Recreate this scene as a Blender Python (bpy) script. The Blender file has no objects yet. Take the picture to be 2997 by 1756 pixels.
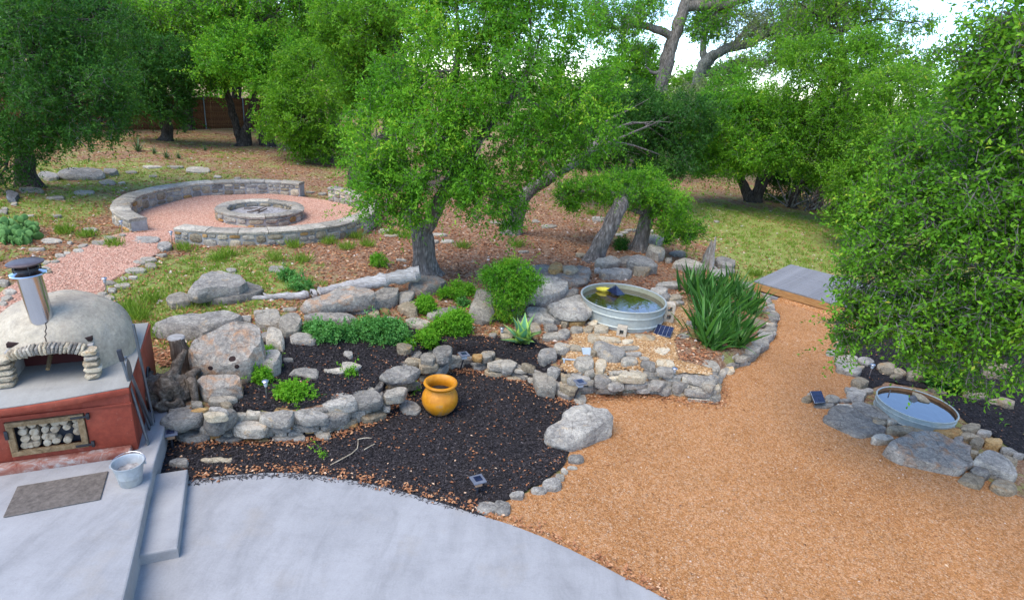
import bpy, bmesh, math, random
import numpy as np
from mathutils import Vector, Matrix, noise
from mathutils.geometry import delaunay_2d_cdt
R_ = math.radians
scene = bpy.context.scene
COL = scene.collection

# ---------------------------------------------------------------- camera
FPX, PITCH, ROLL, CZ = 1750.0, R_(20.5), R_(4.75), 4.6
PW, PH = 2997.0, 1756.0
_cp, _sp, _cr, _sr = math.cos(PITCH), math.sin(PITCH), math.cos(ROLL), math.sin(ROLL)
CAMR = np.array([[_cr, -_sr, 0], [_sr, _cr, 0], [0, 0, 1]]) @ np.array([[1, 0, 0], [0, -_sp, -_cp], [0, _cp, -_sp]])
cam_d = bpy.data.cameras.new('camera')
cam_d.sensor_width = 36.0
cam_d.lens = 36.0 * FPX / PW
cam_d.clip_start = 0.05
cam_d.clip_end = 2000
cam = bpy.data.objects.new('camera', cam_d)
COL.objects.link(cam)
_m = Matrix.Identity(4)
for _i in range(3):
    _m[_i][0] = CAMR[0][_i]; _m[_i][1] = -CAMR[1][_i]; _m[_i][2] = -CAMR[2][_i]
_m[2][3] = CZ
cam.matrix_world = _m
scene.camera = cam

# ---------------------------------------------------------------- sky, sun, exposure
SUN_EL, SUN_AZ = R_(58), R_(222)          # azimuth clockwise from +Y (north): behind and left of the camera
world = bpy.data.worlds.new('World')
scene.world = world
world.use_nodes = True
_nt = world.node_tree
_bg = _nt.nodes['Background']
_sky = _nt.nodes.new('ShaderNodeTexSky')
_sky.sky_type = 'NISHITA'
_sky.sun_disc = False
_sky.sun_elevation = SUN_EL
_sky.sun_rotation = SUN_AZ
_sky.air_density = 1.0
_sky.dust_density = 0.1
_sky.altitude = 2200
_sky.ozone_density = 3.0
_nt.links.new(_sky.outputs[0], _bg.inputs[0])
_bg.inputs[1].default_value = 0.15
sun_d = bpy.data.lights.new('sun', 'SUN')
sun_d.energy = 1.5
sun_d.angle = R_(45)
sun_d.color = (1.0, 0.92, 0.80)
sun = bpy.data.objects.new('sun', sun_d)
COL.objects.link(sun)
_sd = Vector((math.sin(SUN_AZ) * math.cos(SUN_EL), math.cos(SUN_AZ) * math.cos(SUN_EL), math.sin(SUN_EL)))
sun.rotation_euler = _sd.to_track_quat('Z', 'Y').to_euler()
vs = scene.view_settings
vs.view_transform = 'Standard'
vs.look = 'None'
vs.exposure = 1.65
vs.gamma = 1.0
vs.use_curve_mapping = False
scene.cycles.use_denoising = True
scene.cycles.max_bounces = 6
scene.cycles.diffuse_bounces = 4
scene.cycles.glossy_bounces = 3
scene.cycles.transmission_bounces = 3

# ---------------------------------------------------------------- measuring: photograph pixel -> place in the yard
K = 2997.0 / 2520.0
def ray(u, v):
    return CAMR.T @ np.array([(u - PW / 2) / FPX, (v - PH / 2) / FPX, 1.0])
def at(u, v, z):
    d = ray(u, v); t = (z - CZ) / d[2]
    return Vector((d[0] * t, d[1] * t, z))
def atY(u, v, Y):
    d = ray(u, v); t = Y / d[1]
    return Vector((d[0] * t, Y, CZ + d[2] * t))
def depth(p):
    return float(CAMR[2] @ (np.array(p) - [0, 0, CZ]))
def D(u, v, z):
    return at(u * K, v * K, z)
def DY(u, v, Y):
    return atY(u * K, v * K, Y)
FR = {'a': (440, 1100, 3.15), 'b': (1000, 780, 3.517), 'c': (1560, 900, 4.104), 'd': (1900, 780, 3.693),
      'e': (2400, 1080, 3.692), 'f': (2300, 950, 3.616), 'g': (1500, 620, 3.6), 'h': (440, 860, 3.693),
      'i': (0, 400, 2.954), 'j': (700, 740, 2.313), 'k': (0, 600, 2.462), 'l': (1000, 600, 2.462),
      'm': (1000, 1156, 2.462), 'n': (280, 480, 2.8), 'o': (0, 1080, 3.21), 'p': (0, 720, 3.8875), 'q': (0, 1156, 2.462)}
def fx(fr, x, y):
    a = FR[fr]
    return a[0] + x / a[2], a[1] + y / a[2]
def fxa(fr, x, y, z):
    return at(*fx(fr, x, y), z)

# ---------------------------------------------------------------- object helpers
def tag(o, label=None, cat=None, group=None, kind=None):
    if label: o['label'] = label
    if cat: o['category'] = cat
    if group: o['group'] = group
    if kind: o['kind'] = kind
    return o
def empty(name, loc, rz=0):
    o = bpy.data.objects.new(name, None)
    o.empty_display_size = 0.1
    COL.objects.link(o)
    o.location = loc
    o.rotation_euler = (0, 0, rz)
    o.matrix_world = Matrix.Translation(Vector(loc)) @ Matrix.Rotation(rz, 4, 'Z')
    return o
def link(name, me, mat=None, parent=None, loc=None):
    o = bpy.data.objects.new(name, me)
    COL.objects.link(o)
    if mat is not None and not me.materials:
        me.materials.append(mat)
    if parent is not None:
        o.parent = parent
    if loc is not None:
        o.location = loc
    return o
def pmesh(verts, faces, smooth=False, sharp=None):
    me = bpy.data.meshes.new('mesh')
    me.from_pydata([tuple(v) for v in verts], [], faces)
    me.update()
    if smooth:
        me.shade_smooth()
        if sharp: me.set_sharp_from_angle(angle=R_(sharp))
    return me
def quadmesh(co, tint=None, nper=4):
    """co: (n*nper,3) array, every nper verts one face"""
    n = len(co) // nper
    me = bpy.data.meshes.new('mesh')
    me.vertices.add(n * nper); me.vertices.foreach_set('co', np.ascontiguousarray(co, dtype=np.float32).ravel())
    me.loops.add(n * nper); me.loops.foreach_set('vertex_index', np.arange(n * nper, dtype=np.int32))
    me.polygons.add(n); me.polygons.foreach_set('loop_start', np.arange(0, n * nper, nper, dtype=np.int32))
    me.update(calc_edges=True)
    if tint is not None:
        a = me.attributes.new('tint', 'FLOAT', 'FACE')
        a.data.foreach_set('value', np.asarray(tint, dtype=np.float32))
    return me
def bm_done(bm, smooth=False, sharp=None):
    me = bpy.data.meshes.new('mesh')
    bm.normal_update()
    bm.to_mesh(me); bm.free()
    if smooth:
        me.shade_smooth()
        if sharp: me.set_sharp_from_angle(angle=R_(sharp))
    return me
def box(sx, sy, sz, bev=0.0, z0=True):
    bm = bmesh.new()
    bmesh.ops.create_cube(bm, size=1)
    for v in bm.verts:
        v.co = Vector((v.co.x * sx, v.co.y * sy, (v.co.z + (0.5 if z0 else 0)) * sz))
    if bev:
        bmesh.ops.bevel(bm, geom=bm.edges[:], offset=bev, segments=1, affect='EDGES', profile=0.5)
    return bm_done(bm)
def lathe(profile, n=40, close=False):
    """profile list of (r,z)"""
    vs_, fs = [], []
    for (r, z) in profile:
        for i in range(n):
            a = 2 * math.pi * i / n
            vs_.append((r * math.cos(a), r * math.sin(a), z))
    for k in range(len(profile) - 1):
        for i in range(n):
            j = (i + 1) % n
            fs.append((k * n + i, k * n + j, (k + 1) * n + j, (k + 1) * n + i))
    if close:
        fs.append(tuple(range(n - 1, -1, -1)))
        fs.append(tuple((len(profile) - 1) * n + i for i in range(n)))
    return pmesh(vs_, fs, True, 40)
def tube_data(pts, rad, sides=8, wob=0.0, seed=0, cap=True, voff=0):
    pts = [Vector(p) for p in pts]
    vs_, fs = [], []
    n = len(pts)
    if hasattr(rad, '__len__') and len(rad) != n:
        rad = np.interp(np.linspace(0, 1, n), np.linspace(0, 1, len(rad)), rad)
    for k, p in enumerate(pts):
        t = (pts[min(k + 1, n - 1)] - pts[max(k - 1, 0)])
        if t.length < 1e-6: t = Vector((0, 0, 1))
        t.normalize()
        ref = Vector((1, 0, 0)) if abs(t.x) < 0.8 else Vector((0, 1, 0))
        x = t.cross(ref).normalized(); y = t.cross(x)
        r = rad[k] if hasattr(rad, '__len__') else rad
        for i in range(sides):
            a = 2 * math.pi * i / sides
            d = x * math.cos(a) + y * math.sin(a)
            rr = r
            if wob: rr *= 1 + wob * noise.noise((p + d * r) * (0.5 / max(r, .02)) + Vector((seed, 0, 0)))
            vs_.append(p + d * rr)
    for k in range(n - 1):
        for i in range(sides):
            j = (i + 1) % sides
            fs.append((voff + k * sides + i, voff + k * sides + j, voff + (k + 1) * sides + j, voff + (k + 1) * sides + i))
    if cap:
        fs.append(tuple(voff + i for i in range(sides - 1, -1, -1)))
        fs.append(tuple(voff + (n - 1) * sides + i for i in range(sides)))
    return vs_, fs
def tubes(lst, sides=8, wob=0.0, seed=0):
    V, F = [], []
    for pts, rad in lst:
        v, f = tube_data(pts, rad, sides, wob, seed, True, len(V))
        V += v; F += f
    return pmesh(V, F, True, 50)
def spline(pts, n):
    """Catmull-Rom through pts, n samples"""
    P = [np.array(p, float) for p in pts]
    if len(P) == 2:
        return [Vector(P[0] + (P[1] - P[0]) * i / (n - 1)) for i in range(n)]
    P = [2 * P[0] - P[1]] + P + [2 * P[-1] - P[-2]]
    out = []
    m = len(P) - 3
    for i in range(n):
        t = i / (n - 1) * m
        k = min(int(t), m - 1); s = t - k
        a, b, c, d = P[k:k + 4]
        out.append(Vector(0.5 * (2 * b + (c - a) * s + (2 * a - 5 * b + 4 * c - d) * s * s + (3 * b - a - 3 * c + d) * s ** 3)))
    return out

# ---------------------------------------------------------------- materials
MATS = {}
class N:
    def __init__(s, name):
        s.m = bpy.data.materials.new(name); s.m.use_nodes = True
        s.t = s.m.node_tree; s.b = s.t.nodes['Principled BSDF']; s.o = s.t.nodes['Material Output']
        MATS[name] = s.m
    def add(s, typ, **kw):
        n = s.t.nodes.new('ShaderNode' + typ)
        for k, v in kw.items(): setattr(n, k, v)
        return n
    def l(s, a, b): s.t.links.new(a, b)
    def coord(s, kind='Object', rnd=False):
        c = s.add('TexCoord')
        out = c.outputs[kind]
        if rnd:
            oi = s.add('ObjectInfo'); mu = s.add('VectorMath', operation='SCALE'); mu.inputs[0].default_value = (37, 53, 71)
            s.l(oi.outputs['Random'], mu.inputs['Scale'])
            ad = s.add('VectorMath', operation='ADD'); s.l(out, ad.inputs[0]); s.l(mu.outputs[0], ad.inputs[1]); out = ad.outputs[0]
        return out
    def noise(s, vec, scale, detail=4, rough=0.6, dist=0.0, stretch=None):
        if stretch:
            mp = s.add('Mapping'); mp.inputs['Scale'].default_value = stretch; s.l(vec, mp.inputs[0]); vec = mp.outputs[0]
        n = s.add('TexNoise'); n.inputs['Scale'].default_value = scale; n.inputs['Detail'].default_value = detail
        n.inputs['Roughness'].default_value = rough; n.inputs['Distortion'].default_value = dist
        s.l(vec, n.inputs['Vector']); return n.outputs['Fac']
    def voro(s, vec, scale, out='Color', feature='F1', rnd=1.0):
        n = s.add('TexVoronoi', feature=feature); n.inputs['Scale'].default_value = scale; n.inputs['Randomness'].default_value = rnd
        s.l(vec, n.inputs['Vector']); return n.outputs[out]
    def ramp(s, fac, stops, interp='LINEAR'):
        r = s.add('ValToRGB'); e = r.color_ramp; e.interpolation = interp
        while len(e.elements) < len(stops): e.elements.new(0.5)
        for i, (p, c) in enumerate(stops):
            e.elements[i].position = p
            e.elements[i].color = (c, c, c, 1) if isinstance(c, (int, float)) else (c[0], c[1], c[2], 1)
        s.l(fac, r.inputs[0]); return r.outputs[0]
    def mix(s, fac, a, b, blend='MIX'):
        m = s.add('Mix', data_type='RGBA', blend_type=blend)
        for sock, v in ((m.inputs['Factor'], fac), (m.inputs['A'], a), (m.inputs['B'], b)):
            if isinstance(v, (int, float)): sock.default_value = v if sock.name == 'Factor' else (v, v, v, 1)
            elif isinstance(v, tuple): sock.default_value = (v[0], v[1], v[2], 1)
            else: s.l(v, sock)
        return m.outputs['Result']
    def math(s, op, a, b=0.0, clamp=False):
        m = s.add('Math', operation=op); m.use_clamp = clamp
        for sock, v in ((m.inputs[0], a), (m.inputs[1], b)):
            if isinstance(v, (int, float)): sock.default_value = v
            else: s.l(v, sock)
        return m.outputs[0]
    def attr(s, name):
        a = s.add('Attribute'); a.attribute_name = name; return a.outputs['Fac']
    def rand(s): return s.add('ObjectInfo').outputs['Random']
    def bump(s, h, strength=0.5, dist=0.02, prev=None):
        b = s.add('Bump'); b.inputs['Strength'].default_value = strength; b.inputs['Distance'].default_value = dist
        s.l(h, b.inputs['Height'])
        if prev is not None: s.l(prev, b.inputs['Normal'])
        return b.outputs[0]
    def out(s, color=None, rough=0.8, normal=None, metal=0.0, spec=0.3):
        b = s.b
        if color is not None:
            if isinstance(color, tuple): b.inputs['Base Color'].default_value = (color[0], color[1], color[2], 1)
            else: s.l(color, b.inputs['Base Color'])
        if isinstance(rough, (int, float)): b.inputs['Roughness'].default_value = rough
        else: s.l(rough, b.inputs['Roughness'])
        b.inputs['Metallic'].default_value = metal
        b.inputs['Specular IOR Level'].default_value = spec
        if normal is not None: s.l(normal, b.inputs['Normal'])
        return s.m

def rock_mat(name, dark, mid, light, stain, stain_amt):
    s = N(name); v = s.coord('Object', True)
    n1 = s.noise(v, 3.0, 6, .65, .4)
    n2 = s.noise(v, 15, 6, .72, .2)
    n3 = s.noise(v, 55, 4, .75)
    c = s.ramp(n1, [(.30, dark), (.48, mid), (.68, light)])
    c = s.mix(.5, c, s.ramp(n2, [(.34, dark), (.5, mid), (.64, light)]))
    st = s.ramp(s.noise(v, 4.5, 5, .65, .5), [(.60 - stain_amt, 0.0), (.70 - stain_amt * .5, 1.0)])
    c = s.mix(s.math('MULTIPLY', st, .7), c, stain)
    rr = s.rand()
    br = s.math('MULTIPLY_ADD', rr, .55); br.node.inputs[2].default_value = .70
    c = s.mix(1.0, c, br, 'MULTIPLY')
    lich = s.ramp(s.noise(v, 22, 5, .7, .6), [(.60, 0.0), (.68, .7)])
    c = s.mix(lich, c, light)
    pits = s.ramp(s.voro(v, 34, 'Distance'), [(.10, .25), (.22, 1.0)])
    pm = s.ramp(s.noise(v, 5.3, 3, .6), [(.48, 0.0), (.56, 1.0)])
    c = s.mix(s.math('MULTIPLY', pm, .9), c, s.mix(1.0, c, pits, 'MULTIPLY'))
    c = s.mix(.6, c, s.mix(1.0, c, s.ramp(n3, [(.32, .45), (.68, 1.45)]), 'MULTIPLY'))
    crack = s.ramp(s.voro(s_map(s, v, (3, 3, 9)), 1.0, 'Distance', 'DISTANCE_TO_EDGE'), [(.0, .35), (.03, 1.0)])
    c = s.mix(.55, c, s.mix(1.0, c, crack, 'MULTIPLY'))
    h = s.math('ADD', s.math('MULTIPLY', n2, .8), s.math('MULTIPLY', n3, .4))
    nb = s.bump(n1, .8, .06); nb = s.bump(h, 1.0, .04, nb)
    return s.out(c, .9, nb, 0, .2)
def s_map(s, v, sc):
    mp = s.add('Mapping'); mp.inputs['Scale'].default_value = sc; s.l(v, mp.inputs[0]); return mp.outputs[0]
rock_mat('rock_g', (0.136, 0.122, 0.107), (0.305, 0.276, 0.236), (0.542, 0.484, 0.392), (0.488, 0.355, 0.209), .0)
rock_mat('rock_l', (0.207, 0.183, 0.15), (0.415, 0.364, 0.287), (0.634, 0.551, 0.428), (0.536, 0.364, 0.197), .02)
rock_mat('rock_t', (0.176, 0.139, 0.0945), (0.352, 0.283, 0.189), (0.517, 0.426, 0.297), (0.476, 0.277, 0.117), .05)
rock_mat('rock_c', (0.331, 0.257, 0.171), (0.559, 0.461, 0.315), (0.724, 0.624, 0.468), (0.559, 0.347, 0.153), .04)
rock_mat('rock_o', (0.248, 0.139, 0.054), (0.455, 0.267, 0.099), (0.58, 0.396, 0.189), (0.497, 0.198, 0.054), .08)
rock_mat('rock_d', (0.054, 0.0558, 0.0585), (0.117, 0.117, 0.122), (0.216, 0.216, 0.211), (0.18, 0.144, 0.108), .0)
rock_mat('rock_s', (0.134, 0.122, 0.105), (0.293, 0.258, 0.216), (0.512, 0.452, 0.366), (0.439, 0.221, 0.0981), .115)

def simple(name, col, rough=.7, metal=0, spec=.3, nscale=8, namt=.25, bump=.15, bdist=.01):
    s = N(name); v = s.coord('Object')
    n = s.noise(v, nscale, 5, .65)
    c = s.mix(1.0, col, s.ramp(n, [(.25, 1 - namt), (.75, 1 + namt)]), 'MULTIPLY')
    return s.out(c, rough, s.bump(n, bump, bdist), metal, spec)

def concrete(name, base, warm):
    s = N(name); v = s.coord('Object')
    n1 = s.noise(v, .8, 5, .6, .6); n2 = s.noise(v, 3.2, 6, .7, .4, (1, .25, 1)); n3 = s.noise(v, 60, 2, .6)
    c = s.mix(1.0, base, s.ramp(n1, [(.25, .86), (.7, 1.08)]), 'MULTIPLY')
    c = s.mix(1.0, c, s.ramp(n2, [(.3, .80), (.5, .98), (.72, 1.08)]), 'MULTIPLY')
    c = s.mix(s.ramp(s.noise(v, 1.7, 5, .65), [(.55, 0.0), (.75, .45)]), c, warm)
    c = s.mix(1.0, c, s.ramp(s.noise(v, 4.5, 6, .8, .25, (.6, 1, 1)), [(.34, .90), (.5, 1.0), (.68, 1.04)]), 'MULTIPLY')
    sp = s.ramp(s.voro(v, 14, 'Distance'), [(.03, .35), (.05, 1.0)])
    spm = s.ramp(s.noise(v, 1.1, 3, .6), [(.52, 0.0), (.6, 1.0)])
    c = s.mix(s.math('MULTIPLY', spm, .8), c, s.mix(1.0, c, sp, 'MULTIPLY'))
    c = s.mix(.5, c, s.mix(1.0, c, s.ramp(n3, [(.3, .9), (.7, 1.1)]), 'MULTIPLY'))
    return s.out(c, s.ramp(n1, [(.3, .55), (.7, .75)]), s.bump(n2, .15, .01), 0, .3)
concrete('concrete', (0.326, 0.316, 0.309), (0.306, 0.264, 0.213))
concrete('counter_top', (.33, .31, .27), (.29, .24, .18))

def gravel(name, cols, scale, big):
    s = N(name); v = s.coord('Object')
    cell = s.add('SeparateColor'); s.l(s.voro(v, scale), cell.inputs[0])
    c = s.ramp(cell.outputs[0], [(i / (len(cols) - 1), k) for i, k in enumerate(cols)])
    cell2 = s.add('SeparateColor'); s.l(s.voro(v, scale * .45), cell2.inputs[0])
    c = s.mix(.45, c, s.ramp(cell2.outputs[1], [(0, cols[0]), (.5, cols[len(cols) // 2]), (1, cols[-1])]))
    b1 = s.noise(v, big, 6, .6, .3)
    c = s.mix(1.0, c, s.ramp(b1, [(.25, (.80, .76, .70)), (.5, (1, 1, 1)), (.75, (1.12, 1.13, 1.16))]), 'MULTIPLY')
    pt = s.ramp(s.noise(v, big * 2.3, 5, .65, .6), [(.52, 0.0), (.72, .5)])
    c = s.mix(pt, c, s.mix(1.0, c, (.80, .86, .92), 'MULTIPLY'))
    d = s.voro(v, scale, 'Distance')
    edge = s.ramp(d, [(.4, 1.0), (.8, .66)])
    spk = s.add('SeparateColor'); s.l(s.voro(v, scale * .8), spk.inputs[0])
    c = s.mix(s.ramp(spk.outputs[2], [(.92, 0.0), (.95, .4)]), c, (.58, .44, .31))
    c = s.mix(s.ramp(spk.outputs[1], [(.90, 0.0), (.93, .4)]), c, (.20, .10, .05))
    c = s.mix(1.0, c, edge, 'MULTIPLY')
    nb = s.bump(s.math('MULTIPLY', d, -1.0), .8, .012)
    nb = s.bump(s.noise(v, 5, 4, .6), .3, .04, nb)
    return s.out(c, .9, nb, 0, .15)
gravel('gravel_orange', [(0.276, 0.115, 0.0357), (0.406, 0.176, 0.0596), (0.471, 0.209, 0.0744), (0.503, 0.236, 0.0948), (0.584, 0.352, 0.196)], 70, .55)
gravel('gravel_pink', [(0.301, 0.137, 0.0828), (0.46, 0.237, 0.159), (0.531, 0.295, 0.201), (0.585, 0.345, 0.243), (0.638, 0.431, 0.313)], 42, .6)
gravel('pebble_bed', [(0.213, 0.11, 0.0446), (0.35, 0.188, 0.0694), (0.418, 0.246, 0.104), (0.456, 0.292, 0.149), (0.532, 0.389, 0.228)], 34, .9)

def mulch():
    s = N('mulch'); v = s.coord('Object')
    n1 = s.noise(v, 38, 5, .75, .8, (1, .35, 1)); n2 = s.noise(v, 44, 5, .75, .8, (.35, 1, 1)); n3 = s.noise(v, 1.6, 4, .6)
    c = s.ramp(s.mix(.5, n1, n2), [(.36, (.006, .0055, .006)), (.52, (.026, .023, .024)), (.66, (.075, .064, .060))])
    c = s.mix(s.ramp(n3, [(.55, 0.0), (.75, .35)]), c, (.06, .042, .032))
    return s.out(c, .9, s.bump(s.math('ADD', n1, n2), 1.0, .03), 0, .2)
mulch()

def ground():
    s = N('ground'); v = s.coord('Object')
    g = s.attr('grass')
    n1 = s.noise(v, 1.3, 6, .65, .4); n2 = s.noise(v, 9, 6, .7, .5); n3 = s.noise(v, 48, 4, .75, .6)
    cell = s.add('SeparateColor'); s.l(s.voro(v, 30), cell.inputs[0])
    lit = s.ramp(cell.outputs[0], [(0, (.15, .072, .042)), (.35, (.31, .165, .092)), (.7, (.45, .28, .17)), (1, (.60, .45, .32))])
    lit = s.mix(.6, lit, s.ramp(n3, [(.3, (.125, .06, .035)), (.5, (.32, .175, .10)), (.7, (.53, .36, .23))]))
    lit = s.mix(1.0, lit, s.ramp(n2, [(.3, .7), (.7, 1.25)]), 'MULTIPLY')
    gr = s.ramp(n3, [(.3, (.15, .20, .04)), (.5, (.28, .345, .075)), (.7, (.45, .47, .16))])
    gr = s.mix(s.ramp(n2, [(.45, 0.0), (.7, .65)]), gr, (.35, .28, .16))
    k = s.math('ADD', s.math('MULTIPLY', s.math('SUBTRACT', n1, .5), 1.5), s.math('MULTIPLY', s.math('SUBTRACT', n2, .5), 1.3))
    f = s.ramp(s.math('ADD', g, k), [(.38, 0.0), (.62, 1.0)])
    c = s.mix(f, lit, gr)
    pale = s.ramp(s.noise(v, 3.7, 5, .7, .3, (1, 1.6, 1)), [(.66, 0.0), (.74, .6)])
    c = s.mix(pale, c, (.42, .40, .36))
    return s.out(c, .95, s.bump(s.math('ADD', n3, s.math('MULTIPLY', n2, .6)), .9, .04), 0, .1)
ground()

def leafmat(name, stops, transl=.3, rough=.5):
    s = N(name); t = s.attr('tint')
    c = s.ramp(t, stops)
    s.out(c, rough, None, 0, .14)
    tr = s.add('BsdfTranslucent'); s.l(s.mix(1.0, c, (1.25, 1.35, .7), 'MULTIPLY'), tr.inputs[0])
    mx = s.add('MixShader'); mx.inputs[0].default_value = transl
    s.l(s.b.outputs[0], mx.inputs[1]); s.l(tr.outputs[0], mx.inputs[2]); s.l(mx.outputs[0], s.o.inputs[0])
    return s.m
RUST = (.34, .15, .04)
leafmat('leaf_oak', [(0, (0.0576, 0.177, 0.0172)), (.35, (0.107, 0.29, 0.0196)), (.7, (0.187, 0.411, 0.027)), (.93, (0.346, 0.537, 0.043)), (.985, (0.518, 0.537, 0.0614)), (1, RUST)], .38)
leafmat('leaf_bright', [(0, (0.0669, 0.182, 0.0138)), (.4, (0.123, 0.293, 0.0177)), (.75, (0.202, 0.386, 0.0274)), (.95, (0.309, 0.474, 0.049)), (1, (0.432, 0.397, 0.0687))], .40)
leafmat('leaf_near', [(0, (0.0487, 0.144, 0.0146)), (.35, (0.103, 0.27, 0.0186)), (.7, (0.17, 0.372, 0.0249)), (.92, (0.28, 0.479, 0.0363)), (1, (0.487, 0.479, 0.0623))], .34)
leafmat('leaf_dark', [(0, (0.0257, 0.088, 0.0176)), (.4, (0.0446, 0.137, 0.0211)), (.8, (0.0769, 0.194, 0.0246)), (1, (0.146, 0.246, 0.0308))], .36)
leafmat('leaf_grey', [(0, (0.12, 0.188, 0.075)), (.4, (0.195, 0.27, 0.105)), (.8, (0.285, 0.352, 0.135)), (1, (0.435, 0.465, 0.225))], .35)
leafmat('leaf_lime', [(0, (.09, .25, .018)), (.5, (.17, .40, .026)), (1, (.30, .52, .05))], .4)
leafmat('leaf_sage', [(0, (.07, .22, .05)), (.5, (.12, .32, .07)), (1, (.22, .42, .13))], .35)
leafmat('leaf_nandina', [(0, (.06, .20, .018)), (.5, (.12, .33, .022)), (.85, (.24, .40, .03)), (1, (.42, .40, .05))], .38)
leafmat('grass_blade', [(0, (.12, .22, .025)), (.4, (.22, .33, .04)), (.75, (.33, .38, .085)), (1, (.48, .42, .19))], .35, .6)
leafmat('litter', [(0, (0.146, 0.0559, 0.0258)), (.35, (0.303, 0.12, 0.0554)), (.7, (0.449, 0.206, 0.0959)), (.92, (0.585, 0.335, 0.177)), (1, (0.69, 0.473, 0.31))], .05, .75)
leafmat('mulch_chip', [(0, (0.016, 0.015, 0.0162)), (.7, (0.0701, 0.06, 0.0616)), (.93, (0.179, 0.154, 0.145)), (1, (0.32, 0.225, 0.162))], 0.0, .8)
leafmat('pebble', [(0, (0.311, 0.144, 0.05)), (.5, (0.439, 0.222, 0.0875)), (.85, (0.495, 0.326, 0.194)), (1, (0.567, 0.482, 0.412))], 0.0, .85)
leafmat('pebble_dark', [(0, (.13, .07, .035)), (.5, (.30, .16, .075)), (.8, (.46, .33, .21)), (1, (.70, .64, .55))], 0.0, .85)
leafmat('pebble_mix', [(0, (.16, .085, .04)), (.4, (.36, .20, .085)), (.7, (.50, .32, .16)), (.9, (.58, .46, .32)), (1, (.70, .62, .52))], 0.0, .85)
leafmat('pebble_pink', [(0, (0.354, 0.158, 0.1)), (.5, (0.531, 0.295, 0.207)), (1, (0.674, 0.466, 0.343))], 0.0, .85)

def bark(name, a, b, c_):
    s = N(name); v = s.coord('Object')
    n1 = s.noise(v, 14, 5, .7, .6, (1, 1, .22)); n2 = s.noise(v, 3, 4, .6)
    w = s.voro(s_map(s, v, (26, 26, 6)), 1.0, 'Distance')
    c = s.ramp(n1, [(.3, a), (.52, b), (.72, c_)])
    c = s.mix(1.0, c, s.ramp(w, [(.15, 1.15), (.6, .6)]), 'MULTIPLY')
    c = s.mix(1.0, c, s.ramp(n2, [(.3, .75), (.7, 1.2)]), 'MULTIPLY')
    nb = s.bump(s.math('SUBTRACT', n1, w), .9, .03)
    return s.out(c, .92, nb, 0, .1)
bark('bark', (0.117, 0.0975, 0.078), (0.26, 0.221, 0.189), (0.429, 0.377, 0.325))
bark('bark_dark', (.045, .036, .03), (.10, .082, .068), (.18, .15, .125))
bark('bark_lichen', (.12, .12, .105), (.26, .265, .235), (.42, .43, .38))
bark('twig', (.14, .12, .10), (.26, .235, .21), (.40, .37, .34))
def driftwood(name, a, b, c_, sc):
    s = N(name); v = s.coord('Object')
    n1 = s.noise(v, 5, 6, .7, .7, sc); n2 = s.noise(v, 2, 4, .6)
    c = s.ramp(n1, [(.3, a), (.5, b), (.68, c_)])
    c = s.mix(1.0, c, s.ramp(n2, [(.3, .8), (.7, 1.15)]), 'MULTIPLY')
    return s.out(c, .85, s.bump(n1, .9, .03), 0, .15)
driftwood('driftwood', (.16, .145, .13), (.42, .39, .36), (.60, .58, .55), (1, 9, 9))
driftwood('stump_wood', (.06, .04, .03), (.16, .115, .085), (.32, .26, .20), (9, 9, 1))
driftwood('grey_stump', (.16, .125, .10), (.36, .31, .26), (.55, .50, .45), (11, 11, 1))
driftwood('root_wood', (.035, .028, .022), (.13, .10, .075), (.27, .22, .17), (4, 4, 4))
driftwood('plank', (.13, .13, .135), (.24, .24, .25), (.35, .35, .36), (.8, 14, 14))
driftwood('fascia', (.25, .12, .045), (.42, .215, .08), (.52, .30, .13), (.8, .8, 14))
driftwood('fence_wood', (0.0654, 0.0266, 0.0128), (0.159, 0.0684, 0.0288), (0.281, 0.133, 0.0544), (0.765, 0.9, 0.9))
driftwood('frame_wood', (.16, .10, .05), (.28, .185, .095), (.40, .28, .16), (3, 3, 3))
driftwood('log_end', (.30, .22, .14), (.48, .38, .26), (.62, .53, .40), (3, 3, 3))

def stucco():
    s = N('red_stucco'); v = s.coord('Object')
    n1 = s.noise(v, 1.6, 6, .65, .4); n2 = s.noise(v, 16, 5, .7); fl = s.voro(v, 30, 'Distance')
    c = s.ramp(n1, [(.25, (.19, .034, .018)), (.5, (.27, .05, .026)), (.75, (.38, .095, .052))])
    c = s.mix(1.0, c, s.ramp(n2, [(.3, .8), (.7, 1.2)]), 'MULTIPLY')
    c = s.mix(s.ramp(s.noise(v, 5, 5, .7), [(.6, 0.0), (.78, .55)]), c, (.34, .20, .15))
    c = s.mix(s.math('MULTIPLY', s.ramp(fl, [(.05, 1.0), (.10, 0.0)]), s.ramp(s.noise(v, 9, 2, .5), [(.5, 0.0), (.6, .8)])), c, (.42, .32, .27))
    return s.out(c, .7, s.bump(n2, .25, .01), 0, .3)
stucco()
def skirt():
    s = N('worn_stucco'); v = s.coord('Object')
    n1 = s.noise(v, 7, 6, .7, .6)
    c = s.ramp(n1, [(.34, (.21, .055, .036)), (.5, (.31, .14, .10)), (.64, (.42, .36, .32))])
    return s.out(c, .8, s.bump(n1, .3, .01), 0, .2)
skirt()
def clay():
    s = N('dome_clay'); v = s.coord('Object')
    n1 = s.noise(v, 2.2, 6, .65, .4); n2 = s.noise(v, 24, 5, .75); n3 = s.noise(v, 6, 6, .7, .3)
    c = s.ramp(n1, [(.28, (.30, .25, .19)), (.5, (.44, .375, .28)), (.72, (.52, .45, .34))])
    c = s.mix(s.ramp(n3, [(.5, 0.0), (.72, .55)]), c, (.22, .20, .175))
    c = s.mix(1.0, c, s.ramp(n2, [(.3, .78), (.7, 1.18)]), 'MULTIPLY')
    return s.out(c, .95, s.bump(s.math('ADD', n2, n3), .5, .02), 0, .1)
clay()
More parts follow.
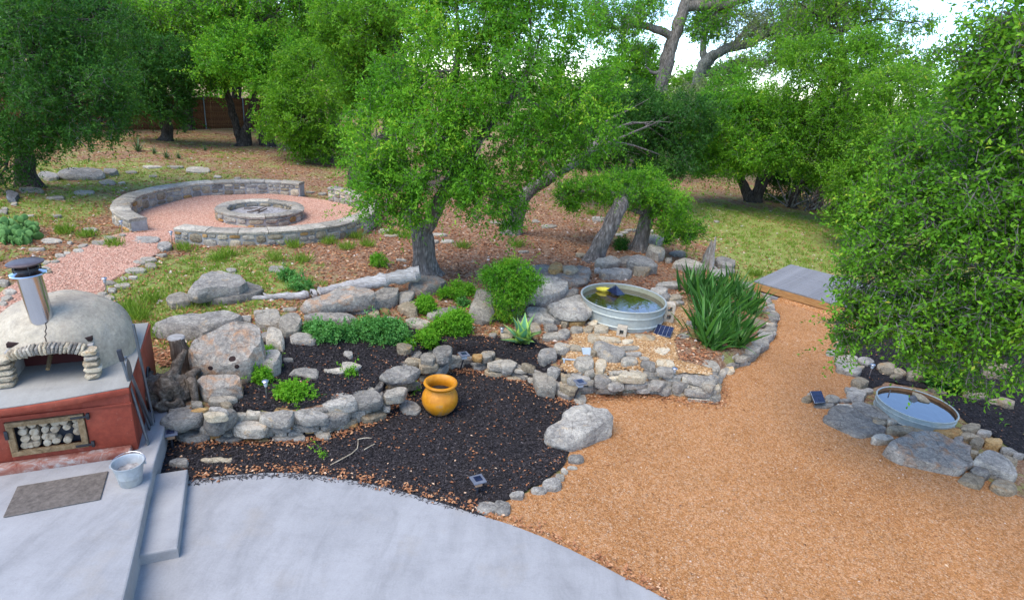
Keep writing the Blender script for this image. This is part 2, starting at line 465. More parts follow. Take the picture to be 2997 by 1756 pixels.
def galv(name, col, rough, metal):
    s = N(name); v = s.coord('Object')
    n1 = s.noise(v, 3, 5, .65, .3, (1, 1, .4)); cell = s.add('SeparateColor'); s.l(s.voro(v, 22), cell.inputs[0])
    c = s.mix(1.0, col, s.ramp(cell.outputs[0], [(0, .9), (1, 1.08)]), 'MULTIPLY')
    c = s.mix(s.ramp(n1, [(.5, 0.0), (.72, .5)]), c, (.46, .42, .31))
    return s.out(c, rough, s.bump(n1, .08, .01), metal, .4)
galv('galvanised', (.40, .43, .40), .5, .35)
galv('galv_inside', (.30, .29, .19), .6, .1)
galv('galv_bucket', (.40, .42, .42), .55, .25)
simple('rust_inside', (.20, .10, .045), .8, 0, .2, 14, .5)
simple('chimney_steel', (.62, .63, .64), .17, 1.0, .5, 3, .06, .05, .004)
simple('cap_steel', (.17, .125, .115), .4, .7, .4, 12, .3)
simple('dark_metal', (.055, .055, .06), .5, .6, .4)
simple('tool_metal', (.16, .18, .20), .4, .7, .4)
simple('steel', (.5, .5, .52), .3, .9, .5)
simple('black_plastic', (.03, .032, .04), .45)
simple('lamp_grey', (.13, .14, .17), .5)
simple('lamp_glass', (.42, .44, .46), .25)
simple('lamp_amber', (.42, .25, .15), .35)
simple('soot_and_shade', (.03, .016, .014), .95)  # also paints the shade of the boulder holes and the oven niche
simple('door_red', (.065, .012, .011), .7)
simple('yellow_float', (.62, .50, .05), .6)
simple('cinder', (.46, .39, .30), .95, 0, .1, 26, .35, .5)
simple('pvc', (.36, .42, .46), .5)
simple('white_frame', (.68, .70, .74), .4)
simple('pot_soil', (.032, .024, .02), .95, 0, .1, 25, .5, .6)
simple('ash', (.30, .28, .27), .95, 0, .1, 14, .7, .8, .03)
simple('mortar', (.36, .34, .31), .95, 0, .1, 12, .3, .5)
simple('mat_rubber', (.135, .115, .098), .92, 0, .15, 22, .45, .4)
simple('cactus', (.10, .22, .05), .6, 0, .3, 10, .3)
simple('post_metal', (.22, .27, .28), .6, .3)
def cell_mat():
    s = N('solar_cell'); v = s.coord('Object')
    n = s.noise(v, 14, 3, .6)
    return s.out(s.ramp(n, [(.3, (.008, .011, .03)), (.7, (.022, .03, .07))]), .18, None, 0, .5)
cell_mat()
def pot_mat():
    s = N('pot_glaze'); v = s.coord('Object')
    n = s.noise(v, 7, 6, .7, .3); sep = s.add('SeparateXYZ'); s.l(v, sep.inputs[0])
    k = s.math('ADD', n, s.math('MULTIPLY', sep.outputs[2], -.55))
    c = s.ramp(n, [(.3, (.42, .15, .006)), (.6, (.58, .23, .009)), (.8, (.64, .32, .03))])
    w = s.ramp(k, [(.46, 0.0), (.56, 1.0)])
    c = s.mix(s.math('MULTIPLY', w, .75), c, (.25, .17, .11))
    return s.out(c, .45, s.bump(n, .2, .01), 0, .4)
pot_mat()
def water(name, deep):
    s = N(name); v = s.coord('Object')
    n = s.noise(v, 9, 3, .55, .8, (1, .45, 1))
    nb = s.bump(n, .10, .02)
    s.out(deep, .04, nb, 0, .5)
    gl = s.add('BsdfGlossy'); gl.inputs['Roughness'].default_value = .02; s.l(nb, gl.inputs['Normal'])
    fr = s.add('Fresnel'); fr.inputs['IOR'].default_value = 3.4; s.l(nb, fr.inputs['Normal'])
    mx = s.add('MixShader'); s.l(fr.outputs[0], mx.inputs[0]); s.l(s.b.outputs[0], mx.inputs[1]); s.l(gl.outputs[0], mx.inputs[2]); s.l(mx.outputs[0], s.o.inputs[0])
    return s.m
water('water_brown', (.05, .032, .010))
water('water_dark', (.014, .014, .012))
def strap_mat(name, edge, mid):
    s = N(name); v = s.coord('UV')
    sep = s.add('SeparateXYZ'); s.l(v, sep.inputs[0])
    k = s.math('ABSOLUTE', s.math('SUBTRACT', sep.outputs[0], .5))
    c = s.mix(s.ramp(k, [(.18, 0.0), (.42, 1.0)]), mid, edge)
    r = s.rand(); br = s.math('MULTIPLY_ADD', r, .7); br.node.inputs[2].default_value = .65
    c = s.mix(1.0, c, br, 'MULTIPLY')
    s.out(c, .45, None, 0, .35)
    tr = s.add('BsdfTranslucent'); s.l(c, tr.inputs[0]); mx = s.add('MixShader'); mx.inputs[0].default_value = .2
    s.l(s.b.outputs[0], mx.inputs[1]); s.l(tr.outputs[0], mx.inputs[2]); s.l(mx.outputs[0], s.o.inputs[0])
    return s.m
strap_mat('iris_leaf', (0.0372, 0.129, 0.021), (0.0806, 0.204, 0.028))
strap_mat('agave_leaf', (.40, .55, .10), (.10, .27, .14))
strap_mat('yucca_leaf', (.05, .10, .03), (.08, .15, .05))
M = MATS
# ================================================================ terrain
def smooth(t):
    t = np.clip(t, 0, 1); return t * t * (3 - 2 * t)
def sdist(P, X, Y):
    """signed distance to polygon P (n,2), positive inside; X,Y arrays"""
    P = np.asarray(P, float); X = np.asarray(X, float); Y = np.asarray(Y, float)
    d = np.full(X.shape, 1e18); ins = np.zeros(X.shape, bool)
    n = len(P)
    for i in range(n):
        a, b = P[i], P[(i + 1) % n]
        e = b - a; L = e @ e
        t = np.clip(((X - a[0]) * e[0] + (Y - a[1]) * e[1]) / max(L, 1e-12), 0, 1)
        d = np.minimum(d, (X - a[0] - t * e[0]) ** 2 + (Y - a[1] - t * e[1]) ** 2)
        c = ((a[1] > Y) != (b[1] > Y))
        with np.errstate(divide='ignore', invalid='ignore'):
            xi = a[0] + (Y - a[1]) * (b[0] - a[0]) / (b[1] - a[1] + 1e-15)
        ins ^= c & (X < xi)
    d = np.sqrt(d)
    return np.where(ins, d, -d)
WALL_BASE = [(392, 1078), (500, 1090), (620, 1088), (720, 1085), (790, 1078), (850, 1062), (925, 1034), (957, 1002), (992, 985),
             (1022, 948), (1045, 925), (1068, 900), (1110, 915), (1160, 912), (1205, 915), (1262, 932), (1320, 955), (1375, 985),
             (1410, 985), (1440, 977), (1500, 974), (1560, 972), (1620, 977), (1700, 987), (1768, 992), (1776, 945), (1800, 918), (1855, 893),
             (1905, 842), (1917, 792), (1895, 745), (1882, 718)]
_wb = [D(u, v, 0.0) for u, v in WALL_BASE]
RAISED = [(p.x, p.y) for p in _wb] + [(6.15, 13.55), (7.6, 12.3), (12, 11.5), (90, 11), (90, 160), (-120, 160), (-120, 8.6), (-6.6, 8.1), (-4.95, 7.25), (-4.15, 6.2)]
DECK_O = Vector((5.87, 14.05)); DECK_U = Vector((.748, -.663)); DECK_V = Vector((.663, .748))
def Hh(X, Y):
    X = np.asarray(X, float); Y = np.asarray(Y, float)
    d = sdist(RAISED, X, Y)
    e = smooth((X - 2.9) / 2.2)
    h0 = .36 * (1 - e) + .16 * e
    hb = .56 * (1 - e) + .24 * e
    h = h0 * smooth((d - .02) / .2) + (hb - h0) * smooth((d - .35) / 2.2)
    w = smooth((d - 1.5) / 3)
    h = h + w * (.035 * np.sin(X * .9 + 1.3) * np.cos(Y * .8) + .02 * np.sin(X * 2.3 + Y * 1.7)) - .11 * w * smooth((Y - 12.5) / 2.5) * (1 - e)
    far = smooth((Y - 24) / 20)
    h = h - .15 * far * w
    h = h + (d < 0) * .10 * smooth((Y - 8.5) / 4.5) * smooth((X - 3) / 2)
    return h
def hz(x, y):
    return float(Hh(np.array([x]), np.array([y]))[0])
_T = np.concatenate([np.arange(2.5, 22, .04), np.arange(22, 70, .25)])
def ground_hit(u, v):
    d = ray(u, v)
    t = _T / d[1]
    X = d[0] * t; Y = d[1] * t; Z = CZ + d[2] * t
    b = np.nonzero(Z <= Hh(X, Y))[0]
    i = b[0] if len(b) else len(_T) - 1
    return Vector((X[i], Y[i], hz(X[i], Y[i])))
def gD(u, v):
    return ground_hit(u * K, v * K)
def gF(fr, x, y):
    return ground_hit(*fx(fr, x, y))

FIRE_C = Vector((-7.2, 16.0)); 
def pxpoly(pts, z=None):
    out = []
    for u, v in pts:
        p = D(u, v, z) if z is not None else gD(u, v)
        out.append((p.x, p.y))
    return out
PATIO_EDGE = [(463, 1180), (560, 1168), (650, 1162), (720, 1161), (800, 1170), (880, 1182), (950, 1197), (1030, 1219), (1100, 1240), (1180, 1265), (1260, 1290),
              (1330, 1317), (1400, 1348), (1470, 1383), (1530, 1415), (1595, 1448), (1650, 1478)]
_pe = pxpoly(PATIO_EDGE, .03)
PATIO = _pe + [(2.9, 3.0), (4.2, 1.6), (4.6, -3.0), (-2.8, -3.0), (-3.2, 3.2), (-3.6, 5.0)]
GRAVEL = pxpoly([(1165, 1268), (1290, 1215), (1375, 1170), (1400, 1120), (1420, 1010), (1410, 985), (1450, 972), (1600, 972), (1760, 985), (1770, 930), (1860, 885), (1900, 840),
                 (1910, 790), (1890, 745), (1870, 705)], 0.0) + [(6.2, 14.0), (8.2, 12.2)] + pxpoly([(2080, 850), (2110, 950), (2120, 1000), (2200, 1070), (2420, 1180), (2520, 1230)], 0.0) + \
         [(9.5, 5.0), (9.5, -2.5), (4.7, -3.0), (4.0, 1.5), (2.8, 2.8)] + [(x, y - .12) for x, y in _pe[::-1]][:9]
MULCH_LOW = pxpoly([(385, 1085), (395, 1170), (455, 1200), (560, 1185), (700, 1178), (850, 1192), (1000, 1225), (1180, 1275), (1240, 1235), (1330, 1190), (1395, 1140), (1400, 1080),
                    (1425, 1000), (1420, 975), (1330, 940), (1260, 915), (1160, 895), (1070, 885), (1000, 950), (930, 1020), (840, 1050), (700, 1075), (500, 1080)], 0.02)
MULCH_UP = pxpoly([(600, 985), (590, 900), (660, 830), (740, 815), (1000, 800), (1060, 830), (1200, 830), (1290, 825), (1350, 855), (1385, 880), (1345, 930), (1230, 915), (1130, 890), (1050, 890), (985, 935), (930, 985), (850, 1010), (700, 1035), (540, 1040), (510, 1000)])
MULCH_R = pxpoly([(2080, 830), (2110, 930), (2140, 960), (2180, 940), (2300, 960), (2380, 1040), (2460, 1080), (2520, 1130), (2700, 1190), (2900, 1190), (3050, 1130), (3120, 1030), (3050, 930), (2900, 860), (2700, 820), (2450, 795), (2250, 790)], .02)
PEBBLE = pxpoly([(1385, 900), (1400, 850), (1420, 800), (1500, 815), (1600, 830), (1640, 790), (1690, 740), (1700, 780), (1660, 840), (1670, 890), (1760, 935), (1765, 970), (1600, 955), (1420, 955), (1370, 935)])
PINKPATH = pxpoly([(-60, 760), (20, 710), (100, 665), (180, 622), (255, 590), (300, 575), (355, 575), (400, 570), (420, 590), (385, 630), (320, 670), (260, 705), (255, 740), (200, 790), (-60, 850)])
ZONES = []
def zone(name, poly, mat, lift, step, label=None, kind='structure', hfun=None, jit=0.0, seed=1):
    rnd = random.Random(seed)
    P = np.array(poly, float)
    # resample the outline so that edges follow the ground
    pts = []
    for i in range(len(P)):
        a, b = P[i], P[(i + 1) % len(P)]
        L = np.hypot(*(b - a)); n = max(1, int(L / max(step, .08)))
        if L > 4: n = max(1, int(L / .5))
        for k in range(n):
            q = a + (b - a) * k / n
            if jit and L < 4: q = q + np.array([rnd.uniform(-jit, jit), rnd.uniform(-jit, jit)])
            pts.append(q)
    B = np.array(pts)
    x0, y0 = B.min(0); x1, y1 = B.max(0)
    gx, gy = np.meshgrid(np.arange(x0, x1, step), np.arange(y0, y1, step))
    gx = gx.ravel(); gy = gy.ravel()
    k = sdist(B, gx, gy) > step * .45
    inner = np.stack([gx[k], gy[k]], 1)
    allp = [Vector((float(a), float(b))) for a, b in np.concatenate([B, inner])]
    nb = len(B)
    r = delaunay_2d_cdt(allp, [(i, (i + 1) % nb) for i in range(nb)], [list(range(nb))], 1, 1e-5)
    V = np.array([(v.x, v.y) for v in r[0]])
    Z = (Hh(V[:, 0], V[:, 1]) if hfun is None else hfun(V[:, 0], V[:, 1])) + lift
    fs = [tuple(f) for f in r[2]]
    me = pmesh(np.column_stack([V, Z]), fs, True)
    # make faces look up
    bm = bmesh.new(); bm.from_mesh(me); bmesh.ops.recalc_face_normals(bm, faces=bm.faces[:])
    if sum(f.normal.z for f in bm.faces) < 0: bmesh.ops.reverse_faces(bm, faces=bm.faces[:])
    bm.to_mesh(me); bm.free()
    o = link(name, me, M[mat]); tag(o, label, None, None, kind)
    ZONES.append(P)
    return o

zone('gravel_path', GRAVEL, 'gravel_orange', .012, .12, 'orange crushed granite path and yard', jit=.02)
zone('mulch_bed', MULCH_LOW, 'mulch', .022, .10, 'black bark mulch bed around the orange pot', jit=.03)
zone('mulch_bed', MULCH_UP, 'mulch', .016, .10, 'black bark mulch on the raised bed with the green shrubs', jit=.03)
zone('mulch_bed', MULCH_R, 'mulch', .018, .12, 'black bark mulch under the overhanging oak beside the small tank', jit=.03)
zone('pebble_bed', PEBBLE, 'pebble_bed', .014, .10, 'orange pebbles below the large stock tank', jit=.03)
zone('pink_gravel_path', PINKPATH, 'gravel_pink', .014, .15, 'pink gravel path leading to the fire ring', jit=.03)
_fc = [(FIRE_C.x + 3.0 * math.cos(a * math.pi / 36), FIRE_C.y + 3.0 * math.sin(a * math.pi / 36)) for a in range(72)]
zone('fire_ring_gravel', _fc, 'gravel_pink', .022, .25, 'pink gravel floor inside the stone seating ring')
_gap = pxpoly([(340, 560), (425, 560), (430, 600), (340, 590)])
zone('pink_gravel_path', _gap, 'gravel_pink', .018, .2, 'pink gravel in the ring entrance')

# ---- the ground sheet
def axis(lo, hi, a, b, fine, coarse_growth):
    mid = list(np.arange(a, b + 1e-6, fine))
    left = []; s = fine; x = a
    while x > lo: s *= coarse_growth; x -= s; left.append(x)
    right = []; s = fine; x = mid[-1]
    while x < hi: s *= coarse_growth; x += s; right.append(x)
    return np.array(left[::-1] + mid + right)
gx = axis(-600, 600, -12, 9.5, .1, 1.12)
gy = axis(-60, 900, 3.0, 21, .1, 1.12)
GX, GY = np.meshgrid(gx, gy)
GZ = Hh(GX, GY)
low = np.zeros(GX.shape)
for P in ZONES + [np.array(PATIO)]:
    s_ = sdist(P, GX, GY)
    low = np.maximum(low, smooth((s_ - .03) / .10))
GZ = GZ - .07 * low
nx, ny = len(gx), len(gy)
idx = np.arange(nx * ny).reshape(ny, nx)
F_ = np.stack([idx[:-1, :-1], idx[:-1, 1:], idx[1:, 1:], idx[1:, :-1]], -1).reshape(-1, 4)
me = bpy.data.meshes.new('ground')
me.from_pydata(np.stack([GX, GY, GZ], -1).reshape(-1, 3).tolist(), [], F_.tolist())
me.update(); me.shade_smooth()
def grassmask(X, Y):
    g = .40 + 0 * X
    # left slope between oven and ring, path verges
    g = np.maximum(g, .95 * np.exp(-(((X + 5.6) / 2.6) ** 2 + ((Y - 10.6) / 2.6) ** 2)))
    g = np.maximum(g, .80 * np.exp(-(((X + 12.5) / 2.6) ** 2 + ((Y - 14.5) / 4.0) ** 2)))
    g = np.maximum(g, .72 * np.exp(-(((X + 13.5) / 6.0) ** 2 + ((Y - 20) / 5.0) ** 2)))
    # lawn to the right beyond the deck
    g = np.maximum(g, .92 * smooth((X - 4.0 + (Y - 16) * -.12) / 3.0) * smooth((Y - 12.5) / 2.0) * smooth((27 - Y + (X - 8) * -.2) / 3.0))
    g = np.maximum(g, .85 * smooth((Y - 34) / 8) * smooth(X / 4))
    # leaf litter heap below the central trees
    g = g - .75 * np.exp(-(((X - .2) / 3.2) ** 2 + ((Y - 13.3) / 3.0) ** 2)) - .35 * np.exp(-(((X + 2.0) / 3.0) ** 2 + ((Y - 19) / 4.0) ** 2))
    return np.clip(g, 0, 1)
a_ = me.attributes.new('grass', 'FLOAT', 'POINT')
a_.data.foreach_set('value', grassmask(GX, GY).astype(np.float32).ravel())
o = link('ground', me, M['ground']); tag(o, 'yard of leaf litter and thin grass', None, None, 'structure')

# ---------------------------------------------------------------- concrete
def slab(name, poly, z0, z1, mat, label, bev=.02):
    bm = bmesh.new()
    vs_ = [bm.verts.new((x, y, z1)) for x, y in poly]
    f = bm.faces.new(vs_)
    if f.normal.z < 0: f.normal_flip()
    bm.normal_update()
    if f.normal.z < 0: f.normal_flip()
    r = bmesh.ops.extrude_face_region(bm, geom=[f])
    nv = [g for g in r['geom'] if isinstance(g, bmesh.types.BMVert)]
    for v in nv: v.co.z = z0
    bmesh.ops.recalc_face_normals(bm, faces=bm.faces[:])
    te = [e for e in bm.edges if all(abs(v.co.z - z1) < 1e-5 for v in e.verts)]
    if bev: bmesh.ops.bevel(bm, geom=te, offset=bev, segments=2, affect='EDGES', profile=.5)
    o = link(name, bm_done(bm), M[mat])
    tag(o, label, None, None, 'structure')
    return o
slab('lower_patio', PATIO, -.12, .03, 'concrete', 'pale concrete patio with a curved edge', .012)
UPPER = [(-2.30, 2.10), (-3.0, 3.675), (-3.32, 4.405), (-3.56, 4.93), (-3.67, 5.19), (-3.80, 5.47), (-3.98, 5.93), (-4.55, 7.2), (-6.6, 6.6), (-12.0, 3.6), (-12, -3), (-2.3, -3)]
slab('upper_patio', UPPER, -.1, .30, 'concrete', 'raised concrete patio in front of the oven', .018)
STEP = [(-3.290, 4.293), (-2.985, 4.428), (-3.512, 5.585), (-3.815, 5.452)]
_st = slab('concrete_step', STEP, -.05, .15, 'concrete', 'concrete step between the two patio levels', .018)
# ================================================================ rocks
def chaikin(P, k=1, w=.78):
    for _ in range(k):
        Q = []
        for i in range(len(P)):
            a, b = P[i], P[(i + 1) % len(P)]
            Q.append(a * w + b * (1 - w)); Q.append(a * (1 - w) + b * w)
        P = Q
    return P
def resample(P, n):
    L = [0.0]
    m = len(P)
    for i in range(m): L.append(L[-1] + (P[(i + 1) % m] - P[i]).length)
    out = []; j = 0
    for k in range(n):
        s = L[-1] * k / n
        while L[j + 1] < s: j += 1
        t = (s - L[j]) / max(L[j + 1] - L[j], 1e-9)
        out.append(P[j].lerp(P[(j + 1) % m], t))
    return out
def rock_mesh(top, zb, seed, n, rough=.05, round_=1.0):
    """top: world outline (z = top edge height); zb: bottom height. Returns mesh (local), origin."""
    rnd = random.Random(seed)
    P0 = [Vector(p) for p in top]
    P = resample(chaikin(P0, 1, .88) if n < 24 else chaikin(P0, 2, .84), n)
    c = sum(P, Vector()) / n
    gr = 1.13 if n < 24 else 1.07
    P = [Vector((c.x + (p.x - c.x) * gr, c.y + (p.y - c.y) * gr, p.z)) for p in P]
    org = Vector((c.x, c.y, zb))
    size = max((p - c).length for p in P)
    th = max(c.z - zb, .02)
    k = min(.10, .22 * th / max(size, .01)) * round_
    if n >= 24:
        prof = [(0, .90, 0), (.18, .98, 0), (.42, 1.03, 0), (.68, 1.03, 0), (.88, 1.0, 0), (1.0, 1.0 - k * .5, 0), (1.0, .82, .0), (1.0, .62, .02), (1.0, .42, .03), (1.0, .2, .03)]
    else:
        prof = [(0, .90, 0), (.3, 1.0, 0), (.84, 1.02, 0), (1.0, 1.0 - k, 0), (1.0, .55, .02)]
    so = Vector((rnd.uniform(0, 90), rnd.uniform(0, 90), rnd.uniform(0, 90)))
    tilt = Vector((rnd.uniform(-1, 1), rnd.uniform(-1, 1), 0)) * th * .16 / size
    V = []
    def disp(v, w=1.0):
        q = v + so
        f1 = 1.6 / max(size, .05)
        d = Vector((noise.noise(q * f1), noise.noise(q * f1 + Vector((9, 1, 5))), noise.noise(q * f1 + Vector((3, 8, 2))) * .8)) * size * rough * 1.3
        d += Vector((noise.noise(q * f1 * 3.1), noise.noise(q * f1 * 3.1 + Vector((4, 4, 4))), noise.noise(q * f1 * 3.1 + Vector((7, 2, 9))) * .8)) * size * rough * .7
        if n >= 24:
            d += Vector((noise.noise(q * f1 * 6.5), noise.noise(q * f1 * 6.5 + Vector((4, 4, 4))), noise.noise(q * f1 * 6.5 + Vector((7, 2, 9))))) * size * rough * .4
        return v + d * w
    for (hz_, sc, up) in prof:
        for p in P:
            z = zb + (p.z - zb) * hz_ + up * th
            if sc < .9 and hz_ > 0: z = zb + ((p.z - c.z) * sc + c.z - zb) * hz_ + up * th
            q = Vector((c.x + (p.x - c.x) * sc, c.y + (p.y - c.y) * sc, z))
            if hz_ > .5: q.z += (q - c).dot(tilt)
            V.append(disp(q, .4 if hz_ == 0 else 1.0) - org)
    V.append(disp(Vector((c.x, c.y, c.z + .03 * th))) - org)
    # chisel flat facets
    ctr = Vector((0, 0, th * .5))
    for i in range(7 if n >= 24 else 5):
        a = rnd.uniform(0, 6.28); el = rnd.uniform(-.15, .75)
        nr = Vector((math.cos(a) * math.cos(el), math.sin(a) * math.cos(el), math.sin(el)))
        ext = max((v - ctr).dot(nr) for v in V)
        dcut = ext * rnd.uniform(.86, .97)
        for v in V:
            e = (v - ctr).dot(nr) - dcut
            if e > 0: v -= nr * e * .9
    F = []
    for r in range(len(prof) - 1):
        for i in range(n):
            j = (i + 1) % n
            F.append((r * n + i, r * n + j, (r + 1) * n + j, (r + 1) * n + i))
    last = (len(prof) - 1) * n
    for i in range(n): F.append((last + i, last + (i + 1) % n, len(V) - 1))
    F.append(tuple(range(n - 1, -1, -1)))
    me = bpy.data.meshes.new('rock')
    me.from_pydata([tuple(v) for v in V], [], F); me.update()
    bm = bmesh.new(); bm.from_mesh(me); bmesh.ops.recalc_face_normals(bm, faces=bm.faces[:]); bm.to_mesh(me); bm.free()
    me.shade_smooth(); me.set_sharp_from_angle(angle=R_(26))
    return me, org
RSEED = [100]
def stone(fr, sil, thick, mat='g', zb=None, slope=0.0, parent=None, name='stone', n=None, rough=.055, sink=.05, round_=1.0):
    """sil: outline polygon in the frame's pixels or (cx,cy,w,h,rot)"""
    RSEED[0] += 1
    rnd = random.Random(RSEED[0])
    if len(sil) <= 5 and not hasattr(sil[0], '__len__'):
        cx, cy, w, h = sil[:4]; rot = R_(sil[4]) if len(sil) > 4 else 0
        m = rnd.choice((5, 6, 6, 7)); ph = rnd.uniform(0, 6.3)
        pts = []
        for i in range(m):
            a = ph + 2 * math.pi * (i + rnd.uniform(-.3, .3)) / m
            rr = rnd.uniform(.84, 1.2)
            x = math.copysign(abs(math.cos(a)) ** .75, math.cos(a)) * w / 2 * rr; y = math.copysign(abs(math.sin(a)) ** .75, math.sin(a)) * h / 2 * rr
            pts.append((cx + x * math.cos(rot) - y * math.sin(rot), cy + x * math.sin(rot) + y * math.cos(rot)))
    else:
        pts = sil
    px = [fx(fr, *p) for p in pts]
    vmin = min(p[1] for p in px); vmax = max(p[1] for p in px)
    cu = sum(p[0] for p in px) / len(px)
    g = ground_hit(cu, vmax)
    if zb is None: zb = g.z
    b = at(cu, vmax, zb)
    fpx = thick * FPX / depth(b) * .88
    fpx = min(fpx * (.8 if parent is not None else .9), .40 * (vmax - vmin)); thick = min(thick, fpx * depth(b) / FPX / .88 + .015)
    top = []
    for u, v in px:
        rel = (v - vmin) / (vmax - vmin)
        top.append(at(u, v - fpx * rel, zb + thick + slope * (1 - rel)))
    wpx = max(p[0] for p in px) - min(p[0] for p in px)
    if n is None: n = 14 if wpx < 60 else (20 if wpx < 95 else 36)
    me, org = rock_mesh(top, zb - sink, RSEED[0], n, rough, round_)
    o = link(name, me, M['rock_' + mat], None, org)
    if parent is not None:
        o.parent = parent; o.location = org - parent.location
    return o
def stones(fr, lst, parent, zb=None, thick=.14, mat='g', **kw):
    for s in lst:
        t, m = thick, mat
        s = list(s)
        if isinstance(s[-1], str): m = s.pop()
        if len(s) > 5: t = s.pop()
        stone(fr, s, t, m, zb, parent=parent, **kw)
def walling(name, label, cat, loc):
    o = empty(name, loc); tag(o, label, cat); return o

def wall_fill(W, pts, seed, courses=3, ch=.115, pal='gglgtlgo'):
    rnd = random.Random(seed)
    P = [Vector((p.x, p.y)) for p in pts]
    L = [0.0]
    for a, b in zip(P, P[1:]): L.append(L[-1] + (b - a).length)
    def pos(s):
        s = max(0, min(L[-1] - 1e-4, s))
        i = max(k for k in range(len(L) - 1) if L[k] <= s)
        t = (s - L[i]) / (L[i + 1] - L[i]); d = (P[i + 1] - P[i]).normalized()
        return P[i].lerp(P[i + 1], t), d
    for c in range(courses):
        s = rnd.uniform(0, .1)
        while s < L[-1]:
            l = rnd.uniform(.15, .36)
            p, d = pos(s + l / 2); nrm = Vector((-d.y, d.x))
            q = p + nrm * (.05 + .045 * c + rnd.uniform(-.02, .02))
            z0 = c * ch; h = ch * rnd.uniform(.8, 1.05); dp = rnd.uniform(.16, .24)
            top = []
            for (x, y) in ((-.5, -.45), (-.1, -.55), (.35, -.5), (.5, -.1), (.42, .5), (-.45, .5)):
                w = q + d * (x + rnd.uniform(-.06, .06)) * l + nrm * (y + .45 + rnd.uniform(-.08, .08)) * dp
                top.append(Vector((w.x, w.y, z0 + h + rnd.uniform(-.008, .008))))
            me, org = rock_mesh(top, z0 - .015, seed * 1000 + int(s * 100) + c * 7, 14, .05)
            o = link('stone', me, M['rock_' + rnd.choice(pal)]); o.parent = W; o.location = org - W.location
            s += l * .95
# ---- left retaining wall (frame a)
W = walling('dry_stone_wall', 'dry stacked grey limestone retaining wall between the oven and the orange pot', 'stone wall', gF('a', 1000, 610))
wall_fill(W, _wb[0:11], 31)
stones('a', [(400, 545, 330, 150, 0, .24), (720, 575, 270, 90), (970, 590, 230, 55, 'o'), (1240, 575, 200, 90), (1365, 580, 110, 80), (1590, 545, 125, 120, 0, .14, 'l'), (1180, 530, 180, 80),
             (1430, 490, 210, 110, 0, .2, 't'), (1750, 440, 310, 125, -20, .18, 't'), (1850, 450, 120, 80, -10, .1, 'o'), (2040, 365, 235, 150, -20, .2, 't')], W, 0.0, .15, 'g', sink=.03)
stones('a', [(905, 490, 350, 150, 4, .17, 'l'), (1130, 465, 390, 95, 0, .12), (1440, 450, 240, 80), (1710, 380, 340, 140, -25), (2080, 255, 200, 90, -22), (1930, 320, 130, 60, -20), (2180, 285, 70, 60), (560, 470, 260, 120)], W, .14, .14, 'g', sink=.03)
for s, t, m in [([(85, 450), (170, 370), (300, 285), (420, 320), (480, 360), (450, 420), (330, 470), (230, 490)], .13, 'g'),
                ((635, 400, 310, 230), .22, 'g'), ((1170, 395, 290, 150), .15, 'g'), ((1490, 385, 350, 140, 3), .15, 'g'), ((1750, 245, 310, 200, -20), .14, 'g'), ((2000, 215, 285, 165, -10), .14, 'g'),
                ((2270, 170, 250, 130, -15), .12, 'l'), ((1860, 105, 160, 110), .1, 'l'), ((1110, 270, 190, 80), .1, 'g'), ((1300, 275, 195, 80), .1, 'g'), ((1500, 300, 240, 60), .07, 'l'), ((1510, 250, 170, 45), .06, 't'),
                ((880, 335, 200, 80), .08, 'g'), ((1050, 330, 150, 45), .06, 'g'), ((950, 265, 170, 60), .08, 'g'), ((1600, 185, 180, 80, -15), .08, 't')]:
    stone('a', s, t, m, .26, parent=W, sink=.03)
for s, t, m, z in [((605, 360, 200, 85), .08, 'c', .46), ((635, 318, 180, 80), .06, 'g', .47), ((430, 265, 110, 80), .1, 'l', .36), ((450, 315, 150, 45), .06, 'o', .36), ((675, 225, 245, 110), .14, 'l', .38), ((705, 275, 120, 70), .08, 't', .40)]:
    stone('a', s, t, m, z, parent=W, sink=.03)
# ---- wall behind the pot (frame b)
W = walling('dry_stone_wall', 'low dry stacked stone edge behind the orange pot, below the agave', 'stone wall', gF('b', 1300, 1010))
wall_fill(W, _wb[10:18], 32, 2)
for s, t, m, z in [((880, 1165, 150, 100), .16, 'g', 0), ((700, 1215, 220, 70, -12), .1, 't', .1), ((430, 1230, 100, 70), .1, 'o', .2), ((560, 1205, 220, 50), .06, 't', .24),
                   ([(390, 1150), (470, 1080), (590, 1030), (780, 1020), (800, 1080), (770, 1150), (620, 1195), (480, 1190)], .10, 'g', .34),
                   ((985, 1045, 195, 140, -30), .14, 'g', .12), ((900, 1010, 210, 110, -10), .12, 't', .26), ((730, 975, 230, 95, -5), .1, 't', .32), ((890, 940, 165, 130), .14, 'l', .36), ((1045, 890, 185, 180, -20), .14, 'g', .36),
                   ([(1080, 990), (1130, 870), (1200, 815), (1300, 860), (1360, 980), (1330, 1030), (1130, 1030)], .3, 's', .02),
                   ((1430, 1015, 145, 105), .18, 'g', .02), ((1510, 915, 150, 110), .14, 'l', .2), ((1660, 1000, 295, 115, 5), .14, 'l', .17), ((1630, 1095, 255, 90, 6), .15, 't', .02), ((1555, 1040, 110, 40), .07, 'c', .14), ((1780, 1090, 115, 70), .12, 'g', .02),
                   ((1860, 1060, 150, 42), .07, 'l', .16), ((1910, 1120, 135, 90, 10), .15, 'l', .02), ((1790, 1150, 175, 52), .07, 'c', .0), ((1930, 1025, 155, 80, 15), .12, 't', .2), ((1400, 930, 100, 60), .08, 'o', .25), ((1700, 1065, 110, 50), .07, 'g', .13)]:
    stone('b', s, t, m, z, parent=W, sink=.03)
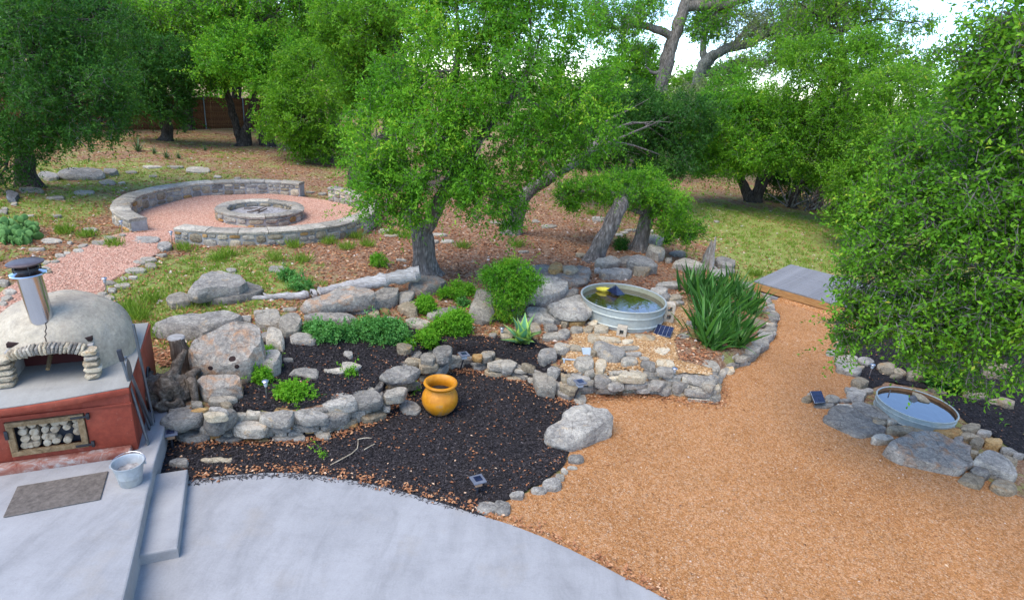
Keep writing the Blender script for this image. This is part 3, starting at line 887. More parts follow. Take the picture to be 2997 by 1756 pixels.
# ---- wall by the path (frame c)
W = walling('dry_stone_wall', 'dry stacked stone wall holding the pebble bed above the orange path', 'stone wall', gF('c', 1200, 1050))
wall_fill(W, _wb[17:26], 33, 3, pal='glgtlgcl')
for s, t, m, z in [((410, 935, 115, 75), .13, 'g', .12), ((425, 1010, 135, 105), .16, 'g', 0), ((600, 950, 235, 62), .1, 'g', .13), ((610, 1015, 225, 62), .11, 'c', 0), ((740, 950, 115, 95), .16, 'g', .1), ((900, 972, 235, 58), .1, 'g', .13), ((910, 1015, 285, 52), .1, 't', 0),
                   ((1130, 1000, 165, 105), .2, 't', 0), ((1280, 1000, 135, 62), .12, 'c', 0), ((1400, 1010, 155, 52), .1, 'l', 0), ((1330, 975, 160, 60), .1, 'g', .12), ((1560, 1030, 130, 52), .1, 'l', 0), ((1760, 1035, 245, 80), .13, 'g', 0), ((2030, 1090, 325, 90, 5), .14, 'l', 0),
                   ((2185, 1110, 105, 80), .12, 'g', 0), ((2200, 1070, 120, 70), .1, 't', .03),
                   ((550, 850, 295, 115), .13, 'g', .26), ((830, 865, 215, 150, 10), .18, 'g', .22), ((1020, 920, 205, 112), .16, 'g', .2), ((1230, 915, 245, 92), .15, 'g', .2), ((1470, 920, 205, 112, 10), .17, 'g', .18), ((1590, 980, 185, 105, 15), .16, 'g', .08), ((1780, 930, 195, 140, -28), .17, 'g', .14),
                   ((1990, 1000, 355, 115, 8), .14, 'g', .12), ((2165, 1005, 185, 115), .16, 'c', .08),
                   ([(1760, 710), (1880, 730), (2040, 790), (2260, 850), (2150, 925), (2070, 945), (1950, 900), (1830, 860), (1740, 790)], .08, 'g', .26), ((700, 890, 72, 60), .1, 'l', .26), ((990, 840, 155, 50), .08, 'c', .3),
                   ([(10, 770), (90, 755), (180, 800), (240, 900), (270, 1000), (280, 1070), (180, 1040), (60, 1000), (30, 880)], .22, 'l', .05), ((290, 1000, 85, 75), .1, 'g', .0), ((570, 1110, 135, 130, 30), .06, 'l', 0.0), ((1880, 880, 90, 70), .1, 'l', .2), ((2080, 960, 120, 40), .06, 't', .2)]:
    stone('c', s, t, m, z, parent=W, sink=.03)
# ---- iris planter ring (frame d)
W = walling('stone_edging', 'curved double row of grey flat stones around the strap leaved plants', 'stone edging', gF('d', 900, 1080))
wall_fill(W, _wb[25:32], 34, 1, .13, 'gglg')
for s, t, m, z in [([(490, 920), (560, 865), (640, 890), (760, 960), (810, 1000), (800, 1045), (650, 1030), (520, 1010)], .12, 'g', .16),
                   ([(430, 990), (470, 950), (560, 1030), (700, 1080), (830, 1070), (910, 1130), (830, 1180), (700, 1130), (560, 1090)], .06, 'c', .03),
                   ((420, 870, 135, 170, -20), .1, 'g', .26), ((325, 900, 95, 125), .12, 'g', .22), ((350, 750, 175, 155), .12, 'g', .28), ((440, 640, 140, 120), .12, 'g', .3), ((385, 545, 105, 135), .12, 'l', .3), ((380, 970, 60, 45), .06, 'g', .2), ((890, 970, 215, 80, -4), .1, 'g', .13),
                   ((870, 1065, 145, 80), .1, 'g', .02), ((960, 1030, 175, 80), .12, 'g', .02), ((1060, 1050, 95, 60), .08, 'g', .0), ((1070, 975, 175, 75, -15), .12, 'g', .08), ((1130, 910, 185, 115, -25), .14, 'g', .08), ((1195, 840, 185, 150, -35), .14, 'g', .06), ((1275, 740, 195, 160, -40), .16, 'g', .04),
                   ((1310, 680, 130, 62), .06, 'l', .17), ((1315, 625, 115, 45), .06, 'l', .18), ((1335, 560, 140, 135), .16, 'g', .02), ((1190, 620, 130, 130), .1, 't', .16), ((1265, 475, 180, 110), .14, 'g', .04), ((1110, 320, 95, 135), .14, 'g', .06), ((1060, 215, 130, 110), .14, 'g', .1), ((1150, 400, 130, 90, 30), .12, 'g', .06), ((1350, 640, 90, 80), .1, 'g', .03), ((1000, 985, 140, 60), .06, 'l', .16)]:
    stone('d', s, t, m, z, parent=W, sink=.03)
for s, t, m in [((220, 195, 265, 80), .1, 'l'), ((120, 270, 185, 100), .12, 'l'), ((270, 340, 155, 90), .1, 't'), ((300, 390, 155, 60), .08, 'g'), ((180, 330, 100, 90), .12, 'g')]:
    stone('d', s, t, m, None, parent=W, sink=.03)
# ---- right path edge (frames d, f)
W = walling('stone_edging', 'row of flat grey stones along the right side of the orange path', 'stone edging', gF('f', 600, 480))
for s, t, m in [((560, 150, 100, 50), .07, 'l'), ((560, 215, 105, 52), .08, 'g'), ((490, 300, 125, 70), .09, 'g'), ((600, 285, 95, 75, 40), .1, 'g'), ((565, 355, 105, 52), .08, 'l'), ((690, 365, 155, 90, 35), .12, 'l'), ((680, 465, 330, 150, 36), .1, 'g'), ((575, 480, 115, 60, 30), .09, 'l'), ((650, 505, 55, 32), .05, 't'),
                ((800, 615, 205, 145, 36), .12, 't'), ((690, 690, 112, 90), .06, 'g'), ((760, 745, 250, 190, 30), .06, 'g'), ((860, 705, 155, 75), .07, 'g'), ((480, 795, 165, 100, 8), .1, 'l'), ((630, 805, 145, 60), .07, 'g'), ((230, 790, 115, 90), .1, 't'), ((400, 860, 205, 60), .07, 'g'), ((310, 745, 180, 70), .06, 'g'),
                ((640, 872, 245, 60, 10), .07, 'l'), ((880, 920, 410, 115, 28), .1, 'g'), ((990, 1040, 155, 80, 30), .08, 't'), ((1130, 1030, 112, 92), .14, 'l'), ((790, 455, 105, 50), .08, 't'), ((720, 420, 90, 50), .08, 'l')]:
    stone('f', s, t, m, None, parent=W, sink=.06)
W = walling('stone_edging', 'large flat boulders and brown rubble in front of the small sunken tank', 'stone edging', gF('e', 1000, 1000))
for s, t, m, sl in [([(40, 510), (120, 500), (150, 410), (240, 380), (420, 460), (640, 590), (720, 690), (560, 740), (390, 740), (230, 650), (120, 590)], .07, 'g', 0),
                    ([(740, 850), (800, 760), (950, 690), (1150, 680), (1300, 730), (1440, 790), (1540, 790), (1590, 850), (1580, 960), (1630, 1060), (1570, 1090), (1500, 1160), (1330, 1150), (1200, 1080), (1030, 1040), (850, 970), (770, 910)], .16, 's', .05),
                    ((930, 670, 510, 110, 3), .09, 't', 0), ((680, 755, 245, 125), .15, 'l', 0), ((1400, 690, 310, 145, 8), .14, 'o', 0), ((1640, 640, 225, 130), .14, 't', 0), ((1600, 730, 285, 62, 20), .1, 't', 0), ((1890, 805, 190, 150, 30), .14, 'o', 0),
                    ([(1640, 1030), (1800, 890), (1900, 870), (1960, 920), (2090, 1050), (2150, 1190), (2080, 1230), (1950, 1180), (1820, 1090), (1740, 1060)], .18, 'g', .05), ((1740, 1120, 215, 150, 20), .14, 'g', 0), ((1650, 1205, 265, 140, 15), .07, 't', 0), ((2000, 1280, 285, 165, 32), .1, 't', 0),
                    ((2010, 990, 235, 110, 22), .2, 't', 0), ((1660, 915, 165, 120), .1, 't', 0), ((2050, 885, 185, 90, 15), .1, 'g', 0), ((1710, 800, 150, 120, 25), .12, 't', 0), ((1500, 760, 110, 80), .08, 'g', 0), ((640, 580, 155, 100, 30), .08, 't', 0), ((1790, 690, 150, 80, 20), .1, 'g', 0), ((2160, 940, 120, 80), .1, 'g', 0), ((1780, 960, 130, 110), .1, 't', 0)]:
    stone('e', s, t, m, None, sl, parent=W, sink=.06)
# ---- pebble bed and tank rocks (frame c): lone rocks
G1 = 'rocks lying in the pebble bed'
for s, t, m, z in [((190, 570, 225, 180), .24, 'g', None), ((345, 485, 195, 165), .12, 'l', None), ((210, 340, 245, 112), .12, 'l', None), ((220, 240, 175, 122), .16, 'g', None), ((370, 315, 155, 135), .12, 'g', None), ((390, 180, 95, 105), .14, 't', None), ((520, 265, 155, 92), .12, 'l', None), ((660, 262, 145, 85), .12, 't', None),
                   ((715, 190, 122, 72), .1, 'c', None), ((830, 255, 185, 130), .16, 'c', None), ((730, 375, 150, 150, 20), .06, 'c', None), ((940, 390, 265, 92, 8), .07, 'c', None), ((1140, 412, 125, 72), .06, 'c', None), ((1360, 360, 255, 92), .05, 't', None),
                   ((740, 535, 95, 140), .1, 't', None), ((520, 490, 185, 100, 10), .05, 'c', None), ((1165, 490, 235, 82, -6), .05, 'l', None), ((1205, 562, 185, 72), .06, 'g', None), ((1540, 510, 195, 125, 25), .04, 'c', None), ((1160, 645, 185, 130), .12, 'l', None), ((1385, 690, 200, 110, 26), .1, 'g', None),
                   ((1590, 680, 240, 115, 22), .08, 'c', None), ((1590, 755, 225, 72, 15), .1, 'g', None), ((1345, 612, 125, 72, 10), .07, 'l', None), ((610, 690, 230, 180), .14, 'l', None), ((680, 775, 105, 100), .1, 'l', None), ((810, 700, 155, 185, 15), .1, 'c', None), ((1220, 818, 325, 105, 2), .14, 'c', .34), ((265, 760, 165, 125, 32), .14, 'g', None), ((660, 610, 130, 70), .06, 'g', None), ((1000, 480, 130, 60), .05, 'c', None)]:
    o = stone('c', s, t, m, z, name='rock', sink=.05)
    tag(o, {'g': 'grey limestone rock lying in the orange pebble bed', 'l': 'pale grey limestone rock lying in the orange pebble bed', 't': 'tan limestone rock lying in the orange pebble bed', 'c': 'cream white limestone rock lying in the orange pebble bed'}[m], 'rock', {'g': 'grey ', 'l': 'pale grey ', 't': 'tan ', 'c': 'cream white '}[m] + G1)
def boulder(fr, s, t, m, label, zb=None, slope=0.0, rough=.06, name='boulder', sink=.06, grp=None, n=None):
    o = stone(fr, s, t, m, zb, slope, None, name, n, rough, sink)
    tag(o, label, 'rock', grp); return o
boulder('c', [(740, 410), (830, 395), (950, 450), (1060, 500), (1140, 590), (1060, 660), (960, 665), (850, 610), (770, 500)], .13, 'g', 'smooth dark grey leaf shaped slab leaning in the pebble bed', None, .08)
boulder('c', (530, 172, 205, 105), .16, 'o', 'golden block of stone tucked under the slab beside the large tank')
# ---- big boulders
boulder('h', [(500, 560), (640, 470), (800, 360), (900, 300), (1000, 275), (1100, 310), (1170, 370), (1210, 440), (1250, 560), (1180, 660), (1100, 760), (1060, 880), (1000, 940), (900, 960), (640, 940), (500, 900), (430, 740), (440, 640)], .34, 's',
        'huge grey boulder with orange stains and pockmark holes right of the stump', .40, .42, .05, n=44)
_bb = bpy.data.objects[[o.name for o in COL.objects if o.name.startswith('boulder')][-1]]
for (x, y, r_) in ((885, 705, .045), (650, 800, .032), (935, 785, .03)):
    dg = bpy.context.evaluated_depsgraph_get(); dv = Vector(ray(*fx('h', x, y))).normalized()
    ok, hit, nrm, _ = _bb.ray_cast(Vector((0, 0, CZ)) - _bb.location, dv)
    if ok:
        me = lathe([(r_, .001), (r_ * .8, .004), (0, .005)], 18)
        o = link('pit_shade_disc', me, M['soot_and_shade']); o.parent = _bb; o.location = hit + nrm * .002; o.rotation_euler = nrm.to_track_quat('Z', 'Y').to_euler()  # flat dark disc on the surface, painting the shade inside a hole
boulder('h', [(490, 890), (620, 855), (830, 870), (920, 900), (975, 960), (975, 1080), (930, 1115), (650, 1165), (590, 1155), (525, 1000)], .34, 's', 'orange stained boulder leaning at the foot of the huge boulder', .36, .1, .05, n=36)
boulder('h', [(0, 330), (250, 250), (500, 210), (760, 180), (850, 200), (970, 250), (900, 310), (800, 380), (640, 440), (560, 490), (490, 480), (270, 470), (120, 410)], .26, 'g', 'long wedge shaped grey boulder lying behind the wooden stump', None, .08, .05, n=44)
boulder('h', [(1150, 270), (1260, 220), (1380, 175), (1390, 280), (1410, 330), (1400, 385), (1200, 388), (1160, 330)], .22, 'l', 'pale angular rock standing above the upright slabs', None, .05)
boulder('h', [(1400, 290), (1480, 225), (1600, 220), (1625, 330), (1580, 440), (1450, 462), (1400, 390)], .24, 'l', 'blocky pale rock beside the green herb bush', None, .05)
boulder('h', [(1265, 400), (1400, 385), (1430, 500), (1455, 600), (1410, 665), (1380, 600), (1265, 585)], .32, 'l', 'upright grey slab right of the huge boulder', .42, .1)
boulder('h', [(1220, 600), (1380, 575), (1405, 680), (1390, 780), (1360, 895), (1290, 895), (1200, 840), (1100, 830), (1150, 720)], .30, 'g', 'upright grey slab behind the lime green herb', .40, .1)
boulder('h', (1240, 470, 95, 135), .2, 'g', 'narrow grey stone wedged between the huge boulder and the upright slab', .45)
boulder('h', (1265, 190, 265, 62, -12), .1, 'l', 'flat pale rock at the grass edge behind the angular rock')
boulder('h', (1520, 170, 150, 52), .08, 'l', 'small flat rock in the litter above the blocky pale rock')
boulder('h', (1040, 275, 120, 80), .12, 'g', 'small grey rock between the wedge boulder and the huge boulder')
boulder('h', [(1500, 890), (1560, 830), (1640, 780), (1690, 810), (1800, 820), (1800, 930), (1700, 920), (1620, 890)], .07, 'g', 'jagged flat rock lying alone in the upper mulch')
boulder('h', [(1870, 830), (2000, 815), (2068, 790), (2120, 830), (2060, 870), (1900, 865)], .06, 'l', 'thin pale flat rock in the upper mulch')
boulder('h', (1490, 712, 100, 52), .05, 'g', 'fist sized grey rock in the upper mulch')
boulder('h', (1660, 490, 260, 130), .14, 'g', 'grey rock half hidden by the left herb bush')
boulder('k', [(1350, 650), (1430, 560), (1490, 480), (1540, 465), (1640, 500), (1720, 500), (1770, 570), (1740, 610), (1600, 630), (1520, 640), (1420, 682)], .17, 'g', 'flat grey boulder resting tilted on another in the grass', .66, .08, .05, n=36)
boulder('k', [(1470, 690), (1580, 620), (1760, 540), (1850, 580), (1900, 630), (1760, 695), (1560, 710)], .12, 'g', 'flat slab lying under the tilted boulder in the grass', None, .02, n=32)
boulder('k', [(1205, 690), (1250, 645), (1310, 625), (1360, 660), (1380, 710), (1320, 738), (1230, 740)], .17, 'l', 'rounded pale boulder at the left of the tilted slabs')
boulder('k', (1665, 470, 80, 40), .07, 'g', 'small rock in the grass behind the tilted boulder')
boulder('k', (1995, 460, 120, 50), .05, 'g', 'low grey rock in the litter left of the driftwood')
boulder('j', [(650, 385), (860, 320), (1000, 235), (1060, 228), (1080, 270), (1050, 325), (900, 395), (800, 422)], .20, 'g', 'long grey slab in front of the driftwood log', None, .06, .045, n=36)
boulder('j', [(415, 370), (560, 310), (730, 225), (850, 245), (920, 280), (880, 320), (720, 350), (600, 392), (480, 402)], .16, 's', 'long brown topped slab resting over the grey slab by the driftwood', .64, .08, .045, n=36)
boulder('j', [(430, 440), (550, 400), (760, 400), (825, 465), (720, 497), (500, 477)], .20, 'g', 'grey slab below the two long slabs, behind the herb bushes', None, .04, n=32)
boulder('b', [(690, 230), (740, 130), (830, 85), (1000, 75), (1060, 140), (1070, 190), (980, 260), (870, 300), (740, 280)], .26, 's', 'tan topped boulder at the foot of the main oak', None, .06, n=32)
boulder('b', (660, 315, 170, 135), .14, 'g', 'grey rock left of the tan topped boulder')
boulder('b', [(570, 440), (640, 370), (720, 350), (790, 400), (780, 510), (680, 500)], .18, 't', 'tan rock behind the small lime bush')
boulder('b', [(665, 570), (740, 525), (860, 550), (915, 595), (860, 645), (730, 625)], .13, 'l', 'pale flat rock between the herb bushes')
boulder('b', [(970, 470), (1060, 420), (1170, 405), (1220, 450), (1200, 540), (1000, 540)], .2, 'g', 'grey rock behind the round lime bush')
boulder('b', (930, 495, 85, 115), .16, 'g', 'narrow grey rock left of the round lime bush')
boulder('b', (640, 850, 170, 160), .14, 't', 'tan rock below the trailing lime bush')
boulder('b', [(1310, 520), (1370, 420), (1430, 290), (1350, 270), (1450, 220), (1520, 260), (1560, 400), (1580, 540), (1520, 580), (1400, 570)], .28, 'l', 'tall pale rock left of the nandina', None, .1, n=32)
boulder('b', (1880, 560, 160, 90), .14, 'l', 'pale rock under the right edge of the nandina')
boulder('b', (1720, 692, 165, 122), .15, 't', 'tan rock behind the agave')
boulder('b', (1555, 705, 88, 62), .08, 'l', 'small pale rock in the mulch left of the agave')
boulder('b', (1970, 640, 140, 130), .14, 'c', 'cream rock right of the agave')
boulder('b', (65, 910, 112, 82, 20), .1, 'g', 'small grey rock in the mulch under the left herb bush')
boulder('b', (85, 1040, 205, 130), .07, 'l', 'pale flat rock in the mulch above the retaining wall')
boulder('b', (330, 482, 105, 72), .1, 't', 'small tan rock under the grey slab')
boulder('b', (440, 452, 115, 65), .08, 'o', 'small orange rock beside the small tan rock')
boulder('b', (500, 540, 130, 50), .05, 'g', 'flat grey rock behind the wide herb bush')
boulder('l', [(1330, 600), (1400, 520), (1540, 530), (1635, 590), (1600, 660), (1560, 705), (1470, 742), (1340, 712)], .40, 'g', 'big grey boulder right of the nandina', None, .1, .05, n=40)
boulder('l', [(1470, 745), (1600, 690), (1700, 640), (1760, 700), (1812, 780), (1760, 812), (1600, 815)], .10, 'g', 'pointed flat slab leaning against the large tank', .66, .02, n=32)
boulder('l', [(1340, 730), (1480, 760), (1545, 830), (1520, 875), (1430, 835), (1335, 795)], .16, 'g', 'grey slab sloping below the big boulder', None, .06)
boulder('l', [(1590, 640), (1710, 600), (1700, 665), (1570, 700)], .2, 'g', 'dark grey block between the big boulder and the tank', None, .05)
boulder('l', (1550, 800, 150, 90), .16, 'g', 'grey rock under the pointed slab')
boulder('l', (1330, 815, 110, 80), .12, 'g', 'grey rock behind the agave leaves')
boulder('g', [(0, 620), (100, 575), (300, 548), (420, 558), (560, 600), (760, 568), (795, 610), (772, 765), (600, 785), (450, 705), (200, 695)], .16, 's', 'large flat ledge of grey rock behind the tank carrying two tan stones', None, .05, .04, n=44)
boulder('g', [(380, 620), (410, 560), (460, 528), (520, 560), (525, 640), (450, 668), (400, 660)], .17, 'o', 'orange stone sitting on the flat ledge', .66)
boulder('g', [(525, 590), (580, 562), (670, 575), (690, 630), (640, 668), (540, 655)], .15, 't', 'tan grey stone sitting on the flat ledge', .66)
boulder('g', [(870, 540), (960, 500), (1050, 450), (1140, 540), (1050, 600), (930, 605)], .22, 'l', 'pale pointed rock at the top of the pile behind the tank', None, .1)
boulder('g', (1180, 525, 160, 125), .22, 'g', 'grey rock in the middle of the pile behind the tank')
boulder('g', [(1225, 560), (1260, 490), (1350, 430), (1450, 500), (1530, 640), (1440, 645), (1260, 595)], .26, 'g', 'tall grey rock in the pile below the second leaning trunk', None, .1)
boulder('g', (1370, 610, 195, 135), .22, 't', 'knobbly tan rock in the pile behind the tank')
boulder('g', [(935, 615), (1110, 590), (1275, 590), (1240, 682), (1150, 712), (990, 702)], .2, 'g', 'broad grey rock at the front of the pile behind the tank', None, .06)
boulder('g', (900, 618, 75, 62), .1, 'g', 'small grey rock left of the broad rock behind the tank')
boulder('g', (730, 455, 110, 62), .1, 't', 'small tan rock at the foot of the leaning trunk')
boulder('g', [(1420, 340), (1560, 330), (1612, 430), (1535, 522), (1480, 455)], .24, 'l', 'slanting pale slab at the foot of the right hand trunk', None, .15)
boulder('g', (1500, 292, 170, 105, 30), .2, 'g', 'grey rock behind the slanting pale slab')
boulder('g', [(1690, 580), (1760, 510), (1830, 465), (1930, 540), (2030, 600), (1900, 652)], .24, 'l', 'pale pyramid shaped rock left of the grey stump', None, .1)
boulder('g', (2240, 545, 235, 135, 20), .2, 'g', 'grey rock right of the grey stump')
boulder('g', (2180, 655, 235, 105, -5), .14, 'g', 'low grey rock in front of the grey stump')
boulder('g', (2290, 622, 115, 62), .1, 'g', 'small grey rock beside the low rock at the grey stump')
boulder('g', (1740, 442, 160, 62), .12, 'g', 'low grey rock behind the pyramid rock')
boulder('g', (1645, 510, 75, 72), .14, 'g', 'small grey rock left of the pyramid rock')
boulder('m', [(1490, 270), (1590, 210), (1600, 130), (1690, 85), (1760, 80), (1830, 130), (1890, 140), (1955, 200), (1950, 250), (1840, 300), (1760, 350), (1680, 412), (1600, 392), (1490, 330)], .24, 'g', 'large lone grey boulder between the black mulch and the orange path', 0.0, .05, .05, n=44)
boulder('a', (270, 803, 205, 112), .12, 'g', 'grey wedge rock at the end of the concrete step', 0.0)
boulder('a', [(450, 800), (480, 770), (540, 775), (640, 745), (680, 765), (755, 740), (735, 815), (640, 800), (560, 820), (500, 805)], .05, 'c', 'flat jagged tan stone lying in the lower mulch', 0.0)
boulder('a', (2395, 298, 192, 130), .17, 'g', 'grey stone standing left of the orange pot', 0.0)
W = walling('stone_edging', 'line of small grey stones between the black mulch and the orange gravel', 'stone edging', gF('m', 1420, 690))
stones('m', [(1685, 460, 112, 92, 0, .09), (1665, 525, 82, 32, 0, .04, 'l'), (1605, 555, 52, 52, 0, .05, 'l'), (1575, 597, 72, 52, 0, .06, 'l'), (1522, 647, 130, 112, 0, .11), (1420, 690, 112, 62, 0, .06), (1262, 722, 102, 72, 0, .08), (1035, 815, 142, 102, 0, .06), (1160, 817, 112, 112, 0, .06)], W, 0.0, .08, 'g')
# ---- bed behind the small tank
for i, (s, t, m) in enumerate([((1060, 447, 185, 102, 10), .16, 't'), ((1080, 492, 175, 72, 10), .1, 't'), ((1215, 502, 155, 62, 25), .1, 't'), ((1175, 547, 125, 62), .1, 't'), ((1440, 532, 285, 132, 8), .18, 't'), ((2010, 742, 265, 102, 10), .12, 't'), ((2230, 817, 155, 62, 15), .08, 't'), ((2345, 832, 225, 92, 30), .12, 't'), ((850, 392, 175, 72, 20), .1, 'g'), ((1600, 700, 200, 45, 25), .06, 't'), ((2230, 482, 305, 185, 5), .3, 't')]):
    o = stone('f', s, t, m, None, 0, None, 'rock'); tag(o, 'brown tan rock lying in the mulch under the overhanging oak', 'rock', 'rocks under the overhanging oak')
# ---- pink path edges (frame i)
W = walling('stone_edging', 'line of small stones along the left edge of the pink gravel path', 'stone edging', gF('i', 720, 950))
stones('i', [(720, 942, 82, 36), (670, 985, 92, 36), (520, 1025, 92, 36), (860, 920, 132, 42), (960, 875, 102, 42), (400, 1085, 72, 32), (470, 1080, 92, 32), (380, 1145, 92, 46), (420, 1168, 62, 32, 't'), (80, 1340, 115, 62), (50, 1400, 112, 52), (30, 1260, 85, 62), (20, 1440, 90, 50), (580, 1005, 60, 26), (1055, 850, 60, 28)], W, None, .08, 'l')
W = walling('stone_edging', 'line of small stones along the right edge of the pink gravel path', 'stone edging', gF('i', 1150, 1180))
stones('i', [(1190, 1087, 75, 32), (1290, 1065, 132, 42), (1400, 1020, 92, 36), (1300, 1115, 92, 52), (1170, 1152, 162, 46), (1150, 1215, 72, 36), (1060, 1285, 132, 42), (950, 1260, 112, 42), (880, 1355, 82, 42), (950, 1387, 92, 46), (1070, 1225, 62, 32), (960, 1325, 82, 42), (1240, 1090, 60, 30), (930, 1415, 70, 36), (1420, 945, 122, 80, 0, .2, 'g')], W, None, .08, 'l')
boulder('i', (1245, 893, 222, 62), .04, 'g', 'flat grey stepping stone in the ring entrance')
boulder('i', [(490, 320), (560, 285), (650, 275), (830, 275), (892, 320), (860, 372), (730, 374), (560, 355)], .34, 'g', 'long grey boulder lying beside the dark left trunk', None, .1, n=36)
boulder('i', (420, 335, 190, 75), .2, 'g', 'low grey boulder touching the long boulder by the dark trunk')
boulder('i', (952, 300, 112, 92), .3, 'g', 'rounded grey boulder at the right end of the long boulder')
boulder('i', (100, 522, 125, 102), .3, 'd', 'dark rock below the left trunk')
for s in [(270, 462, 205, 50), (480, 527, 145, 42), (730, 482, 172, 50), (930, 397, 135, 52), (265, 682, 65, 32), (490, 686, 92, 36), (780, 802, 132, 42), (445, 902, 172, 42), (310, 972, 152, 32), (120, 580, 55, 28), (20, 650, 95, 52), (600, 914, 42, 28), (1130, 310, 110, 28), (1330, 262, 160, 26), (80, 770, 60, 30), (1050, 400, 60, 24), (40, 620, 60, 30)]:
    o = stone('i', s, .06, 'l', None, 0, None, 'flat_rock'); tag(o, 'flat pale limestone rock half sunk in the grass left of the fire ring', 'rock', 'flat rocks in the left grass')
for s in [(840, 45, 180, 60), (1000, 105, 60, 28), (1160, 118, 50, 24), (660, 25, 150, 24), (1760, 232, 80, 22), (1855, 245, 65, 26), (470, 100, 60, 22), (2380, 545, 110, 40)]:
    o = stone('n', s, .07, 'l', None, 0, None, 'flat_rock'); tag(o, 'flat pale limestone rock half sunk in the leaf litter behind the fire ring', 'rock', 'flat rocks behind the ring')
for s in [(300, 190, 60, 26), (390, 215, 180, 26), (700, 215, 120, 26), (660, 265, 80, 30), (760, 262, 90, 26), (1130, 125, 120, 20), (1490, 155, 120, 26), (1850, 110, 90, 26), (2000, 215, 60, 20), (430, 395, 70, 22), (1400, 120, 60, 20), (1310, 335, 70, 20)]:
    o = stone('l', s, .05, 'l', None, 0, None, 'flat_rock'); tag(o, 'thin flat rock showing through the leaf litter below the central oaks', 'rock', 'flat rocks below the oaks')
for s in [(1420, 205, 130, 36), (380, 150, 160, 36), (900, 70, 160, 42), (1240, 195, 120, 36), (240, 90, 60, 24), (1120, 245, 60, 24), (2150, 100, 60, 20), (2420, 150, 40, 16), (1180, 215, 90, 22)]:
    o = stone('g', s, .05, 'l', None, 0, None, 'flat_rock'); tag(o, 'thin flat rock in the litter between the leaning trunks and the lawn', 'rock', 'flat rocks by the leaning trunks')
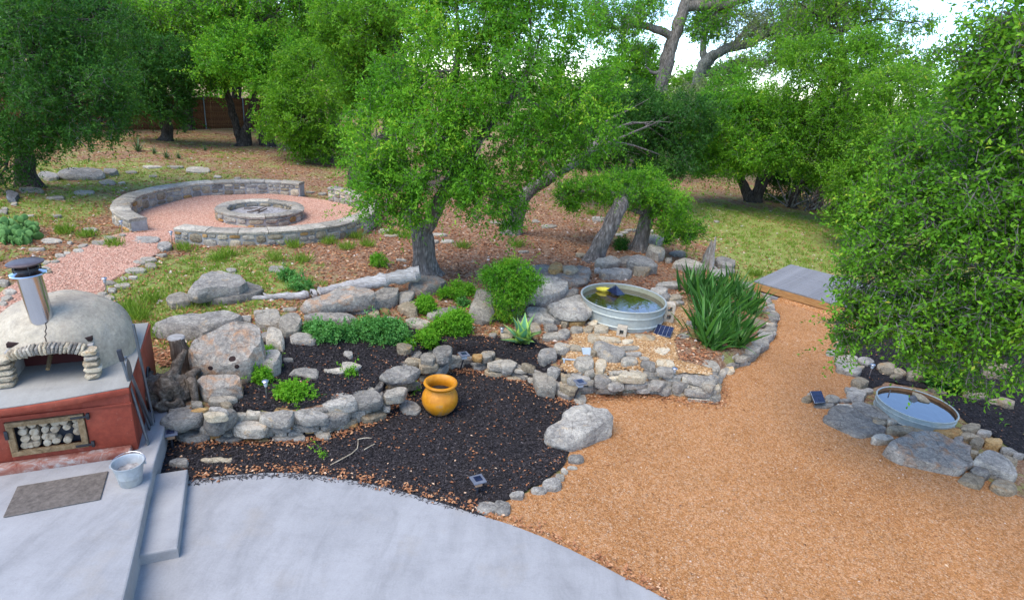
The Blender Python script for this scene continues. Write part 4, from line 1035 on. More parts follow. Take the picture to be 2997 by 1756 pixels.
# ================================================================ fire ring
ZR = .44
def arc_wall(name, label, C, r0, r1, a0, a1, z0, h, seed, full=False, courses=3, slen=.30, face=('in', 'out'), cat='stone wall', pal='llcclttgol'):
    rnd = random.Random(seed)
    root = empty(name, (C.x, C.y, z0)); tag(root, label, cat)
    n = max(8, int((a1 - a0) * r1 / .12))
    A = [a0 + (a1 - a0) * i / n for i in range(n + 1)]
    cap_t = .07
    # mortar core
    prof = [(r0 + .02, -.1), (r0 + .02, h - cap_t), (r1 - .02, h - cap_t), (r1 - .02, -.1)]
    V = [(r * math.cos(a), r * math.sin(a), z) for a in A for r, z in prof]
    F = []
    for i in range(n):
        for k in range(4): F.append((i * 4 + k, i * 4 + (k + 1) % 4, (i + 1) * 4 + (k + 1) % 4, (i + 1) * 4 + k))
    if not full: F += [(0, 1, 2, 3), tuple(n * 4 + k for k in (3, 2, 1, 0))]
    me = pmesh(V, F); bm = bmesh.new(); bm.from_mesh(me); bmesh.ops.recalc_face_normals(bm, faces=bm.faces[:]); bm.to_mesh(me); bm.free()
    link('mortar_core', me, M['mortar'], root)
    # cap flagstones
    a = a0
    k = 0
    while a < a1 - 1e-4:
        da = rnd.uniform(.45, .8) / r1
        b = min(a + da, a1)
        if a1 - b < .25 / r1: b = a1
        m = 5
        V = []; 
        g = .006 / r1
        aa = [a + g + (b - a - 2 * g) * i / m for i in range(m + 1)]
        dz = rnd.uniform(-.008, .008)
        ri, ro = r0 - rnd.uniform(.0, .03), r1 + rnd.uniform(.0, .03)
        for i, t in enumerate(aa):
            w = [rnd.uniform(-.010, .010) for _ in range(6)]
            for (r, z) in ((ri + .01, h - cap_t), (ri + w[0], h - .02), (ri + .025, h + w[1] * .6), ((ri + ro) / 2, h + .008 + w[2] * .6), (ro - .025, h + w[3] * .6), (ro + w[4], h - .02), (ro - .01, h - cap_t)):
                V.append((r * math.cos(t), r * math.sin(t), z + dz))
        F = []
        for i in range(m):
            for q in range(7): F.append((i * 7 + q, i * 7 + (q + 1) % 7, (i + 1) * 7 + (q + 1) % 7, (i + 1) * 7 + q))
        F += [tuple(range(7)), tuple(m * 7 + q for q in range(6, -1, -1))]
        me = pmesh(V, F); bm = bmesh.new(); bm.from_mesh(me); bmesh.ops.recalc_face_normals(bm, faces=bm.faces[:]); bm.to_mesh(me); bm.free()
        me.shade_smooth(); me.set_sharp_from_angle(angle=R_(40))
        link('cap_stone', me, M['rock_' + rnd.choice('llgl')], root)
        a = b
    # face stones
    def face_stone(ang, z, w, hh, r, sign):
        nn = rnd.choice((6, 7, 8)); ph = rnd.uniform(0, 6)
        V = []; out = []
        for i in range(nn):
            t = ph + 2 * math.pi * i / nn
            x = math.copysign(abs(math.cos(t)) ** .6, math.cos(t)) * w / 2 * rnd.uniform(.88, 1.02); y = math.copysign(abs(math.sin(t)) ** .6, math.sin(t)) * hh / 2 * rnd.uniform(.88, 1.02)
            out.append((x, y))
        pr_ = rnd.uniform(.018, .04)
        for (sc, d) in ((1.0, -.05), (1.0, pr_ * .4), (.82, pr_), (.4, pr_ * 1.1)):
            for x, y in out:
                rr = r + sign * (d + rnd.uniform(-.004, .004)); t = ang + x * sc / r
                V.append((rr * math.cos(t), rr * math.sin(t), z + y * sc))
        F = []
        for q in range(3):
            for i in range(nn):
                j = (i + 1) % nn; F.append((q * nn + i, q * nn + j, (q + 1) * nn + j, (q + 1) * nn + i))
        F += [tuple(range(nn)), tuple(3 * nn + i for i in range(nn))]
        me = pmesh(V, F); bm = bmesh.new(); bm.from_mesh(me); bmesh.ops.recalc_face_normals(bm, faces=bm.faces[:]); bm.to_mesh(me); bm.free()
        me.shade_smooth(); me.set_sharp_from_angle(angle=R_(40))
        link('face_stone', me, M['rock_' + rnd.choice(pal)], root)
    hb = h - cap_t
    for sgn, r in ((-1, r0 + .02), (1, r1 - .02)):
        if ('in' if sgn < 0 else 'out') not in face: continue
        # big / small bands
        a = a0
        while a < a1 - .05 / r:
            w = rnd.uniform(.75, 1.3) * slen
            if a + w / r > a1: w = max(.08, (a1 - a) * r)
            mid = a + w / 2 / r
            if rnd.random() < .45:
                hs = [hb * rnd.uniform(.58, .75)]
            else:
                t = rnd.uniform(.38, .6); hs = [hb * t]
            rest = hb - hs[0]
            if rest > .15: hs += [rest * .5, rest * .5]
            else: hs.append(rest)
            if rnd.random() < .5: hs = hs[::-1]
            z = 0
            for q in hs:
                if w > .3 and q < .13 and rnd.random() < .6:
                    sp = rnd.uniform(.4, .6)
                    face_stone(a + w * sp / 2 / r, z + q / 2, w * sp - .012, q - .012, r, sgn)
                    face_stone(a + (w * sp + w * (1 - sp) / 2) / r, z + q / 2, w * (1 - sp) - .012, q - .012, r, sgn)
                else:
                    face_stone(mid, z + q / 2, w - .012, q - .012, r, sgn)
                z += q
            a += w / r
    return root
d2r = math.radians
arc_wall('ring_seat_wall', 'curved mortared stone seat wall on the far left side of the fire ring', FIRE_C, 2.9, 3.3, d2r(87), d2r(240.5), ZR, .43, 5)
arc_wall('ring_seat_wall', 'curved mortared stone seat wall on the near right side of the fire ring', FIRE_C, 2.9, 3.3, d2r(-97), d2r(67), ZR, .43, 6)
PIT_C = Vector((-6.95, 15.72))
_p = arc_wall('fire_pit', 'round mortared stone fire pit in the middle of the gravel ring', PIT_C, .80, 1.10, 0, 2 * math.pi, ZR, .34, 9, True, cat='fire pit', slen=.34, pal='tlcotlgt')
V = [(0, 0, .19)]
for k, r in enumerate((.2, .4, .6, .81)):
    for i in range(28):
        a = i / 28 * 2 * math.pi
        V.append((r * math.cos(a), r * math.sin(a), .18 + .05 * noise.noise(Vector((r * math.cos(a) * 5, r * math.sin(a) * 5, 3)))))
F = [(0, 1 + i, 1 + (i + 1) % 28) for i in range(28)]
for k in range(3):
    for i in range(28): F.append((1 + k * 28 + i, 1 + (k + 1) * 28 + i, 1 + (k + 1) * 28 + (i + 1) % 28, 1 + k * 28 + (i + 1) % 28))
link('ash_bed', pmesh(V, F, True), M['ash'], _p)
rnd = random.Random(4)
for i in range(5):
    a = rnd.uniform(0, 6.28); r = rnd.uniform(.05, .5)
    c = Vector((r * math.cos(a), r * math.sin(a), .22)); d = Vector((rnd.uniform(-1, 1), rnd.uniform(-1, 1), rnd.uniform(-.1, .2))).normalized() * .18
    link('charred_stick', tubes([([c - d, c, c + d], [.018, .02, .012])], 7, .4, i), M['stump_wood'], _p)

# ================================================================ pizza oven
OV = empty('pizza_oven', (-4.10, 5.66, .30), math.atan2(.415, .91))
tag(OV, 'domed clay pizza oven on a red stucco base with a steel chimney', 'oven')
# local frame: x to the right along the front, y to the back. Right front corner at 0,0
OW, OD_, CH = 1.50, 1.80, .80
def ov(name, me, mat, par=None, loc=None):
    return link(name, me, M[mat], par or OV, loc)
def boxat(x0, x1, y0, y1, z0, z1, bev=.01):
    bm = bmesh.new(); bmesh.ops.create_cube(bm, size=1)
    for v in bm.verts: v.co = Vector(((x0 + x1) / 2 + v.co.x * (x1 - x0), (y0 + y1) / 2 + v.co.y * (y1 - y0), (z0 + z1) / 2 + v.co.z * (z1 - z0)))
    if bev: bmesh.ops.bevel(bm, geom=bm.edges[:], offset=bev, segments=2, affect='EDGES', profile=.5)
    return bm_done(bm, True, 40)
# base body with the door opening: left, right, top band, back
DX0, DX1, DZ0, DZ1 = -1.13, -.44, .13, .55
ov('base_wall', boxat(DX1, 0, 0, OD_, -.02, CH - .07), 'red_stucco')
ov('base_wall', boxat(-OW, DX0, 0, OD_, -.02, CH - .07), 'red_stucco')
ov('base_wall', boxat(DX0 - .004, DX1 + .004, .003, OD_ - .003, DZ1, CH - .072, 0), 'red_stucco')
ov('base_wall', boxat(DX0 - .004, DX1 + .004, .003, OD_ - .003, -.02, DZ0, 0), 'red_stucco')
ov('base_wall', boxat(DX0 - .004, DX1 + .004, .75, OD_ - .003, DZ0, DZ1, 0), 'soot_and_shade')
ov('ledge_band', boxat(-OW - .02, .012, -.018, .02, .585, .615, .008), 'red_stucco')
ov('plinth', boxat(-OW - .03, -.05, -.13, -.004, -.02, .085, .02), 'worn_stucco')
# curved counter top slab
def counter_outline(inset=0.0):
    pts = []
    for i in range(25):
        t = i / 24
        x = -OW - .04 + (OW + .05) * t
        bow = .10 + .10 * math.sin(math.pi * min(1, (1 - t) * .62 + .0))
        pts.append((x, -bow * (1 - .75 * t ** 3) + inset))
    pts += [(.012 - inset, OD_ + .01), (-OW - .04, OD_ + .01)]
    return pts
def prism(pts, z0, z1, bev=0.0):
    bm = bmesh.new()
    f = bm.faces.new([bm.verts.new((x, y, z0)) for x, y in pts])
    r = bmesh.ops.extrude_face_region(bm, geom=[f])
    for v in [g for g in r['geom'] if isinstance(g, bmesh.types.BMVert)]: v.co.z = z1
    bmesh.ops.recalc_face_normals(bm, faces=bm.faces[:])
    if bev:
        bmesh.ops.bevel(bm, geom=[e for e in bm.edges if abs(e.verts[0].co.z - e.verts[1].co.z) < 1e-6], offset=bev, segments=2, affect='EDGES', profile=.5)
    return bm_done(bm, True, 40)
ov('counter_edge', prism(counter_outline(), CH - .07, CH - .004, .012), 'red_stucco')
ov('counter_top', prism(counter_outline(.022), CH - .003, CH + .012, .004), 'counter_top')
# dome with mouth: lathe grid minus the mouth
DC = Vector((-.76, 1.08)); DR, DH = .72, .70
MX, MW, MH = -.75, .335, .30                      # mouth centre, half width, height
V, F = [], []
NU, NV = 72, 30
def dome_pt(a, t):
    rr = DR * (math.cos(t) ** .72) ; zz = DH * (math.sin(t) ** .95)
    p = Vector((DC.x + rr * math.cos(a), DC.y + rr * 1.0 * math.sin(a), zz))
    w = .018 * noise.noise(p * 3.0) + .008 * noise.noise(p * 9.0)
    p += Vector((math.cos(a) * w, math.sin(a) * w, w))
    # forward bulge toward the mouth
    fw = max(0, -math.sin(a)) ** 3 * math.cos(t)
    p.y -= .03 * fw
    return p
idx = {}
for j in range(NV + 1):
    t = (math.pi / 2) * j / NV
    for i in range(NU):
        V.append(dome_pt(2 * math.pi * i / NU, t) + Vector((0, 0, CH + .008)))
def in_mouth(p):
    x = abs(p.x - MX); z = p.z - CH - .01
    return p.y < DC.y - .1 and x < MW and z < MH * math.sqrt(max(0, 1 - (x / MW) ** 2 * .45))
for j in range(NV):
    for i in range(NU):
        q = (j * NU + i, j * NU + (i + 1) % NU, (j + 1) * NU + (i + 1) % NU, (j + 1) * NU + i)
        c = sum((V[k] for k in q), Vector()) / 4
        if not in_mouth(c): F.append(q)
dome = ov('dome', pmesh(V, F, True), 'dome_clay')
# mouth: stone pillars and arch, inner tunnel, door with wooden handle
rnd = random.Random(12)
def ostone(c, s, mat, rot=0.0, name='arch_stone'):
    bm = bmesh.new(); bmesh.ops.create_icosphere(bm, subdivisions=2, radius=1)
    so = Vector((rnd.uniform(0, 50), rnd.uniform(0, 50), 0))
    for v in bm.verts:
        d = v.co.copy()
        p = Vector([math.copysign(abs(k) ** .55, k) for k in d])
        p *= 1 + .16 * noise.noise(d * 1.6 + so)
        v.co = Vector((p.x * s[0], p.y * s[1], p.z * s[2])) * .82
    me = bm_done(bm, True, 35)
    o = ov(name, me, mat, dome); o.location = c; o.rotation_euler = (0, rot, 0); return o
yF = DC.y - DR - .02
for sgn in (-1, 1):
    z = CH + .012
    for k in range(5):
        h_ = rnd.uniform(.058, .072)
        w = rnd.uniform(.08, .10) * (1.12 - k * .03)
        ostone(Vector((MX + sgn * (MW + .05 + rnd.uniform(-.01, .01)), yF - .02 + k * .012, z + h_ / 2)), (w, .11, h_ * .55), rnd.choice(('rock_c', 'rock_c', 'rock_l', 'rock_t')))
        z += h_
NA = 19
for k in range(NA):
    t = (k + .5) / NA
    x = MX - MW * .98 + 2 * MW * .98 * t
    e = (t - .5) * 2
    z = CH + .325 + .06 * (1 - e * e)
    ostone(Vector((x, yF + .045 - .03 * (1 - e * e), z)), (.0235, .09, rnd.uniform(.055, .072)), rnd.choice(('rock_c', 'rock_l', 'rock_g', 'rock_l', 'rock_c')), e * .55 + rnd.uniform(-.1, .1))
link('mouth_lining', boxat(MX - MW - .03, MX + MW + .03, yF + .42, yF + .46, CH + .0135, CH + .40, 0), M['door_red'], dome)
link('mouth_lining', boxat(MX - MW - .06, MX - MW - .005, yF + .10, yF + .42, CH + .0135, CH + .34, .005), M['mortar'], dome)
link('mouth_lining', boxat(MX + MW + .005, MX + MW + .06, yF + .10, yF + .42, CH + .0135, CH + .34, .005), M['mortar'], dome)
link('mouth_lining', boxat(MX - MW - .05, MX + MW + .05, yF + .17, yF + .42, CH + .36, CH + .41, .005), M['soot_and_shade'], dome)
dh = ov('door_handle', tubes([([(MX - .06, yF + .44, CH + .21), (MX - .06, yF + .30, CH + .16)], [.022, .022])], 8), 'dark_metal')
link('grip', tubes([([(MX - .06, yF + .30, CH + .165), (MX - .06, yF + .13, CH + .085)], [.024, .021])], 8), M['frame_wood'], dh)
# crack in the dome
cp_ = []
for i in range(10):
    t = .62 + .42 * (1 - i / 9)
    a = -math.pi / 2 - .03 + .035 * math.sin(i * 2.3) + .02 * (i % 3)
    cp_.append(dome_pt(a, t) + Vector((0, -.001, CH + .010)))
ov('dome_crack', tubes([(cp_, .0045)], 5), 'soot_and_shade', dome)
# chimney
CX, CY, CZ0 = -.82, .68, 1.36
ch = ov('chimney', lathe([(.128, 0.02), (.130, .05), (.130, .73), (.126, .73), (.126, .70)], 40), 'chimney_steel', None, (CX, CY, CZ0)); ch.scale = (.86, .86, .80); ch.rotation_euler = (0, -.07, 0)
link('chimney_collar', lathe([(.131, .70), (.19, .705), (.198, .715), (.192, .728), (.15, .745), (.132, .755), (.118, .77)], 40), M['chimney_steel'], ch)
link('cap_band', lathe([(.118, .76), (.128, .77), (.13, .80), (.122, .80), (.115, .78)], 36), M['dark_metal'], ch)
link('cap_neck', lathe([(.10, .75), (.10, .86)], 30), M['soot_and_shade'], ch)
for k in range(4):
    a = k * math.pi / 2 + .4
    link('cap_strut', tubes([([(.135 * math.cos(a), .135 * math.sin(a), .72), (.14 * math.cos(a), .14 * math.sin(a), .80), (.12 * math.cos(a), .12 * math.sin(a), .87)], .008)], 5), M['dark_metal'], ch)
link('chimney_cap', lathe([(.0, .895), (.10, .893), (.172, .886), (.196, .872), (.192, .855), (.12, .862), (.0, .868)], 40), M['cap_steel'], ch)
# firewood door with glass-less wooden frame
dr = empty('fire_door', (0, 0, 0)); dr.parent = OV; dr.matrix_world = OV.matrix_world.copy()
dr.matrix_parent_inverse = Matrix.Identity(4); dr.location = (0, 0, 0); dr.rotation_euler = (0, 0, 0)
for (x0, x1, z0, z1) in ((DX0 + .005, DX1 - .005, DZ1 - .062, DZ1 - .006), (DX0 + .005, DX1 - .005, DZ0 + .006, DZ0 + .062), (DX0 + .005, DX0 + .064, DZ0 + .063, DZ1 - .063), (DX1 - .064, DX1 - .005, DZ0 + .063, DZ1 - .063)):
    link('frame_rail', boxat(x0, x1, -.022, .02, z0, z1, .004), M['frame_wood'], dr)
link('back_panel', boxat(DX0 + .03, DX1 - .03, .10, .12, DZ0 + .03, DZ1 - .03, 0), M['black_plastic'], dr)
for z in (DZ0 + .035, DZ1 - .035):
    link('hinge', boxat(DX1 - .12, DX1 + .05, -.034, -.0225, z - .012, z + .012, .003), M['dark_metal'], dr)
    link('hinge', boxat(DX1 + .02, DX1 + .05, -.033, -.003, z - .035, z + .035, .003), M['dark_metal'], dr)
link('latch', boxat(DX0 - .01, DX0 + .02, -.04, -.0225, .36, .46, .003), M['dark_metal'], dr)
rnd = random.Random(3)
spots = []
for row in range(4):
    for c in range(6):
        if row == 0 and c > 4: continue
        if row in (0, 1) and c in (3, 4) and row == 1: continue
        spots.append((DX0 + .125 + c * .094 + rnd.uniform(-.012, .012), DZ0 + .105 + row * .077 + rnd.uniform(-.008, .008)))
spots += [(DX0 + .17, DZ0 + .10), (DX0 + .36, DZ0 + .17)]
for x, z in spots:
    r = rnd.uniform(.034, .042)
    link('log_slice', tubes([([(x, .015, z), (x, .02, z), (x, .11, z)], [r * .9, r, r])], 14, .18, rnd.random() * 40), M['log_end'], dr)
# arched niche on the right side: flat dark sheet painted as its shade
ap = [(1.02, .03), (1.02, .30)] + [(1.02 + .14 * (1 - math.cos(t)), .30 + .15 * math.sin(t)) for t in np.linspace(.2, math.pi - .2, 9)] + [(1.30, .30), (1.30, .03)]
ov('niche_shade', pmesh([(.0045, y, z) for y, z in ap], [tuple(range(len(ap)))]), 'soot_and_shade')
ov('niche_hoop', tubes([([(.012, y, z) for y, z in ap], .014)], 6), 'dark_metal')
# welcome mat, bucket, tools
def mat_obj():
    cs = [fxa('o', *q, .30) for q in ((165, 1110), (1020, 965), (945, 1230), (30, 1400))]
    c = sum(cs, Vector()) / 4
    bm = bmesh.new()
    f = bm.faces.new([bm.verts.new((p.x - c.x, p.y - c.y, .004)) for p in cs])
    r = bmesh.ops.extrude_face_region(bm, geom=[f])
    for v in [g for g in r['geom'] if isinstance(g, bmesh.types.BMVert)]: v.co.z = .016
    bmesh.ops.recalc_face_normals(bm, faces=bm.faces[:])
    bmesh.ops.bevel(bm, geom=bm.edges[:], offset=.005, segments=1, affect='EDGES')
    o = link('doormat', bm_done(bm), M['mat_rubber'], None, c)
    tag(o, 'worn brown rubber mat lying in front of the oven', 'mat')
mat_obj()
B = empty('bucket', (-3.83, 5.10, .302)); tag(B, 'old galvanised bucket with ashes standing at the patio edge', 'bucket')
link('pail', lathe([(.0, .0), (.10, .0), (.105, .008), (.118, .10), (.121, .103), (.121, .112), (.146, .245), (.153, .25), (.153, .258), (.146, .258), (.138, .25), (.10, .015), (0, .015)], 36), M['galv_bucket'], B)
V = [(0, 0, .155)]
for k, r in enumerate((.05, .09, .126)):
    for i in range(20):
        a = i / 20 * 6.2832; V.append((r * math.cos(a), r * math.sin(a), .15 + .025 * noise.noise(Vector((r * math.cos(a) * 20, r * math.sin(a) * 20, 1)))))
F = [(0, 1 + i, 1 + (i + 1) % 20) for i in range(20)] + [(1 + k * 20 + i, 1 + (k + 1) * 20 + i, 1 + (k + 1) * 20 + (i + 1) % 20, 1 + k * 20 + (i + 1) % 20) for k in range(2) for i in range(20)]
link('ashes', pmesh(V, F, True), M['ash'], B)
hp = [(.158 * math.cos(t), .158 * math.sin(t), .245 + .03 * math.sin(t - .4)) for t in np.linspace(.4, math.pi + .4, 14)]
link('bail_handle', tubes([(hp, .0045)], 6), M['steel'], B)
for a in (.4, math.pi + .4):
    link('handle_ear', box(.03, .012, .04, .003), M['galv_bucket'], B, (.152 * math.cos(a), .152 * math.sin(a), .205))
def tool(name, label, p0, p1, parts):
    p0, p1 = Vector(p0), Vector(p1)
    r = empty(name, p0); tag(r, label, 'oven tool')
    d = p1 - p0
    link('shaft', tubes([([Vector(), d * .5, d], [.016, .016, .015])], 8), M['tool_metal'], r)
    ax = d.normalized(); side = ax.cross(Vector((.91, .415, 0))).normalized(); nrm = ax.cross(side)
    for (nm, t, w, l, th, mat) in parts:
        c = d * t
        V = []
        if nm == 'blade':
            ring = [(math.cos(k / 18 * 6.2832) * w / 2, math.sin(k / 18 * 6.2832) * l / 2) for k in range(18)]
        else:
            ring = [(-w / 2, -l / 2), (w / 2, -l / 2), (w / 2, l / 2), (-w / 2, l / 2)]
        for s_ in (-1, 1):
            for x, y in ring: V.append(c + side * x + ax * y + nrm * th * s_ / 2)
        n_ = len(ring)
        F = [tuple(range(n_)), tuple(range(2 * n_ - 1, n_ - 1, -1))] + [(i, (i + 1) % n_, n_ + (i + 1) % n_, n_ + i) for i in range(n_)]
        link(nm, pmesh(V, F), M[mat], r)
    return r
tool('oven_brush', 'oven brush with black bristles leaning on the red oven wall', fxa('o', 1392, 700, .305), fxa('p', 1378, 1265, 1.40), [('bristle_head', 1.02, .045, .13, .04, 'black_plastic'), ('scraper', .0, .07, .11, .012, 'tool_metal')])
tool('pizza_peel', 'round bladed metal pizza peel leaning on the red oven wall', fxa('o', 1425, 520, .31), fxa('p', 1500, 1480, 1.26), [('blade', 1.12, .19, .30, .006, 'tool_metal')])
tool('ash_shovel', 'long handled ash shovel standing blade down beside the oven', fxa('o', 1445, 500, .31), fxa('p', 1516, 890, 1.62), [('shovel_blade', .06, .10, .17, .02, 'steel')])
tool('poker', 'thin metal fire poker leaning beside the ash shovel', fxa('o', 1405, 560, .31), fxa('p', 1425, 1260, 1.34), [('hook', .0, .04, .06, .014, 'dark_metal')])

# ================================================================ stock tanks
def tank(label, c, r, h, sink, water_h, wmat, inside):
    t = empty('stock_tank', (c.x, c.y, c.z)); tag(t, label, 'water tank')
    pr_ = [(r * .985, -sink), (r * .985, h * .18), (r * 1.008, h * .21), (r * 1.008, h * .24), (r * .985, h * .27), (r * .985, h * .60), (r * 1.01, h * .635), (r * 1.01, h * .67), (r * .985, h * .70), (r * .985, h * .95)]
    link('shell', lathe(pr_, 72), M['galvanised'], t)
    link('rim', lathe([(r * .985, h * .945), (r * 1.012, h * .95), (r * 1.022, h * .98), (r * 1.012, h * 1.0), (r * .992, h * 1.0), (r * .978, h * .985), (r * .978, h * .95)], 72), M['galvanised'], t)
    link('inner_wall', lathe([(r * .977, h * .96), (r * .975, h * .66), (r * .985, h * .64), (r * .975, h * .62), (r * .975, -sink)], 72), M[inside], t)
    n = 64
    V = [(0, 0, water_h)] + [(r * .974 * math.cos(i / n * 6.283185), r * .974 * math.sin(i / n * 6.283185), water_h) for i in range(n)]
    link('water', pmesh(V, [(0, 1 + i, 1 + (i + 1) % n) for i in range(n)]), M[wmat], t)
    return t
T1H = .42
_rim1 = (at(1698.4, 856.7, .86) + at(1951.6, 891.6, .86)) / 2
T1R = (at(1698.4, 856.7, .86) - at(1951.6, 891.6, .86)).length / 2 * .985
_c1 = at(1825, 869, .86)
T1 = Vector((_c1.x, _c1.y, .86 - T1H))
tank('large round galvanised stock tank pond with a floating solar pump', T1, T1R, T1H, .12, T1H - .10, 'water_brown', 'galv_inside')
_c2 = at(2683, 1181, .24)
T2R = (at(2559.8, 1147.7, .24) - at(2806, 1220.8, .24)).length / 2 * .975
T2 = Vector((_c2.x, _c2.y, 0.0))
tank('small round stock tank sunk among flat boulders beside the path', T2, T2R, .24, .15, .18, 'water_dark', 'rust_inside')
# floating pump, yellow float, bricks
p = fxa('g', 1080, 850, T1.z + T1H - .07)
o = empty('floating_pump', p); tag(o, 'dark floating solar pump panel in the large tank', 'solar pump')
V = [(-.17, .04, .02), (.02, -.17, .0), (.20, -.02, -.02), (.02, .18, .10), (0, 0, .13)]
link('panel_wing', pmesh([V[0], V[1], V[4], V[3]], [(0, 1, 2, 3)]), M['solar_cell'], o)
link('panel_wing', pmesh([V[1], V[2], V[3], V[4]], [(0, 1, 2, 3)]), M['solar_cell'], o)
link('pump_body', lathe([(0, -.10), (.08, -.10), (.08, .02), (0, .03)], 16), M['black_plastic'], o, (.0, .0, 0))
p = fxa('g', 965, 818, T1.z + T1H - .06)
bm = bmesh.new(); bmesh.ops.create_icosphere(bm, subdivisions=3, radius=1)
for v in bm.verts:
    v.co = Vector((v.co.x * .15, v.co.y * .06, v.co.z * .05)) * (1 + .25 * noise.noise(v.co * 3))
o = link('yellow_float', bm_done(bm, True), M['yellow_float'], None, p); tag(o, 'yellow sponge float at the back of the large tank', 'pond float')
p = at(2740, 1176, .19)
me, org = rock_mesh([fxa('e', *q, .235 if i < 2 else .20) for i, q in enumerate(((1000, 240), (1100, 270), (1200, 355), (1090, 340)))], .16, 3, 12, .04)
o = link('ramp_stone', me, M['rock_t'], None, org); tag(o, 'flat tan stone slanting into the small tank', 'rock')
me, org = rock_mesh([fxa('e', *q, .20) for q in ((965, 290), (1030, 285), (1060, 330), (1010, 350), (970, 330))], .10, 5, 12, .05)
o = link('pond_rock', me, M['rock_d'], None, org); tag(o, 'mossy dark rock standing in the small tank', 'rock')
p = fxa('e', 750, 285, .18)
o = link('pond_stick', tubes([([p + Vector((-.03, -.02, -.03)), p + Vector((.03, .06, .07))], .008)], 6), M['dark_metal'], None); tag(o, 'short dark stick poking out of the small tank', 'stick')
# cinder blocks
def cinder(label, fr, quad, z0, z1, holes, dpt, name='cinder_block'):
    """front face quad px (tl,tr,br,bl), tops at z1 and bottoms at z0"""
    tl, tr, br, bl = quad
    a, b = fxa(fr, *bl, z0), fxa(fr, *br, z0)
    ux = (b - a); w = ux.length; ux.normalize()
    h = max(z1 - z0, .05)
    nb = Vector((-ux.y, ux.x, 0))
    o = empty(name, a); tag(o, label, 'concrete block')
    t = .05
    def pc(x0, x1, q0, q1, nm='web'):
        V = []
        for y in (0, dpt):
            for (x, z) in ((x0, q0), (x1, q0), (x1, q1), (x0, q1)):
                V.append(ux * x + nb * y + Vector((0, 0, z)))
        F = [(0, 1, 2, 3), (7, 6, 5, 4), (0, 4, 5, 1), (1, 5, 6, 2), (2, 6, 7, 3), (3, 7, 4, 0)]
        link(nm, pmesh(V, F), M['cinder'], o)
    pc(0, t, 0, h); pc(w - t, w, 0, h)
    zs = np.linspace(0, h - t, holes + 1)
    for z in zs: pc(t, w - t, z, z + t, 'cross_web')
    return o
zt = hz(T1.x + T1R, T1.y - .1)
cinder('tan two hole concrete block standing at the right of the large tank', 'd', ((215, 410), (320, 425), (255, 610), (150, 600)), zt, zt + .36, 2, .17)
_q = gF('c', 1060, 370)
cinder('small tan concrete block in front of the large tank', 'c', ((1050, 215), (1160, 240), (1110, 372), (995, 350)), _q.z, _q.z + .19, 1, .14)
# solar panels
def solar(label, fr, quad, z, cols, rows):
    P = [fxa(fr, *q, zz) for q, zz in zip(quad, z)]
    c = sum(P, Vector()) / 4
    o = empty('solar_charger', c); tag(o, label, 'solar panel')
    P = [p - c for p in P]
    n = (P[1] - P[0]).cross(P[3] - P[0]).normalized()
    if n.z < 0: n = -n
    def bil(u, v): return P[0].lerp(P[1], u).lerp(P[3].lerp(P[2], u), v)
    def plate(u0, u1, v0, v1, h0, h1, nm, mat, par):
        V = [bil(u, v) + n * h for h in (h0, h1) for u, v in ((u0, v0), (u1, v0), (u1, v1), (u0, v1))]
        return link(nm, pmesh(V, [(3, 2, 1, 0), (4, 5, 6, 7), (0, 1, 5, 4), (1, 2, 6, 5), (2, 3, 7, 6), (3, 0, 4, 7)]), M[mat], par)
    plate(-.03, 1.03, -.03, 1.03, -.02, -.004, 'frame', 'black_plastic', o)
    bk = plate(0, 1, 0, 1, -.003, .002, 'backing', 'white_frame', o)
    for i in range(cols):
        for j in range(rows):
            gx, gy = .008, .009
            plate(i / cols + gx, (i + 1) / cols - gx * .3, j / rows + gy, (j + 1) / rows - gy * .3, .003, .006, 'cell', 'solar_cell', o)
    return o
zt = gF('c', 1560, 350).z
solar('small solar panel leaning beside the large stock tank', 'c', ((1495, 200), (1690, 240), (1645, 358), (1445, 315)), (zt + .13, zt + .13, zt + .03, zt + .03), 4, 3)
solar('small solar panel lying on flat stones at the path edge', 'f', ((258, 705), (375, 700), (418, 820), (305, 828)), (.18, .18, .12, .12), 2, 5)
# pvc pipe, tile fragment
p0, p1 = gF('c', 350, 640), gF('c', 540, 665)
o = link('pipe', tubes([([p0 + Vector((0, 0, .03)), p1 + Vector((0, 0, .03))], .016), ([p0 + Vector((.03, 0, .03)), p0 + Vector((.02, -.12, .025))], .014)], 8), M['pvc']); tag(o, 'short grey plastic pipe lying in the pebbles', 'pipe')
c = gF('c', 640, 560)
o = link('tile', box(.16, .15, .05, .006), M['pvc'], None, c + Vector((0, 0, .01))); o.rotation_euler = (R_(28), 0, .2); tag(o, 'broken pale glazed tile lying in the pebble bed', 'tile')

# ================================================================ pot
P = at(1283, 1218, 0.0) + Vector((0, .10, 0)); P.z = .02
pt = empty('clay_pot', P); tag(pt, 'empty orange glazed round clay pot standing in the black mulch', 'pot')
_s = (at(1232.6, 1146.8, .40) - at(1331.2, 1146.8, .40)).length / 2
k = _s / .185
link('body', lathe([(r * k, z * k) for r, z in [(.0, .0), (.11, .0), (.125, .015), (.168, .06), (.198, .12), (.205, .17), (.196, .225), (.170, .275), (.150, .30), (.146, .318), (.160, .338), (.182, .352), (.190, .366), (.184, .380), (.166, .382), (.148, .368), (.134, .33), (.130, .30), (.14, .25)]], 56), M['pot_glaze'], pt)
n = 24
link('soil', pmesh([(0, 0, .26 * k)] + [(.142 * k * math.cos(i / n * 6.2832), .142 * k * math.sin(i / n * 6.2832), .26 * k) for i in range(n)], [(0, 1 + i, 1 + (i + 1) % n) for i in range(n)]), M['pot_soil'], pt)

